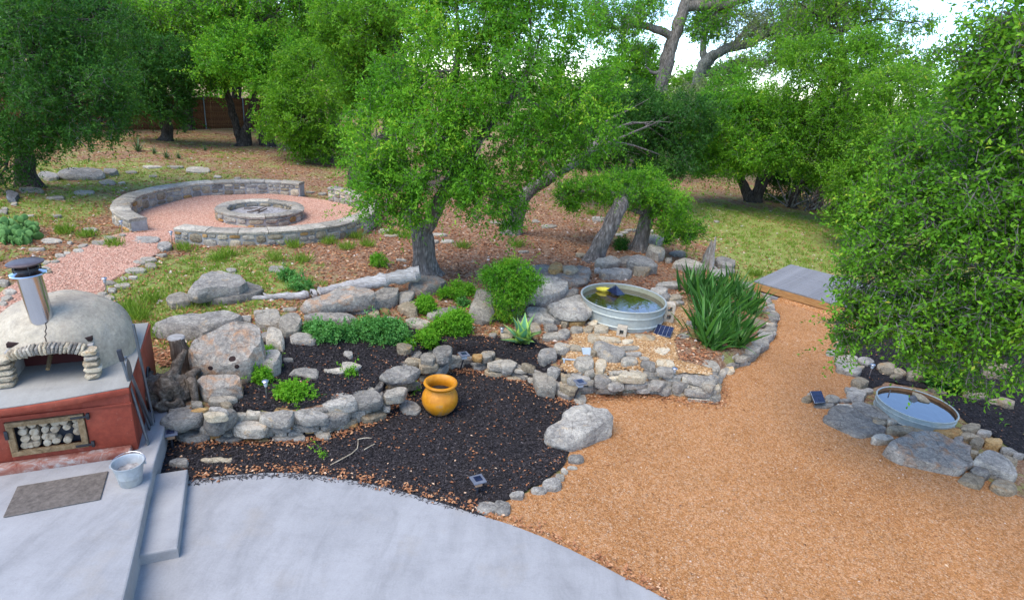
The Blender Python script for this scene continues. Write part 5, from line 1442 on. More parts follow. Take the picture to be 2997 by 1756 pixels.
# ================================================================ deck
zd = .36
dk = empty('wooden_deck', (DECK_O.x, DECK_O.y, .10), math.atan2(DECK_U.y, DECK_U.x)); tag(dk, 'low weathered grey plank deck at the end of the orange path', 'deck')
DWID, DDEP = 3.0, 2.55
npl = 18
pw = DDEP / npl
rnd = random.Random(8)
for i in range(npl):
    me = box(DWID + rnd.uniform(0, .02), pw - .016, .035, .004)
    link('plank', me, M['plank'], dk, (DWID / 2, pw * (i + .5), zd - .10 - .035 + rnd.uniform(-.003, .003)))
link('fascia_board', box(DWID - .02, .035, .155, .004), M['fascia'], dk, (DWID / 2, .012, zd - .10 - .035 - .158))
link('fascia_board', box(.035, DDEP - .06, .155, .004), M['fascia'], dk, (.02, DDEP / 2, zd - .10 - .035 - .158))
for x in (.3, 1.5, 2.7):
    link('joist', box(.05, DDEP - .1, .14, .004), M['fascia'], dk, (x, DDEP / 2, zd - .10 - .035 - .155))
    for y in (.25, DDEP - .3): link('foot_block', box(.2, .2, .22), M['cinder'], dk, (x, y, -.12))
link('sill_beam', box(.7, .09, .09, .006), M['plank'], dk, (.30, -.01, -.06))

# ================================================================ fence
fa, fb = Vector((-30.5, 15.5)), Vector((-14.8, 40.6))
dirf = (fb - fa).normalized(); L = (fb - fa).length
zf = .28
fn = empty('picket_fence', (fa.x, fa.y, zf), math.atan2(dirf.y, dirf.x)); tag(fn, 'dark brown wooden privacy fence behind the left trees', 'fence')
pk = [box(.135, .018, 1.78 + .03 * i, .003) for i in range(3)]
rnd = random.Random(2)
npk = int(L / .142)
n_p = 0
for i in range(npk):
    x = .07 + i * .142
    link('picket', pk[rnd.randrange(3)], M['fence_wood'], fn, (x, rnd.uniform(-.004, .004), rnd.uniform(0, .03)))
for z in (.25, .95, 1.6):
    link('rail', box(L, .05, .085), M['fence_wood'], fn, (L / 2, -.045, z))
pm = lathe([(.03, 0), (.03, 1.85), (0, 1.87)], 10)
x = 1.2
while x < L:
    link('post', pm, M['post_metal'], fn, (x, -.10, -.05)); x += 2.42

# ================================================================ lights along paths
def square_lamp(label, base, head, lean=None):
    o = empty('solar_path_lamp', base); tag(o, label, 'garden lamp')
    h = head - base
    link('stake', tubes([([Vector((0, 0, -.05)), h], .013)], 7), M['black_plastic'], o)
    link('lens', box(.085, .085, .06, .004), M['lamp_amber'] if label.startswith('low') else M['lamp_glass'], o, h - Vector((0, 0, .0)))
    link('shade', box(.155, .155, .022, .004), M['lamp_grey'], o, h + Vector((0, 0, .062)))
    link('solar_cell', box(.085, .085, .006), M['solar_cell'], o, h + Vector((0, 0, .0845)))
    for ch_ in o.children:
        if ch_.name.split('.')[0] in ('lens', 'shade', 'solar_cell'): ch_.rotation_euler = (0, 0, .5)
b = fxa('a', 205, 660, .02); square_lamp('low square solar lamp in front of the left retaining wall', b, b + Vector((0, 0, .14)))
b = at(1396, 1445, .02); square_lamp('low square solar lamp in the mulch at the patio edge', b, b + Vector((0, 0, .13)))
b = fxa('b', 1215, 1065, .02); square_lamp('square solar lamp leaning before the pinkish upright slab', b, fxa('b', 1255, 945, .30))
b = fxa('c', 475, 1100, .02); square_lamp('square solar lamp leaning before the stacked wall by the path', b, fxa('c', 560, 945, .33))
def round_lamp(label, base, h=.28):
    o = empty('round_path_lamp', base); tag(o, label, 'garden lamp')
    link('stake', tubes([([Vector((0, 0, -.03)), Vector((0, 0, h))], .008)], 7), M['steel'], o)
    link('lens', lathe([(.02, h - .07), (.03, h - .005), (.03, h)], 14), M['lamp_glass'], o)
    link('cap', lathe([(0, h + .022), (.03, h + .02), (.045, h + .006), (.044, h), (0, h)], 18), M['steel'], o)
round_lamp('small round steel path lamp behind the left retaining wall', gF('a', 1075, 240))
round_lamp('small round steel path lamp at the right edge of the pink path', gF('i', 925, 1365))
round_lamp('small round steel path lamp at the end of the left seat wall', gF('i', 1060, 840))
round_lamp('small round steel path lamp at the end of the near seat wall', gF('n', 628, 662))
round_lamp('small round steel path lamp in the mulch behind the small tank', gF('f', 872, 580))
round_lamp('small round steel path lamp at the corner of the path wall', gF('c', 1672, 900), .22)
round_lamp('small round steel path lamp left of the agave', gF('b', 1642, 755), .2)

# ================================================================ dead wood
def uv_log(pts, rads, sides, wob, seed, name, mat, label, cat):
    o = link(name, tubes([(pts, rads)], sides, wob, seed), M[mat]); tag(o, label, cat); return o
lp = [fxa('j', *q, z) for q, z in (((85, 308), .58), ((250, 298), .61), ((420, 290), .63), ((560, 262), .66), ((740, 226), .72), ((900, 200), .80), ((1060, 170), .88), ((1225, 140), .98))]
V, F = [], []
sp = spline(lp, 40)
rad = [.035 + .105 * (i / 39) ** .9 * (1 + .12 * math.sin(i * 1.7)) for i in range(40)]
o = link('driftwood_log', tubes([(sp, rad), (spline([sp[4], sp[4] + Vector((-.15, .12, .02))], 4), [.03, .025, .012])], 18, .55, 3), M['driftwood'])
tag(o, 'long weathered grey driftwood log leaning from the main oak over the slabs', 'log')
b = gF('h', 385, 890)
t_ = b + Vector((-.07, .0, .56))
st = empty('wood_stump', b); tag(st, 'dark weathered wooden stump standing left of the huge boulder', 'stump')
link('trunk', tubes([(spline([Vector((0, 0, -.1)), Vector((-.03, 0, .2)), t_ - b], 14), [.17, .15, .14, .135, .13, .13, .125, .125, .12, .12, .12, .12, .122, .12])], 22, .5, 7), M['stump_wood'], st)
link('top_face', lathe([(0, .57), (.10, .565), (.112, .55)], 16), M['driftwood'], st, (t_ - b) - Vector((0, 0, .55)))
# gnarled root
b = gF('h', 215, 1230)
rt = empty('root_burl', b); tag(rt, 'gnarled brown root burl lying between the oven and the retaining wall', 'root')
bm = bmesh.new(); bmesh.ops.create_icosphere(bm, subdivisions=5, radius=1)
for v in bm.verts:
    d = v.co.normalized()
    k = 1 + .30 * noise.noise(d * 2.1 + Vector((3, 1, 7))) + .22 * noise.turbulence(d * 3.2, 4, True)
    hole = max(0, 1 - (d - Vector((-.1, -.9, .35)).normalized()).length / .3) + max(0, 1 - (d - Vector((.55, -.75, .3)).normalized()).length / .28)
    k -= .45 * hole
    v.co = Vector((d.x * .27, d.y * .25, d.z * .25 + .16)) * k
link('burl', bm_done(bm, True), M['root_wood'], rt)
for i, (pts, r) in enumerate([([(0, .1, .2), (-.02, .25, .42), (.05, .42, .60)], [.10, .07, .03]), ([(.2, .0, .15), (.30, .02, .38), (.36, -.04, .30), (.38, -.1, .02)], [.09, .06, .05, .04]), ([(-.15, .1, .2), (-.28, .1, .34), (-.30, .2, .36)], [.08, .05, .02]), ([(.1, .1, .2), (.2, .3, .35), (.18, .5, .3)], [.08, .06, .03])]):
    sp = spline(pts, 12); rr = list(np.interp(np.linspace(0, 1, 12), np.linspace(0, 1, len(r)), r))
    link('root', tubes([(sp, rr)], 12, .6, i * 5), M['root_wood'], rt)
# grey split stump on the right
b = gF('g', 2050, 600)
gs = empty('grey_stump', b); tag(gs, 'grey splintered tree stump among rocks before the deck', 'stump')
rnd = random.Random(6)
for i in range(9):
    a = rnd.uniform(0, 6.28); r = rnd.uniform(.03, .12); h_ = rnd.uniform(.45, .85) if i else .9
    x, y = r * math.cos(a), r * math.sin(a)
    link('splinter', tubes([(spline([(x * 1.6, y * 1.6, -.08), (x * 1.1, y * 1.1, h_ * .45), (x * .9, y * .9, h_)], 8), [.10, .085, .075, .07, .06, .05, .035, .012])], 9, .5, i), M['grey_stump'], gs)
for a in (-.6, -1.4, -2.6):
    link('root', tubes([(spline([(0, 0, .1), (.16 * math.cos(a), .16 * math.sin(a), .08), (.38 * math.cos(a), .38 * math.sin(a), -.04)], 7), [.08, .06, .05, .045, .04, .03, .015])], 8, .4, int(a * 10)), M['grey_stump'], gs)
# dead branch pile on the right
b = gD(1985, 520)
br = empty('brush_pile', b); tag(br, 'tangled pale dead branches below the right hand trees', 'dead branches')
rnd = random.Random(21)
for i in range(26):
    p = Vector((rnd.uniform(-.9, .9), rnd.uniform(-.4, .4), rnd.uniform(0, .2)))
    d = Vector((rnd.uniform(-1, 1), rnd.uniform(-.5, .5), rnd.uniform(.2, 1))).normalized() * rnd.uniform(.7, 1.6)
    w = Vector((rnd.uniform(-.3, .3), rnd.uniform(-.2, .2), rnd.uniform(-.1, .3)))
    link('branch', tubes([(spline([p, p + d * .5 + w, p + d + w * .3], 7), [.035, .032, .028, .024, .02, .014, .006])], 6, .2, i), M['twig'], br)
# a few twigs on the mulch
for i, (a, m_, c_) in enumerate([((1660, 820), (1890, 690), (1915, 590)), ((1970, 680), (2030, 645), (2070, 625)), ((1910, 585), (1980, 570), (2040, 572))]):
    P = [fxa('a', *q, .045) for q in (a, m_, c_)]
    o = link('fallen_twig', tubes([(spline(P, 6), [.007, .007, .006, .006, .005, .003])], 5), M['log_end']); tag(o, 'dry tan twig lying on the lower black mulch', 'twig', 'twigs on the lower mulch')
# ================================================================ foliage
def unit(a):
    return a / np.maximum(np.linalg.norm(a, axis=-1, keepdims=True), 1e-9)
def leaves(rng, base, axis, nrm, length, width, fold=.12):
    """rhombic leaves: base (n,3), axis, normal"""
    axis = unit(axis); side = unit(np.cross(axis, nrm)); up = np.cross(side, axis)
    L = length[:, None]; W = width[:, None]
    p0 = base
    p1 = base + axis * L * .48 + side * W * .5 + up * L * fold
    p2 = base + axis * L
    p3 = base + axis * L * .48 - side * W * .5 + up * L * fold
    return np.stack([p0, p1, p2, p3], 1).reshape(-1, 3)
def pnoise(P, s, seed):
    r = np.random.default_rng(seed)
    v = np.zeros(len(P))
    for k in range(6):
        w = r.normal(size=3) * s * (1 + .5 * k); ph = r.uniform(0, 6.28)
        v += np.sin(P @ w + ph) / (1 + .35 * k)
    return v / 2.6
def crown_leaves(rng, lobes, nleaf, L, asp=.42, twig=.26, per=11, shell=.55, gap=.0, droop=.15, seed=0, clump=.6, flat=.5, spray=.05):
    """lobes: list (center, (rx,ry,rz)); returns verts, tint, twig segments"""
    lobes = [(np.array(c, float), np.array(r, float)) for c, r in lobes]
    wt = np.array([(r[0] * r[1] + r[0] * r[2] + r[1] * r[2]) for c, r in lobes]); wt /= wt.sum()
    nt = int(nleaf / per)
    C = np.array([c for c, r in lobes]); RR = np.array([r for c, r in lobes])
    # denser sub-clumps on each lobe
    k = rng.choice(len(lobes), size=int(nt * 1.9), p=wt)
    d = unit(rng.normal(size=(len(k), 3)))
    rad = shell + (1 - shell) * rng.random(len(k)) ** .6
    far_ = rng.random(len(k)) < .07
    rad = np.where(far_, rng.uniform(1.0, 1.22, len(k)), rad)
    pos = C[k] + RR[k] * d * rad[:, None]
    nz = pnoise(pos, 2.6 / max(.3, float(np.mean(RR))), seed + 5) + .6 * pnoise(pos, 7.0 / max(.3, float(np.mean(RR))), seed + 6)
    keep = nz + rng.normal(size=len(k)) * .35 > np.quantile(nz, gap + .47 - .0)
    pos, k, d = pos[keep][:nt], k[keep][:nt], d[keep][:nt]
    nt = len(pos)
    out = unit(d / RR[k])
    tdir = unit(out * .9 + rng.normal(size=(nt, 3)) * .65 + np.array([0, 0, -droop]))
    tl = twig * rng.uniform(.6, 1.25, nt)
    n = nt * per
    ti = np.repeat(np.arange(nt), per)
    s = np.tile((np.arange(per) + .5) / per, nt) + rng.uniform(-.04, .04, n)
    base = pos[ti] + tdir[ti] * (tl[ti] * (s - .3))[:, None] + rng.normal(size=(n, 3)) * L * .22
    ax = unit(tdir[ti] * .55 + unit(rng.normal(size=(n, 3))) * .85 + np.array([0, 0, -.10]))
    nr = unit(rng.normal(size=(n, 3)) * .75 + out[ti] * .35 + np.array([0, 0, flat]))
    ln = L * rng.uniform(.65, 1.25, n)
    co = leaves(rng, base, ax, nr, ln, ln * asp * rng.uniform(.8, 1.2, n))
    # longer sprays that break the outline
    if spray > 0:
        ns = max(4, int(nt * spray)); sel = rng.choice(nt, ns); pn = per * 2
        sd = unit(out[sel] * .8 + rng.normal(size=(ns, 3)) * .45 + np.array([0, 0, -.12])); sl = twig * rng.uniform(1.4, 2.6, ns)
        si = np.repeat(np.arange(ns), pn); ss = np.tile((np.arange(pn) + .5) / pn, ns)
        sag = np.zeros((ns * pn, 3)); sag[:, 2] = -.12 * sl[si] * ss ** 2
        b2 = pos[sel][si] + sd[si] * (sl[si] * ss)[:, None] + sag + rng.normal(size=(ns * pn, 3)) * L * .18
        a2 = unit(sd[si] * .7 + unit(rng.normal(size=(ns * pn, 3))) * .8)
        n2 = unit(rng.normal(size=(ns * pn, 3)) * .6 + np.array([0, 0, flat + .3]))
        l2 = L * rng.uniform(.65, 1.2, ns * pn)
        co = np.concatenate([co, leaves(rng, b2, a2, n2, l2, l2 * asp)])
    lobet = rng.normal(size=len(lobes)) * .10
    clt = pnoise(pos, 1.6 / max(.3, float(np.mean(RR))), seed + 9)
    tw = .42 + .13 * clt + rng.normal(size=nt) * .10 + lobet[k]
    tint = np.clip(tw[ti] + rng.normal(size=n) * .13 + .15 * (s - .5), 0, .97)
    tint[rng.random(n) < .002] = 1.0
    if spray > 0: tint = np.concatenate([tint, np.clip(tw[sel][si] + .08 + rng.normal(size=ns * pn) * .13, 0, .97)])
    return co, tint, (pos - tdir * (tl * .45)[:, None], pos + tdir * (tl * .55)[:, None])
def twig_mesh(seg, frac, rng, r=.004):
    a, b = seg
    m = rng.random(len(a)) < frac
    a, b = a[m], b[m]
    d = unit(b - a); s = unit(np.cross(d, rng.normal(size=a.shape)))
    s2 = np.cross(d, s)
    co = []
    for u in (s, s2):
        co.append(np.stack([a - u * r, a + u * r, b + u * r * .5, b - u * r * .5], 1))
    return quadmesh(np.concatenate(co, 0).reshape(-1, 3))
def lob(u, v, Y, ru, rv, ry=None):
    c = DY(u, v, Y); d = depth(c) / (FPX / K)
    rx, rz = ru * d, rv * d
    return (c, (rx, ry if ry is not None else (rx + rz) / 2, rz))
def tree(name, label, trunks, lobes, nleaf, L, mat, barkm, seed, group=None, limbs=True, limb_r=.05, cat='tree', gap=0.0, twigfrac=.5, asp=.42, twig=.26, per=11, shell=.55, droop=.15, limb_from=None, twr=.004, base=None, spray=.06):
    rng = np.random.default_rng(seed); rnd = random.Random(seed)
    base = Vector(base if base is not None else trunks[0][0][0])
    root = empty(name, base); tag(root, label, cat, group)
    lst = []
    tips = []
    for pts, r in trunks:
        sp = spline([Vector(p) - base for p in pts], max(8, 5 * len(pts)))
        rr = np.interp(np.linspace(0, 1, len(sp)), np.linspace(0, 1, len(r)), r)
        if Vector(pts[0]).z < 1.0 and r[0] > .08:
            rr = rr * (1 + .45 * np.exp(-np.arange(len(sp)) / 1.3))
        lst.append((sp, list(rr)))
        tips += [(sp[i], rr[i]) for i in range(len(sp) // 2, len(sp))]
    if lst:
        link('trunk', tubes(lst, 14, .35, seed), M[barkm], root)
    if limbs and tips:
        lm = []
        for c, r in lobes:
            c = Vector(c) - base
            p, pr_ = min(tips, key=lambda t: (t[0] - c).length + rnd.uniform(0, .3))
            mid = p.lerp(c, .5) + Vector((rnd.uniform(-.2, .2), rnd.uniform(-.2, .2), rnd.uniform(-.05, .25))) * (c - p).length * .6
            r0 = min(pr_ * .75, limb_r * (1 + .25 * (c - p).length))
            sp = spline([p, mid, c], 9)
            lm.append((sp, list(np.linspace(r0, r0 * .28, 9))))
            for q in range(4):
                i = rnd.randint(4, 8)
                e = c + Vector((rnd.uniform(-1, 1) * r[0], rnd.uniform(-1, 1) * r[1], rnd.uniform(-.8, .9) * r[2])) * .8
                m2 = sp[i].lerp(e, .5) + Vector((rnd.uniform(-1, 1), rnd.uniform(-1, 1), rnd.uniform(-1, 1))) * .12 * max(r)
                lm.append((spline([sp[i], m2, e], 6), list(np.linspace(r0 * .35, r0 * .08, 6))))
        link('limbs', tubes(lm, 7, .3, seed + 1), M[barkm], root)
    sub = []
    for c, r in lobes:
        c = np.array(c); r = np.array(r)
        sub.append((c, r * .78))
        for q in range(8):
            dd = unit(rng.normal(size=3)); s_ = rng.uniform(.26, .48)
            sub.append((c + dd * r * rng.uniform(.70, 1.0), r * s_))
    co, tint, seg = crown_leaves(rng, [(c - np.array(base), r) for c, r in sub], nleaf, L, asp, twig, per, shell, gap, droop, seed, spray=spray)
    cr = link('crown', quadmesh(co, tint), M[mat], root)
    if twigfrac:
        link('twigs', twig_mesh(seg, twigfrac, rng, twr), M['twig'], root)
    return root

# ---- main oak A
A0 = gD(1045, 672); A0.z -= .05
tA = A0.y
f1 = DY(1037, 575, tA - .05)
trunksA = [([A0, DY(1042, 625, tA), f1, DY(1015, 520, tA - .1), DY(1000, 430, tA - .5), DY(985, 330, tA - .5)], [.26, .215, .20, .13, .10, .05]),
           ([DY(1040, 590, tA - .02), DY(1062, 540, tA - .1), DY(1095, 470, tA - .3), DY(1150, 380, tA - .6), DY(1230, 280, tA - .6), DY(1300, 180, tA - .5)], [.15, .15, .13, .11, .08, .04]),
           ([DY(1010, 500, tA - .1), DY(1070, 380, tA + .1), DY(1110, 250, tA), DY(1130, 100, tA)], [.10, .11, .09, .05])]
lobA = [lob(*a) for a in [(955, 465, tA - 1.0, 92, 80, .75), (1075, 440, tA - 1.2, 110, 95, .85), (1190, 470, tA - 1.0, 95, 85, .8), (1262, 520, tA - .8, 42, 52, .45), (925, 340, tA - .8, 80, 90, .9), (1060, 300, tA - 1.2, 120, 105, 1.0),
        (1200, 345, tA - 1.2, 130, 105, 1.0), (1330, 350, tA - 1.0, 115, 78, .9), (1450, 335, tA - .8, 82, 78, .8), (1120, 175, tA - .9, 150, 105, 1.1), (1290, 205, tA - 1.1, 140, 105, 1.1), (1425, 205, tA - .7, 100, 92, .9),
        (1150, 45, tA - .5, 165, 90, 1.2), (1330, 75, tA - .6, 135, 90, 1.1), (985, 210, tA - .5, 85, 80, .9), (1120, -80, tA - .3, 190, 80, 1.3), (1300, -60, tA - .3, 150, 80, 1.2), (1000, 520, tA - 1.0, 55, 35, .5), (905, 420, tA - .9, 48, 60, .5)]]
tree('oak_tree', 'broad leafy oak standing behind the driftwood log', trunksA, lobA, 125000, .066, 'leaf_oak', 'bark', 11, limb_r=.05, spray=.09, gap=.06, twig=.28, twigfrac=.35, twr=.0035)
# ---- leaning oak B
B0 = gD(1262, 575); tB = B0.y; B0.z -= .05
tree('oak_tree', 'oak with a strongly leaning curved trunk behind the main oak', [([B0, DY(1272, 530, tB), DY(1290, 490, tB - .1), DY(1325, 452, tB - .2), DY(1370, 425, tB - .3), DY(1420, 394, tB + .3), DY(1455, 372, tB + 1.2)], [.22, .2, .19, .18, .17, .14, .07])],
     [lob(*a) for a in [(1500, 365, 21.5, 90, 45, 1.3), (1590, 335, 21.5, 100, 65, 1.5), (1560, 265, 22, 90, 50, 1.5), (1680, 330, 22, 85, 70, 1.5), (1650, 390, 21.5, 80, 40, 1.3), (1480, 290, 22, 70, 50, 1.3), (1700, 270, 22.5, 75, 50, 1.5), (1420, 330, 21.5, 70, 60, 1.3)]], 62000, .095, 'leaf_dark', 'bark', 12, limb_r=.06, spray=.10, gap=.1)
# ---- two short oaks C
C1 = gD(1463, 645); C1.z -= .05; t1 = C1.y
tree('oak_tree', 'left one of two leaning trunks with a low crown behind the tank', [([C1, DY(1485, 590, t1), DY(1512, 530, t1), DY(1528, 498, t1 + .2), DY(1532, 482, t1 + .5)], [.24, .20, .19, .17, .10]), ([DY(1530, 492, t1 + .4), DY(1490, 470, t1 + 1.2), DY(1420, 472, t1 + 1.7)], [.10, .07, .03])],
     [lob(*a) for a in [(1450, 465, t1 + 1.7, 66, 28, .6), (1540, 458, t1 + 1.7, 80, 32, .7), (1395, 482, t1 + 1.6, 32, 28, .4), (1600, 472, t1 + 1.7, 50, 34, .6), (1528, 478, t1 + .3, 46, 20, .25)]], 32000, .062, 'leaf_oak', 'bark', 13, limb_r=.03, spray=.14, gap=.1)
C2 = gD(1570, 617); C2.z -= .05; t2 = C2.y
tree('oak_tree', 'right one of two leaning trunks, thick and short, behind the tank', [([C2, DY(1580, 580, t2), DY(1590, 545, t2), DY(1600, 505, t2), DY(1610, 470, t2)], [.24, .21, .20, .15, .08]), ([DY(1592, 530, t2), DY(1570, 520, t2 - .1), DY(1535, 512, t2 - .1)], [.09, .07, .04]), ([DY(1597, 520, t2), DY(1640, 530, t2 - .2), DY(1690, 560, t2 - .3)], [.08, .06, .02])],
     [lob(*a) for a in [(1630, 505, t2 - .4, 55, 36, .6), (1690, 560, t2 - .4, 36, 32, .45), (1650, 560, t2 - .4, 36, 26, .4), (1590, 470, t2 - .1, 60, 34, .7)]], 19000, .062, 'leaf_oak', 'bark', 14, limb_r=.03, spray=.14, gap=.1)
# ---- far oaks D, E with sky behind
def G0(x, y): return Vector((x, y, hz(x, y) - .05))
pD = DY(1625, 230, 38.0); b = G0(pD.x - .9, 38)
tree('tall_oak', 'tall open oak with a bare curving trunk against the sky', [([b, DY(1605, 330, 38.0), DY(1628, 215, 38.0), DY(1646, 130, 38.0), DY(1672, 60, 38.0), DY(1690, 0, 38.0), DY(1700, -80, 38.3)], [.58, .48, .43, .40, .35, .32, .2]),
      ([DY(1662, 95, 38.0), DY(1620, 75, 37.8), DY(1570, 62, 37.6), DY(1520, 72, 37.5), DY(1480, 60, 37.4)], [.26, .21, .16, .11, .05]), ([DY(1688, 15, 38.0), DY(1740, 14, 37.8), DY(1790, 12, 37.5), DY(1850, -8, 37.4)], [.29, .26, .22, .16]),
      ([DY(1650, 170, 38.0), DY(1610, 180, 38.0), DY(1590, 165, 38.3)], [.14, .1, .03])],
     [lob(*a) for a in [(1500, 85, 37.5, 60, 45, 2.2), (1540, 30, 37.5, 80, 35, 2.2), (1440, 30, 37.5, 60, 45, 2.2), (1600, 20, 38.5, 50, 28, 1.8), (1740, 60, 38.5, 60, 35, 2.1), (1790, -10, 37.5, 70, 30, 2.1), (1590, 120, 40.0, 26, 36, 1.5)]], 24000, .17, 'leaf_oak', 'bark', 15, limb_r=.11, gap=.25, twigfrac=.8, twr=.013, twig=.8)
b = G0(DY(1700, 300, 42.0).x, 42)
tree('tall_oak', 'spreading far oak with pale lichen covered branches against the sky', [([b, DY(1705, 280, 42.0), DY(1722, 195, 42.0), DY(1740, 150, 41.8), DY(1790, 120, 41.5), DY(1850, 105, 41.2), (DY(1900, 75, 41.0)), DY(1960, 40, 41.0), DY(2010, 10, 41.0)], [.62, .53, .47, .40, .31, .26, .22, .15, .06]),
      ([DY(1728, 185, 42.0), DY(1780, 168, 41.6), DY(1830, 150, 41.4), DY(1890, 155, 41.3), DY(1940, 140, 41.3)], [.28, .23, .17, .12, .05]), ([DY(1735, 160, 42.0), DY(1730, 110, 42.0), DY(1745, 70, 42.2), DY(1800, 40, 42.0)], [.26, .2, .15, .06]),
      ([DY(1800, 118, 41.5), DY(1840, 70, 41.5), DY(1890, 20, 41.5)], [.18, .14, .06])],
     [lob(*a) for a in [(1830, 70, 41.5, 60, 45, 2.2), (1900, 45, 41.0, 70, 40, 2.2), (1970, 75, 41.0, 70, 45, 2.2), (1950, 130, 41.3, 60, 35, 2.1), (2040, 40, 41.0, 60, 40, 2.1), (1790, 190, 42.0, 55, 28, 2.1), (1840, 170, 41.0, 55, 25, 1.8), (1760, 25, 42.0, 50, 35, 2.1), (2010, 0, 41.0, 80, 30, 2.2)]], 34000, .17, 'leaf_grey', 'bark_lichen', 16, limb_r=.12, gap=.18, twigfrac=1.0, twr=.015, twig=.9)
# ---- right hand middle trees F
b = gD(1857, 498); b.z -= .05; y = b.y
tree('oak_tree', 'dark many stemmed oak at the far edge of the lawn', [([b, DY(1872, 460, y), DY(1900, 415, y), DY(1925, 385, y), DY(1960, 330, y)], [.28, .24, .22, .18, .08]), ([b + Vector((-.2, 0, 0)), DY(1835, 465, y), DY(1822, 440, y), DY(1800, 380, y)], [.24, .2, .17, .08]), ([b + Vector((.05, .1, 0)), DY(1862, 450, y + .3), DY(1880, 400, y + .3)], [.09, .07, .04])],
     [lob(*a) for a in [(1790, 385, y - 2.5, 85, 55, 1.6), (1870, 340, y - 2.8, 100, 70, 1.8), (1800, 300, y - 2, 95, 62, 1.8), (1720, 340, y - 2, 60, 60, 1.5), (1730, 392, y - 2, 55, 42, 1.3), (1900, 260, y - 2, 90, 60, 1.8), (1800, 230, y - 1, 90, 55, 1.8), (1850, 398, y - 1.5, 75, 38, 1.2)]], 62000, .10, 'leaf_oak', 'bark_dark', 17, limb_r=.08, twig=.4)
tree('oak_tree', 'small blue green evergreen tree behind the dark many stemmed oak', [([G0(DY(1950, 500, y + 1).x, y + 1), DY(1950, 450, y + 1), DY(1950, 400, y + 1)], [.12, .10, .05])],
     [lob(*a) for a in [(1945, 435, y + .6, 55, 50, 1.2), (1905, 420, y + .8, 45, 40, 1.0), (1985, 440, y + .8, 40, 40, 1.0)]], 14000, .10, 'leaf_dark', 'bark_dark', 37, limb_r=.05, twig=.4)
b = gD(2005, 518); b.z -= .05; y = b.y
tree('oak_tree', 'oak with a leaning pale trunk above the dead branches', [([b, DY(2020, 480, y), DY(2045, 435, y), DY(2070, 400, y), DY(2090, 340, y)], [.24, .2, .18, .13, .06]), ([b + Vector((-1.0, 0, 0)), DY(1950, 490, y), DY(1965, 465, y), DY(1990, 430, y)], [.2, .17, .14, .06])],
     [lob(*a) for a in [(2000, 370, y - 3.5, 85, 62, 1.6), (2080, 415, y - 4, 75, 65, 1.6), (2070, 320, y - 4, 90, 70, 1.8), (1985, 290, y - 3, 80, 60, 1.6), (1990, 210, y - 3, 85, 55, 1.7), (2090, 230, y - 4, 85, 65, 1.7), (2110, 140, y - 4, 70, 50, 1.6), (2010, 140, y - 3, 70, 45, 1.5), (2075, 455, y - 3.5, 55, 35, 1.2)]], 66000, .095, 'leaf_bright', 'bark_dark', 18, limb_r=.07, twig=.36)
b = gD(2052, 530); b.z -= .05; y = b.y
tree('oak_tree', 'bright green oak with a split trunk right of the dead branches', [([b, DY(2062, 500, y), DY(2075, 470, y), DY(2120, 420, y)], [.22, .19, .16, .07]), ([b + Vector((.3, 0, 0)), DY(2075, 505, y), DY(2100, 480, y)], [.18, .15, .06])],
     [lob(*a) for a in [(2150, 470, y - 6, 75, 60, 1.2), (2160, 380, y - 6.5, 80, 70, 1.4), (2200, 300, y - 7, 80, 60, 1.4), (2130, 530, y - 6, 50, 34, .8), (2220, 430, y - 7, 80, 80, 1.4), (2190, 210, y - 6, 70, 50, 1.4), (2260, 330, y - 7, 70, 70, 1.3), (2110, 450, y - 6.5, 60, 55, 1.2), (2080, 540, y - 6, 46, 30, .8), (2300, 230, y - 7, 60, 50, 1.2), (2150, 560, y - 8, 60, 40, .8)]], 60000, .08, 'leaf_bright', 'bark_dark', 19, limb_r=.06, twig=.32)
# ---- near right oak G (trunk outside the picture)
gb = Vector((9.6, 7.2, 0.0))
gl = [(2170, 690, 6.9, 95, 78, .45), (2105, 800, 6.9, 55, 55, .3), (2095, 720, 7.0, 50, 45, .3), (2290, 720, 6.5, 135, 105, .55), (2430, 660, 6.1, 130, 120, .6), (2240, 570, 6.9, 120, 95, .6), (2390, 500, 6.5, 145, 115, .7), (2490, 360, 6.2, 130, 130, .7),
      (2300, 410, 7.1, 115, 95, .7), (2490, 170, 6.3, 105, 120, .7), (2250, 840, 6.7, 100, 60, .4), (2390, 830, 6.2, 110, 75, .45), (2490, 790, 6.0, 90, 110, .5), (2190, 480, 7.3, 70, 62, .5), (2400, 290, 6.9, 85, 85, .6), (2500, 560, 5.9, 100, 120, .6), (2330, 880, 6.3, 80, 40, .35), (2160, 600, 7.2, 60, 50, .4), (2470, 30, 6.4, 90, 70, .6), (2380, 930, 6.1, 55, 28, .25), (2490, 910, 5.9, 50, 40, .3), (2330, 330, 7.2, 70, 60, .5), (2130, 650, 7.1, 60, 45, .35), (2080, 850, 7.0, 30, 26, .2), (2520, 90, 6.2, 90, 90, .6), (2420, 120, 6.8, 60, 55, .5), (2600, 700, 5.8, 130, 130, .6), (2620, 450, 5.9, 150, 140, .7), (2640, 220, 6.0, 140, 130, .7), (2760, 560, 5.6, 150, 160, .7), (2780, 300, 5.7, 150, 150, .7)]
tree('oak_tree', 'large leaved bright oak hanging over the path and the small tank', [([gb, gb + Vector((-.2, -.2, 1.2)), gb + Vector((-.7, -.5, 2.4)), gb + Vector((-1.6, -.9, 3.4)), gb + Vector((-2.6, -1.0, 4.2))], [.24, .2, .17, .12, .06]), ([gb + Vector((-.3, -.25, 1.4)), gb + Vector((-1.3, -.4, 2.0)), gb + Vector((-2.4, -.2, 2.6)), gb + Vector((-3.6, .0, 2.9))], [.13, .10, .07, .03])],
     [lob(*a) for a in gl], 140000, .056, 'leaf_near', 'bark', 20, limb_r=.03, twig=.26, twigfrac=.9, twr=.004, asp=.46, per=9, gap=.22)
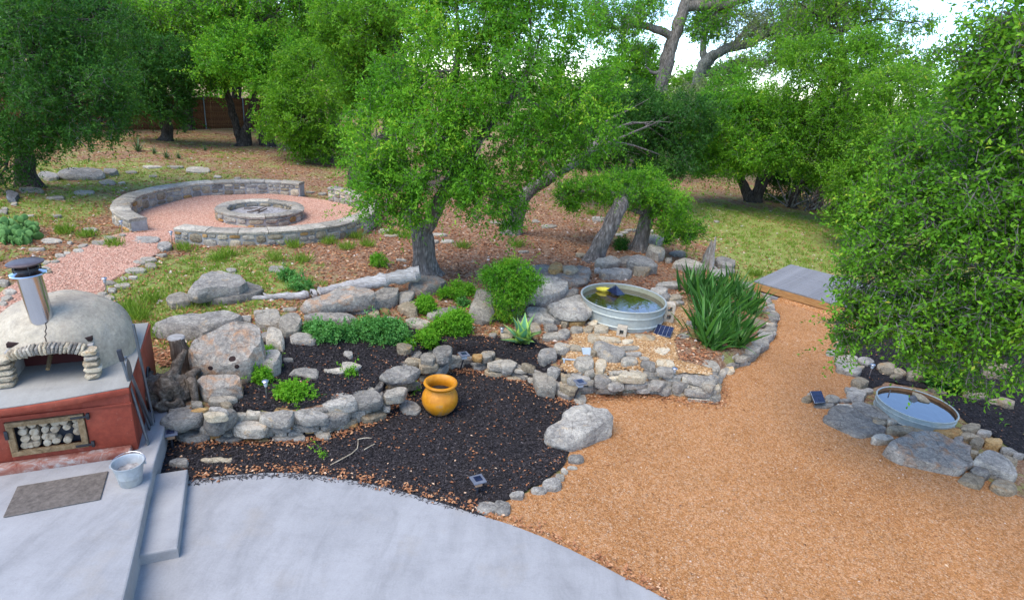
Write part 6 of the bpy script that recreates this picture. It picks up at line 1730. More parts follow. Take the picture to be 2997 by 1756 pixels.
# ---- left trees
b = gD(72, 460); b.z -= .05; y = b.y
tree('oak_tree', 'dark leafy oak on the left edge with a black trunk', [([b, DY(66, 410, y), DY(60, 370, y), DY(58, 320, y), DY(80, 230, y)], [.30, .25, .23, .2, .10]), ([DY(62, 360, y), DY(30, 320, y - .2), DY(0, 280, y - .3)], [.14, .11, .06])],
     [lob(*a) for a in [(60, 270, y - 1, 105, 85, 1.6), (180, 235, y - 1.2, 105, 85, 1.6), (120, 130, y - .6, 140, 90, 1.8), (245, 300, y - 1.4, 70, 48, 1.0), (40, 345, y - 1, 75, 42, 1.0), (15, 420, y - 1, 42, 42, .6), (260, 190, y - .8, 75, 65, 1.2), (40, 40, y, 130, 80, 1.8), (190, 50, y, 120, 70, 1.6), (130, 340, y - 1.2, 60, 34, .7), (-60, 200, y - .5, 90, 120, 1.6)]], 90000, .085, 'leaf_dark', 'bark_dark', 21, gap=.14, limb_r=.06, twig=.34)
b = gD(410, 348); b.z -= .05; y = b.y
tree('oak_tree', 'slim dark oak before the brown fence', [([b, DY(409, 320, y), DY(402, 260, y), DY(396, 180, y), DY(400, 100, y)], [.28, .26, .22, .17, .08])],
     [lob(*a) for a in [(395, 200, y - 1.5, 70, 55, 1.8), (430, 265, y - 1.5, 32, 36, 1.2), (330, 230, y - 1.2, 58, 55, 1.6), (450, 170, y - 1, 60, 50, 1.6), (370, 120, y - 1, 80, 50, 1.8), (300, 270, y - 1.2, 34, 28, 1.0)]], 40000, .13, 'leaf_dark', 'bark_dark', 22, gap=.14, limb_r=.08, twig=.5)
b = gD(597, 358); b.z -= .05; y = b.y
tree('oak_tree', 'forked oak with two dark stems in front of the fence', [([b, DY(588, 330, y), DY(574, 285, y), DY(560, 232, y), DY(545, 160, y)], [.22, .2, .18, .15, .07]), ([b + Vector((.15, 0, 0)), DY(606, 325, y), DY(617, 285, y), DY(627, 240, y), DY(640, 170, y)], [.24, .22, .19, .15, .07]), ([b + Vector((.1, -.1, 0)), DY(600, 345, y - .1)], [.34, .26])],
     [lob(*a) for a in [(560, 155, y - 1.5, 75, 48, 1.8), (650, 175, y - 1.5, 70, 55, 1.8), (600, 95, y - 1, 90, 50, 1.8), (520, 195, y - 1, 42, 32, 1.2), (690, 130, y - 1, 70, 55, 1.8)]], 36000, .13, 'leaf_oak', 'bark_dark', 23, gap=.14, limb_r=.08, twig=.5)
b = gD(803, 393); b.z -= .05; y = b.y
tree('oak_tree', 'bright bushy oak branched to the ground left of the main oak', [([b, DY(802, 360, y), DY(795, 300, y), DY(780, 220, y)], [.2, .18, .15, .07])],
     [lob(*a) for a in [(740, 290, y - 1.5, 85, 62, 1.8), (775, 350, y - 1.6, 65, 32, 1.2), (710, 230, y - 1, 75, 52, 1.8), (805, 230, y - 1, 65, 58, 1.8), (830, 310, y - 1.2, 45, 55, 1.4), (680, 300, y - 1, 45, 45, 1.2), (770, 160, y - 1, 80, 50, 1.8), (840, 380, y - 1.3, 40, 20, .8)]], 50000, .12, 'leaf_bright', 'bark_dark', 24, gap=.14, limb_r=.08, twig=.45)
b = G0(DY(930, 200, 21).x, 21)
tree('tall_oak', 'tall oak with dark stems behind the main oak', [([b, DY(985, 220, 21), DY(962, 120, 21), DY(940, 60, 21), DY(925, -30, 21)], [.34, .3, .27, .25, .2]), ([b + Vector((-.8, .2, 0)), DY(905, 250, 21.3), DY(888, 170, 21.3), DY(870, 100, 21.4), DY(860, 20, 21.4)], [.28, .22, .2, .16, .1])],
     [lob(*a) for a in [(900, 70, 20.5, 75, 60, 1.6), (850, 140, 21, 55, 55, 1.5), (960, 30, 20.5, 80, 50, 1.6), (830, 40, 21, 70, 55, 1.6), (930, 150, 22, 60, 60, 1.4), (1020, 80, 22, 70, 60, 1.4), (870, 220, 21.5, 50, 50, 1.2)]], 46000, .11, 'leaf_bright', 'bark_dark', 25, limb_r=.08, gap=.08, twig=.42)
# ---- background canopy trees
rndb = random.Random(40)
bgl = [(250, 90, 33, 'leaf_oak', 'mossy green'), (430, 60, 34, 'leaf_bright', 'light green'), (560, 40, 38, 'leaf_grey', 'grey green'), (700, 60, 36, 'leaf_oak', 'deep green'), (120, 60, 30, 'leaf_dark', 'dark green'), (810, 70, 34, 'leaf_bright', 'yellow green'), (330, 30, 40, 'leaf_grey', 'pale grey')]
for i, (u, v, Y, mt, w) in enumerate(bgl):
    c = DY(u, v, Y); b = G0(c.x, Y)
    d_ = K * depth(c) / FPX
    lb = []
    for k in range(7):
        lb.append(lob(u + rndb.uniform(-85, 85), v + rndb.uniform(-70, 75), Y + rndb.uniform(-1.5, 1.5), rndb.uniform(45, 80), rndb.uniform(32, 55), 2.0))
    tree('background_tree', w + ' tree rising beyond the fence, ' + ('above the dark left oak', 'above the slim oak', 'over the forked oak', 'left of the bushy oak', 'at the left picture edge', 'above the bushy oak', 'farthest behind the slim oak')[i], [([b, b.lerp(Vector(c), .6) + Vector((.3, 0, 0)), Vector(c)], [.3, .24, .10])], lb, 22000, .18, mt, 'bark_dark', 60 + i, limb_r=.09, gap=.10, twigfrac=.9, twr=.014, twig=.8)
bgr = [(1590, 300, 34, 60, 'leaf_bright', 'yellow green', 'behind the tall open oak'), (1700, 280, 36, 60, 'leaf_grey', 'grey green', 'under the lichen oak'), (2150, 330, 34, 60, 'leaf_oak', 'deep green', 'behind the leaning pale trunk'), (2300, 330, 30, 60, 'leaf_bright', 'bright green', 'behind the overhanging oak'), (2450, 380, 30, 60, 'leaf_oak', 'mid green', 'at the far right'), (1450, 260, 32, 60, 'leaf_oak', 'dark green', 'behind the curved trunk')]
for i, (u, v, Y, sp_, mt, w, wh) in enumerate(bgr):
    c = DY(u, v, Y); b = G0(c.x, Y)
    lb = [lob(u + rndb.uniform(-80, 80), v + rndb.uniform(-45, 60), Y + rndb.uniform(-1.5, 1.5), rndb.uniform(45, 75), rndb.uniform(32, 48), 2.0) for k in range(7)]
    tree('background_tree', w + ' tree far away ' + wh, [([b, b.lerp(Vector(c), .6) + Vector((.3, 0, 0)), Vector(c)], [.3, .24, .10])], lb, 18000, .18, mt, 'bark_dark', 80 + i, limb_r=.09, gap=.10, twigfrac=.9, twr=.014, twig=.8)
lb = [lob(*a) for a in [(1960, 90, 30, 60, 45, 2), (2030, 60, 30, 65, 45, 2), (2100, 70, 30, 65, 50, 2), (2170, 110, 30, 60, 45, 2), (2060, 0, 30, 80, 40, 2), (1900, 130, 30, 60, 40, 2), (2250, 150, 30, 55, 45, 2), (2150, 20, 30, 60, 35, 2), (2290, 210, 30, 60, 50, 2), (1970, 10, 30, 60, 35, 2), (2200, 200, 30, 60, 50, 2), (2260, 60, 30, 40, 30, 1.5)]]
c = DY(2080, 200, 30)
tree('background_tree', 'airy light green tree filling the sky between the lichen oak and the overhanging oak', [([G0(c.x, 30), c + Vector((.2, 0, -1)), DY(2070, 80, 30)], [.3, .22, .1])], lb, 34000, .14, 'leaf_bright', 'bark_dark', 95, limb_r=.08, gap=.22, twigfrac=.9, twr=.012, twig=.6)
lb = [lob(*a) for a in [(700, 0, 30, 70, 40, 2), (620, 10, 30, 70, 40, 2), (780, 10, 30, 60, 40, 2), (540, 0, 30, 60, 40, 2), (470, 20, 30, 70, 40, 2)]]
c = DY(640, 60, 30)
tree('background_tree', 'light green tree top closing the gap above the forked oak', [([G0(c.x, 30), c], [.3, .1])], lb, 20000, .15, 'leaf_oak', 'bark_dark', 96, limb_r=.08, gap=.12, twigfrac=.9, twr=.012, twig=.6)
lb = [lob(*a) for a in [(1585, 165, 46, 34, 40, 2.5), (1540, 150, 46, 34, 36, 2.5), (1610, 215, 46, 36, 30, 2.5), (1500, 190, 46, 40, 36, 2.5), (1690, 205, 46, 40, 26, 2.5)]]
c = DY(1570, 210, 46)
tree('background_tree', 'pale yellow green tree far off left of the tall curving trunk', [([G0(c.x, 46), c], [.35, .15])], lb, 15000, .24, 'leaf_lime', 'bark_dark', 97, limb_r=.1, gap=.1, twigfrac=.8, twr=.018, twig=.9)
for i, (x, y, r_, mt, w) in enumerate([(15.5, 13.5, 2.2, 'leaf_oak', 'round green oak beyond the mulch on the far right'), (20, 21, 2.8, 'leaf_bright', 'broad green oak at the right end of the lawn'), (-21.5, 13.0, 2.4, 'leaf_dark', 'dark oak beyond the left end of the grass')]):
    b = G0(x, y); rb = random.Random(i)
    lb = [(b + Vector((rb.uniform(-1, 1) * r_ * .7, rb.uniform(-1, 1) * r_ * .6, 2.4 + rb.uniform(-.7, 1.3))), (r_ * .62, r_ * .6, r_ * .42)) for k in range(7)]
    tree('oak_tree', w, [([b, b + Vector((.2, 0, 1.2)), b + Vector((-.1, .1, 2.6))], [.25, .2, .1])], lb, 26000, .13, mt, 'bark_dark', 110 + i, limb_r=.06, twig=.45)
# ---- far woodland
rng = np.random.default_rng(77)
lb = []
for i in range(46):
    x = -75 + 150 * i / 45 + rng.uniform(-2, 2); Y = rng.uniform(50, 62)
    hgt = rng.uniform(3.6, 5.2) if -6 < x < 40 else rng.uniform(6, 9)
    lb.append((np.array([x, Y, hgt * .5 + .2]), np.array([rng.uniform(2.4, 3.6), 2.2, hgt * .55])))
co, tint, seg = crown_leaves(rng, lb, 80000, .34, .5, 1.2, 10, .5, 0.0, .1, 3)
o = link('far_woodland', quadmesh(co, tint), M['leaf_oak']); tag(o, 'continuous green woodland closing the view behind the trees', 'woodland', None, 'stuff')

# ================================================================ garden plants
def plant(name, label, lobes, n, L, mat, seed, cat='shrub', asp=.5, twig=.10, per=9, shell=.35, grp=None, stems=5, droop=0.0, flat=.7):
    rng = np.random.default_rng(seed); rnd = random.Random(seed)
    c0 = Vector(lobes[0][0]); base = Vector((c0.x, c0.y, hz(c0.x, c0.y)))
    root = empty(name, base); tag(root, label, cat, grp)
    co, tint, seg = crown_leaves(rng, [(np.array(c) - np.array(base), r) for c, r in lobes], n, L, asp, twig, per, shell, -.25, droop, seed, flat=flat)
    g = base.z
    link('foliage', quadmesh(co, tint), M[mat], root)
    st = []
    for c, r in lobes:
        c = Vector(c) - base
        for k in range(stems):
            e = c + Vector((rnd.uniform(-.7, .7) * r[0], rnd.uniform(-.7, .7) * r[1], rnd.uniform(-.2, .7) * r[2]))
            b_ = Vector((c.x + rnd.uniform(-.2, .2) * r[0], c.y + rnd.uniform(-.2, .2) * r[1], -.02))
            b_.z = hz(b_.x + base.x, b_.y + base.y) - base.z - .03
            st.append((spline([b_, b_.lerp(e, .5) + Vector((rnd.uniform(-.03, .03), 0, 0)), e], 5), [.006, .006, .005, .004, .002]))
    link('stems', tubes(st, 5), M['twig'], root)
    return root
def mound(fr, cx, cy, w, h, sink=.1):
    """rounded bush from its outline in the frame: bottom on the ground"""
    g = gF(fr, cx, cy + h * .42)
    s = FR[fr][2]; px = depth(g) / FPX / s
    rx, rz = w / 2 * px, h / 2 * px / .92
    return (Vector((g.x, g.y + rx * .35, g.z + rz * .72)), (rx, rx * .75, rz * .85))
plant('herb_bush', 'wide sage green herb bush spreading over the upper mulch', [mound('b', 400, 690, 460, 260), mound('b', 250, 660, 250, 210), mound('b', 560, 720, 230, 200)], 17000, .045, 'leaf_sage', 201, asp=.42, twig=.12)
plant('herb_bush', 'sage green herb bush left of the wide one beside the pale rock', [mound('h', 1880, 440, 320, 220), mound('h', 1750, 390, 160, 140)], 8500, .042, 'leaf_sage', 202)
plant('herb_bush', 'small sage green bush between the two larger herb bushes', [mound('b', 60, 700, 170, 160)], 3200, .042, 'leaf_sage', 203)
plant('lime_bush', 'round lime green bush between the rocks and the agave', [mound('b', 1175, 600, 290, 300), mound('b', 1010, 630, 190, 200)], 15000, .034, 'leaf_lime', 204, asp=.55, twig=.08)
plant('lime_bush', 'trailing lime green bush spilling toward the stone edge', [mound('b', 860, 770, 220, 200), mound('b', 960, 660, 150, 160), mound('b', 700, 800, 70, 80)], 8000, .034, 'leaf_lime', 205, asp=.55, twig=.08)
plant('lime_bush', 'small upright lime bush right of the tan rock', [mound('b', 860, 420, 180, 210), mound('b', 840, 360, 110, 90)], 6500, .034, 'leaf_lime', 206, asp=.55, twig=.08)
plant('herb_plant', 'loose green herb under the main oak beside the tan topped boulder', [mound('b', 1070, 300, 150, 130), mound('b', 1180, 230, 130, 140), mound('b', 1300, 250, 150, 110), mound('b', 1220, 310, 120, 120)], 5200, .04, 'leaf_lime', 207, twig=.12)
plant('herb_plant', 'thin grey green sprout in the litter below the loose herb', [mound('b', 1250, 385, 120, 90)], 900, .035, 'leaf_sage', 208)
nb = gF('b', 1680, 610); npx = depth(nb) / FPX / 3.517
plant('nandina', 'tall feathery green nandina bush in front of the big boulder', [lob_ for lob_ in [
    (nb + Vector((0, .12, .28)), (.26, .24, .26)), (nb + Vector((.05, .12, .60)), (.42, .32, .26)), (nb + Vector((.20, .16, .82)), (.40, .3, .20)), (nb + Vector((-.16, .12, .86)), (.34, .28, .20)), (nb + Vector((.10, .15, 1.02)), (.32, .26, .13))]], 21000, .042, 'leaf_nandina', 209, asp=.36, twig=.14, stems=8)
plant('lime_plant', 'upright lime green herb before the upright slab', [mound('h', 1200, 900, 170, 190), mound('h', 1240, 740, 130, 190), mound('h', 1260, 620, 80, 90)], 4200, .034, 'leaf_lime', 210, twig=.09)
plant('lime_plant', 'low round lime green plant behind the left retaining wall', [mound('h', 1515, 1090, 300, 190)], 3600, .045, 'leaf_lime', 211, asp=.5, twig=.08)
plant('lime_plant', 'tiny lime seedling beside the jagged flat rock', [mound('b', 80, 1110, 110, 90)], 420, .035, 'leaf_lime', 212)
plant('lime_plant', 'tiny green seedling at the right end of the retaining wall', [mound('a', 1505, 205, 60, 60)], 160, .035, 'leaf_lime', 213)
plant('lime_plant', 'tiny green seedling alone in the lower black mulch', [mound('a', 1590, 750, 50, 60)], 120, .03, 'leaf_lime', 214)
plant('lime_plant', 'small green weed between the pot and the stone wall', [mound('b', 760, 1260, 80, 90)], 260, .035, 'leaf_lime', 215)
plant('weed_clump', 'bright weed clump in the litter left of the main oak', [mound('l', 262, 405, 115, 100)], 1500, .04, 'leaf_lime', 216)
plant('weed_clump', 'green weed clump above the driftwood log', [mound('j', 320, 160, 100, 90), mound('j', 410, 215, 150, 110)], 2400, .045, 'leaf_sage', 217)
plant('dark_shrub', 'small dark shrub right of the two short trunks', [mound('g', 1600, 270, 130, 160)], 2200, .05, 'leaf_dark', 218)
plant('dark_shrub', 'small dark shrub between the two short trunks', [mound('g', 1140, 340, 130, 170)], 1500, .05, 'leaf_dark', 219)
plant('dark_shrub', 'dark low shrub behind the small tank under the oak', [mound('f', 1700, 590, 420, 280)], 6000, .05, 'leaf_dark', 220)
# agave
def blade(L, W, bend, thick, n=9, tipw=.05, keel=.25):
    V, F, UV = [], [], []
    for i in range(n + 1):
        t = i / n
        y = L * (t - .12 * bend * t * t); z = L * (-bend * .5 * t * t)
        w = W * (tipw + (1 - tipw) * (1 - t) ** .75) * (.62 + .75 * math.sin(math.pi * min(1, t * .9 + .18)) ** 1) * .75
        for j, x in enumerate((-1, -.5, 0, .5, 1)):
            V.append((x * w / 2, y, z + (abs(x) * keel - .0) * w * .5)); UV.append(((x + 1) / 2, t))
    for i in range(n):
        for j in range(4):
            F.append((i * 5 + j, i * 5 + j + 1, (i + 1) * 5 + j + 1, (i + 1) * 5 + j))
    me = pmesh(V, F, True)
    uv = me.uv_layers.new(name='UVMap')
    for lp in me.loops: uv.data[lp.index].uv = UV[lp.vertex_index]
    return me
ag = gF('b', 1860, 820); ag.y += .06
av = empty('agave', ag); tag(av, 'blue green agave with yellow edged leaves in the upper mulch', 'agave')
bl = [blade(.52, .30, .10, .01, keel=.35), blade(.48, .29, .30, .01, keel=.35), blade(.56, .28, -.05, .01, keel=.35)]
rnd = random.Random(5)
for i in range(15):
    a = i * 2.399; el = R_(78 - i * 4.2 + rnd.uniform(-5, 5))
    o = link('leaf', bl[i % 3], M['agave_leaf'], av, (0, 0, .02))
    o.rotation_euler = (Matrix.Rotation(a, 4, 'Z') @ Matrix.Rotation(el, 4, 'X')).to_euler()
    s = rnd.uniform(.8, 1.1); o.scale = (s, s, s)
# iris / strap leaves clump
ic = gF('d', 760, 760)
iv = empty('strap_leaf_clump', ic); tag(iv, 'big clump of arching sword leaved plants inside the curved stone ring', 'iris clump')
ib = [blade(.75, .075, .35, .01, 8, .02, .15), blade(.62, .07, .65, .01, 8, .02, .15), blade(.85, .075, .25, .01, 8, .02, .15), blade(.55, .07, .85, .01, 8, .02, .12)]
spots = [(430, 260), (500, 300), (560, 250), (640, 300), (560, 400), (650, 430), (720, 360), (800, 300), (880, 280), (930, 260), (700, 520), (600, 560), (780, 480), (860, 520), (920, 420), (640, 680), (740, 660), (840, 640), (600, 780), (560, 720), (700, 860), (620, 830), (900, 830), (950, 840), (930, 760), (1080, 470), (1100, 440), (480, 220)]
rnd = random.Random(15)
ni = 0
# the many inner blades, too crowded to pick apart
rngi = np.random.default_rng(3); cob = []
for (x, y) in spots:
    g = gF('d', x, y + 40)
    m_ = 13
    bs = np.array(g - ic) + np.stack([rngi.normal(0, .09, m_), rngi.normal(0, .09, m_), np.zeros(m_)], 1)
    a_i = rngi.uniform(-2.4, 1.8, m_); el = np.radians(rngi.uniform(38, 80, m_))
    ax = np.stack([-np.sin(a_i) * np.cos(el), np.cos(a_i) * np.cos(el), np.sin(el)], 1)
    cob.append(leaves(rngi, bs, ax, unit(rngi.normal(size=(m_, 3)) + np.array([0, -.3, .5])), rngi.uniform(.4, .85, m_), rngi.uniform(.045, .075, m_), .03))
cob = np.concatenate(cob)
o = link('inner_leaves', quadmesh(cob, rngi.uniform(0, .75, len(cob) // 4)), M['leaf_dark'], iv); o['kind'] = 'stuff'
for (x, y) in spots:
    g = gF('d', x, y + 40); 
    for k in range(10):
        o = link('leaf', ib[rnd.randrange(4)], M['iris_leaf'], iv)
        o.location = Vector((g.x + rnd.uniform(-.06, .06), g.y + rnd.uniform(-.06, .06), g.z - .01)) - ic
        o.rotation_euler = (Matrix.Rotation(rnd.uniform(-1.9, 1.2) , 4, 'Z') @ Matrix.Rotation(R_(rnd.uniform(34, 72)), 4, 'X')).to_euler() if rnd.random() < .8 else (Matrix.Rotation(rnd.uniform(0, 6.28), 4, 'Z') @ Matrix.Rotation(R_(rnd.uniform(25, 70)), 4, 'X')).to_euler()
        s = rnd.uniform(.75, 1.15); o.scale = (s, s, s); ni += 1
# yuccas and spiky plants in the background
yb = [blade(.5, .035, .15, .01, 5, .02, .1), blade(.4, .03, .4, .01, 5, .02, .1)]
for i, (u, v, s, w) in enumerate([(340, 375, 1.5, 'largest spiky yucca in the litter before the fence'), (380, 382, .9, 'small spiky yucca right of the largest yucca'), (410, 392, 1.0, 'small grey yucca left of the forked oak'), (440, 392, .8, 'tiny yucca near the forked oak'), (215, 350, 1.3, 'spiky yucca before the left part of the fence'), (640, 352, 1.1, 'small yucca right of the forked oak'), (455, 328, 1.2, 'yucca at the foot of the fence'), (505, 372, .7, 'tiny yucca left of the forked stems')]):
    g = gD(u, v); r_ = empty('yucca', g); tag(r_, w, 'yucca')
    for k in range(22):
        o = link('leaf', yb[k % 2], M['yucca_leaf'], r_)
        o.rotation_euler = (Matrix.Rotation(k * 2.4, 4, 'Z') @ Matrix.Rotation(R_(82 - k * 2.6), 4, 'X')).to_euler(); o.scale = (s * 1.4, s, s)
# prickly pear
pc = gF('i', 180, 930)
pp = empty('prickly_pear', pc); tag(pp, 'green prickly pear cactus patch left of the pink path', 'cactus')
bm = bmesh.new(); bmesh.ops.create_uvsphere(bm, u_segments=14, v_segments=10, radius=1)
for v in bm.verts:
    t = (v.co.z + 1) / 2
    v.co = Vector((v.co.x * .095 * (.65 + .5 * math.sin(t * 2.6)), v.co.y * .018, t * .22))
pad = bm_done(bm, True)
rnd = random.Random(9)
for i in range(110):
    u, v = rnd.uniform(0, 330), rnd.uniform(760, 950)
    if v < 760 + abs(u - 200) * .35 or v > 950 - max(0, u - 200) * .4: v = rnd.uniform(840, 900)
    g = gF('i', u, v)
    o = link('pad', pad, M['cactus'], pp)
    o.location = g - pc + Vector((0, 0, -.02))
    o.rotation_euler = (rnd.uniform(-.4, .3), rnd.uniform(-.35, .35), rnd.uniform(-1.2, 1.2)); s = rnd.uniform(.55, .95); o.scale = (s, s, s)
    if rnd.random() < .75:
        o2 = link('pad', pad, M['cactus'], pp); o2.location = o.location + Vector((rnd.uniform(-.05, .05), rnd.uniform(-.03, .03), .19 * s)); o2.rotation_euler = (rnd.uniform(-.4, .3), rnd.uniform(-.6, .6), rnd.uniform(-1.2, 1.2)); o2.scale = (s * .8,) * 3
# ================================================================ scatter: litter, grass, chips, pebbles
rng = np.random.default_rng(5)
def inside(P, X, Y): return sdist(P, X, Y)
ALLZ = [np.array(p) for p in (GRAVEL, MULCH_LOW, MULCH_UP, MULCH_R, PEBBLE, PINKPATH, _fc, PATIO, UPPER, STEP)]
def off_zones(X, Y, m=.0, zs=ALLZ):
    k = np.ones(len(X), bool)
    for P in zs: k &= sdist(P, X, Y) < m
    return k
def flakes(X, Y, Z, L, asp, tint, name, mat, label, flat=1.0, lift=.006, fold=.15):
    n = len(X)
    base = np.stack([X, Y, Z + lift + rng.uniform(0, .012, n)], 1)
    a = rng.uniform(0, 2 * np.pi, n)
    ax = np.stack([np.cos(a), np.sin(a), rng.normal(size=n) * .18], 1)
    nr = np.stack([rng.normal(size=n) * .3, rng.normal(size=n) * .3, np.full(n, flat)], 1)
    co = leaves(rng, base, ax, nr, L, L * asp, fold)
    o = link(name, quadmesh(co, tint), M[mat]); tag(o, label, None, None, 'stuff')
# leaf litter, denser near the camera
n = 150000
Y = 7.5 + 26 * rng.random(n) ** 1.7; X = (rng.uniform(-1, 1, n)) * (Y * .85 + 1.0)
k = off_zones(X, Y, -.02) & (sdist(RAISED, X, Y) > .25) & (rng.random(n) > grassmask(X, Y) * .62)
X, Y = X[k], Y[k]
dz = Hh(X, Y)
flakes(X, Y, dz, .055 * rng.uniform(.6, 1.3, len(X)) * (1 + Y * .02), .5, np.clip(rng.normal(.5, .24, len(X)), 0, 1), 'leaf_litter', 'litter', 'brown fallen oak leaves covering the yard')
# fallen leaves on mulch, path edges, patio edge
def in_poly(P, n, m=0.02):
    P = np.array(P); lo = P.min(0); hi = P.max(0)
    X = rng.uniform(lo[0], hi[0], n); Y = rng.uniform(lo[1], hi[1], n)
    k = sdist(P, X, Y) > m
    return X[k], Y[k]
xs, ys = [], []
for P, n in ((MULCH_LOW, 3400), (MULCH_UP, 2000), (MULCH_R, 2400)):
    a, b = in_poly(P, n)
    # more leaves toward the edges
    e = sdist(np.array(P), a, b)
    kk = rng.random(len(a)) < np.clip(.38 + .9 * np.exp(-e / .18), 0, 1)
    xs.append(a[kk]); ys.append(b[kk])
X = np.concatenate(xs); Y = np.concatenate(ys)
flakes(X, Y, Hh(X, Y) + .03, .036 * rng.uniform(.5, 1.4, len(X)), .5, np.clip(rng.normal(.42, .28, len(X)), 0, 1), 'fallen_leaves', 'litter', 'tan fallen leaves lying on the black mulch')
xs, ys = [], []
for P, n in ((MULCH_LOW, 110000), (MULCH_UP, 60000), (MULCH_R, 60000)):
    a, b = in_poly(P, n); xs.append(a); ys.append(b)
X = np.concatenate(xs); Y = np.concatenate(ys)
flakes(X, Y, Hh(X, Y) + .018, .042 * rng.uniform(.5, 1.5, len(X)), .2, np.clip(rng.beta(2, 3, len(X)), 0, 1), 'mulch_chips', 'mulch_chip', 'black shredded bark chips of the mulch beds', .8, .004, .1)
# litter collected along the patio edge and at wall feet
e = np.array(_pe); t = rng.uniform(0, len(e) - 1.001, 900); t = np.clip(t + .25 * np.sin(t * 9), 0, len(e) - 1.001); i = t.astype(int); f = (t - i)[:, None]
q = e[i] * (1 - f) + e[i + 1] * f
X = q[:, 0] + rng.normal(0, .03, len(q)); Y = q[:, 1] + np.abs(rng.normal(.03, .07, len(q)))
k = sdist(np.array(PATIO), X, Y) < 0.0
X, Y = X[k], Y[k]
flakes(X, Y, Hh(X, Y) + .03, .045 * rng.uniform(.5, 1.2, len(X)), .5, np.clip(rng.normal(.62, .2, len(X)), 0, 1), 'edge_leaves', 'litter', 'brown leaves gathered along the curved patio edge')
wb = np.array([(p.x, p.y) for p in _wb[:26]]); t = rng.uniform(0, len(wb) - 1.001, 2600); i = t.astype(int); f = (t - i)[:, None]
q = wb[i] * (1 - f) + wb[i + 1] * f
X = q[:, 0] + rng.normal(0, .08, len(q)); Y = q[:, 1] - np.abs(rng.normal(.02, .10, len(q)))
k = (sdist(RAISED, X, Y) < 0.03) & (sdist(np.array(PATIO), X, Y) < 0)
X, Y = X[k], Y[k]
flakes(X, Y, Hh(X, Y) + .03, .045 * rng.uniform(.5, 1.2, len(X)), .5, np.clip(rng.normal(.55, .22, len(X)), 0, 1), 'wall_foot_leaves', 'litter', 'orange brown leaves gathered at the foot of the stone walls')
# pebbles (small octahedra-like lumps)
def pebbles(X, Y, Z, S, tint, name, mat, label):
    n = len(X)
    a = rng.uniform(0, 6.28, n); b = rng.uniform(.6, 1.0, n)
    ca, sa = np.cos(a), np.sin(a)
    def off(x, y, z):
        return np.stack([X + (x * ca - y * sa * b) * S, Y + (x * sa + y * ca * b) * S, Z + z * S], 1)
    top = off(.1, .05, .62); r = [off(1, .1, .1), off(.2, .95, .2), off(-.9, .3, .1), off(-.3, -.9, .15)]
    tri = []
    for i in range(4):
        tri.append(np.stack([r[i], r[(i + 1) % 4], top], 1))
    co = np.concatenate(tri, 1).reshape(-1, 3)
    o = link(name, quadmesh(co, np.repeat(tint, 4), 3), M[mat]); tag(o, label, None, None, 'stuff')
a, b = in_poly(GRAVEL, 120000); 
k = (b < 14) & (np.abs(a) < b * .95 + .5) & (b > 2.2)
a, b = a[k], b[k]
pebbles(a, b, Hh(a, b) + .011, .008 * rng.uniform(.6, 1.7, len(a)), np.clip(rng.beta(2, 3.2, len(a)), 0, 1), 'granite_gravel', 'pebble', 'loose orange granite gravel')
a, b = in_poly(GRAVEL, 26000)
k = (b < 14) & (np.abs(a) < b * .95 + .5) & (b > 2.2); a, b = a[k], b[k]
pebbles(a, b, Hh(a, b) + .011, .011 * rng.uniform(.5, 1.6, len(a)), rng.beta(1.2, 1.6, len(a)), 'gravel_specks', 'pebble', 'darker and paler stones mixed into the orange gravel')
a, b = in_poly(GRAVEL, 1500)
k = (b < 13.5) & (np.abs(a) < b * .95 + .5) & (b > 2.2); a, b = a[k], b[k]
flakes(a, b, Hh(a, b) + .012, .04 * rng.uniform(.4, 1.4, len(a)), .35, np.clip(rng.normal(.4, .3, len(a)), 0, 1), 'path_debris', 'litter', 'scraps of dry leaf scattered on the orange path')
a, b = in_poly(PEBBLE, 26000)
pebbles(a, b, Hh(a, b) + .012, .018 * rng.uniform(.5, 1.7, len(a)), np.clip(rng.beta(2.2, 2.4, len(a)), 0, 1), 'bed_pebbles', 'pebble_mix', 'orange and cream pebbles below the large tank')
a, b = in_poly(PINKPATH, 34000); c, d = in_poly(_fc, 60000)
a = np.concatenate([a, c]); b = np.concatenate([b, d])
pebbles(a, b, Hh(a, b) + .02, .017 * rng.uniform(.5, 1.5, len(a)), rng.beta(2.2, 2.2, len(a)), 'pink_gravel', 'pebble_pink', 'loose pink gravel of the path and fire ring')
# pale stone chips through the litter
n = 2600
Y = 8 + 22 * rng.random(n) ** 1.5; X = rng.uniform(-1, 1, n) * (Y * .8 + 1)
k = off_zones(X, Y, -.05) & (sdist(RAISED, X, Y) > .4)
X, Y = X[k], Y[k]
pebbles(X, Y, Hh(X, Y), .035 * rng.uniform(.4, 1.8, len(X)), np.clip(rng.normal(.9, .1, len(X)), 0, 1), 'stone_chips', 'pebble', 'small pale stones scattered through the litter')
# grass blades in tufts
nt = 30000
Y = 8 + 22 * rng.random(nt) ** 1.6; X = rng.uniform(-1, 1, nt) * (Y * .85 + 1)
g = grassmask(X, Y); P3 = np.stack([X, Y, 0 * X], 1)
cl = pnoise(P3, 1.5, 3) * .5 + pnoise(P3, 4.0, 4) * .35
k = off_zones(X, Y, -.02) & (sdist(RAISED, X, Y) > .35) & (rng.random(nt) < np.clip((g - .34) * 1.4 + cl * .5, 0, 1))
X, Y = X[k], Y[k]
per = 9
ti = np.repeat(np.arange(len(X)), per); n = len(ti)
bx = X[ti] + rng.normal(0, .05, n); by = Y[ti] + rng.normal(0, .05, n)
base = np.stack([bx, by, Hh(bx, by) - .01], 1)
hgt = rng.uniform(.05, .13, len(X))[ti] * rng.uniform(.6, 1.3, n)
ax = unit(np.stack([rng.normal(0, .45, n), rng.normal(0, .45, n), np.ones(n)], 1))
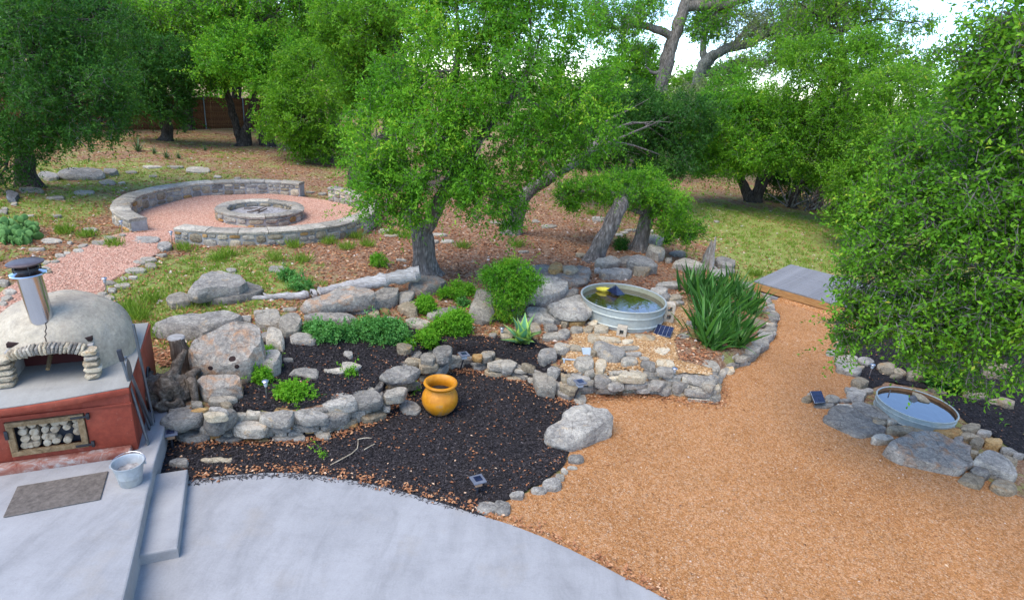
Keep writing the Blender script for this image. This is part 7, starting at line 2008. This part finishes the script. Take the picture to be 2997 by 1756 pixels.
nr = unit(rng.normal(size=(n, 3)) * np.array([1, 1, .2]))
co = leaves(rng, base, ax, nr, hgt, np.full(n, .010) * (1 + base[:, 1] * .05), .02)
o = link('grass', quadmesh(co, np.clip(rng.normal(.45, .2, len(X))[ti] + rng.normal(0, .12, n), 0, 1)), M['grass_blade']); tag(o, 'thin green and straw coloured grass in the yard', 'grass', None, 'stuff')
# distinct green tufts along the near seat wall and slope
tuft = [('k', 820, 300), ('k', 1575, 405), ('k', 1640, 370), ('k', 1340, 330), ('k', 2120, 310), ('k', 2370, 280), ('k', 960, 790), ('k', 900, 760), ('k', 1150, 940), ('k', 470, 200), ('k', 1990, 400), ('k', 2180, 410), ('k', 1090, 700), ('l', 105, 245), ('l', 185, 300), ('l', 40, 320), ('l', 455, 235), ('l', 360, 220), ('l', 870, 310), ('l', 1800, 70), ('d', 1140, 105), ('i', 560, 840), ('i', 760, 870), ('k', 1180, 920), ('k', 1000, 830), ('k', 1500, 700), ('l', 1270, 300)]
pts = [gF(*t) for t in tuft]
for j, p in enumerate(pts):
    n = 130
    bx = p.x + rng.normal(0, .09, n); by = p.y + rng.normal(0, .08, n)
    base = np.stack([bx, by, Hh(bx, by) - .01], 1)
    hg = rng.uniform(.12, .30, n)
    ax = unit(np.stack([rng.normal(0, .5, n), rng.normal(0, .5, n), np.ones(n)], 1)); nr = unit(rng.normal(size=(n, 3)) * np.array([1, 1, .2]))
    me = quadmesh(leaves(rng, base - np.array(p), ax, nr, hg, np.full(n, .016), .03), np.clip(rng.normal(.32, .2, n), 0, 1))
    o = link('grass_tuft', me, M['grass_blade'], None, p); tag(o, 'bright green grass tuft growing through the leaf litter', 'grass tuft', 'green grass tufts in the litter')

# ================================================================ labels that single out look-alike rocks and tufts
def relabel(group_prefix, base, marks, unit_word):
    obs = [o for o in COL.objects if o.parent is None and str(o.get('group', '')).startswith(group_prefix)]
    if not obs: return
    sz = sorted(max(o.dimensions.x, .01) * max(o.dimensions.y, .01) for o in obs)
    for o in obs:
        a = o.dimensions.x * o.dimensions.y
        w = 'large' if a >= sz[int(len(sz) * .67)] else ('small' if a <= sz[int(len(sz) * .33)] else 'middling')
        asp = max(o.dimensions.x, o.dimensions.y) / max(min(o.dimensions.x, o.dimensions.y), .01)
        sh = 'long ' if asp > 1.75 else ('stubby ' if asp < 1.2 else '')
        m = min(marks, key=lambda q: (Vector((q[1].x, q[1].y)) - Vector((o.location.x, o.location.y))).length)
        o['label'] = (w + ' ' + sh + base.format(m[0]) if unit_word == 'rock' else base.format(m[0]))
bpy.context.view_layer.update()
_bed = [('beside the small concrete block', gF('c', 1070, 360)), ('beside the solar panel', gF('c', 1560, 340)), ('below the agave', gF('c', 60, 380)), ('touching the dark leaf shaped slab', gF('c', 920, 560)), ('along the top of the stacked wall', gF('c', 1150, 830)), ('near the plastic pipe', gF('c', 440, 660)), ('under the pointed slab by the tank', gF('c', 450, 180)), ('toward the strap leaved plants', gF('c', 1600, 700)), ('above the path lamp stake', gF('c', 560, 820))]
for c_, w_ in (('grey ', 'grey'), ('pale grey ', 'pale grey'), ('tan ', 'tan'), ('cream white ', 'cream white')):
    relabel(c_ + 'rocks lying', w_ + ' limestone rock {}', _bed, 'rock')
relabel('rocks under the overhanging', 'brown tan rock in mulch {}', [('behind the small tank', Vector((T2.x, T2.y + 1.0, 0))), ('beside the steel path lamp', gF('f', 880, 560)), ('beside the dark low shrub', gF('f', 1700, 600)), ('right of the small tank', Vector((T2.x + 1.5, T2.y, 0))), ('deep under the oak branches', gF('f', 2230, 500))], 'rock')
relabel('flat rocks in the left', 'flat pale rock in the grass {}', [('beside the prickly pear', gF('i', 180, 900)), ('beside the pink path', gF('i', 560, 960)), ('below the long grey boulder', gF('i', 700, 420)), ('below the dark left trunk', gF('i', 250, 440)), ('left of the seat wall', gF('i', 820, 650)), ('between cactus and dark rock', gF('i', 200, 640))], 'rock')
relabel('flat rocks behind', 'flat pale rock {}', [('behind the far seat wall', gF('n', 1100, 90)), ('in the rear gap of the seat walls', gF('n', 1800, 240)), ('near the rounded boulder', gF('n', 450, 90)), ('right of the near seat wall', gF('n', 2380, 545))], 'rock')
relabel('flat rocks below', 'thin flat rock in the litter {}', [('beside the main oak trunk', A0), ('right of the main oak', gF('l', 1000, 200)), ('beyond the curved trunk', gF('l', 1450, 120)), ('before the leaning trunks', gF('l', 1900, 200))], 'rock')
relabel('flat rocks by', 'thin flat rock {}', [('between the two short trunks', gF('g', 1150, 220)), ('left of the leaning trunk', gF('g', 400, 150)), ('behind the leaning trunk', gF('g', 900, 70)), ('on the lawn', gF('g', 2250, 120))], 'rock')
relabel('green grass tufts', 'green grass tuft {}', [('at the foot of the near seat wall', gF('k', 1600, 330)), ('beside the tilted boulder', gF('k', 1500, 560)), ('beside the main oak trunk', A0), ('left of the long wedge boulder', gF('k', 950, 780)), ('beside the pink path', gF('k', 560, 220)), ('below the right end of the seat wall', gF('l', 80, 260)), ('above the driftwood log', gF('k', 2100, 420)), ('beside the deck', gF('d', 1140, 105)), ('in the litter of the central oaks', gF('l', 1200, 250))], 'tuft')
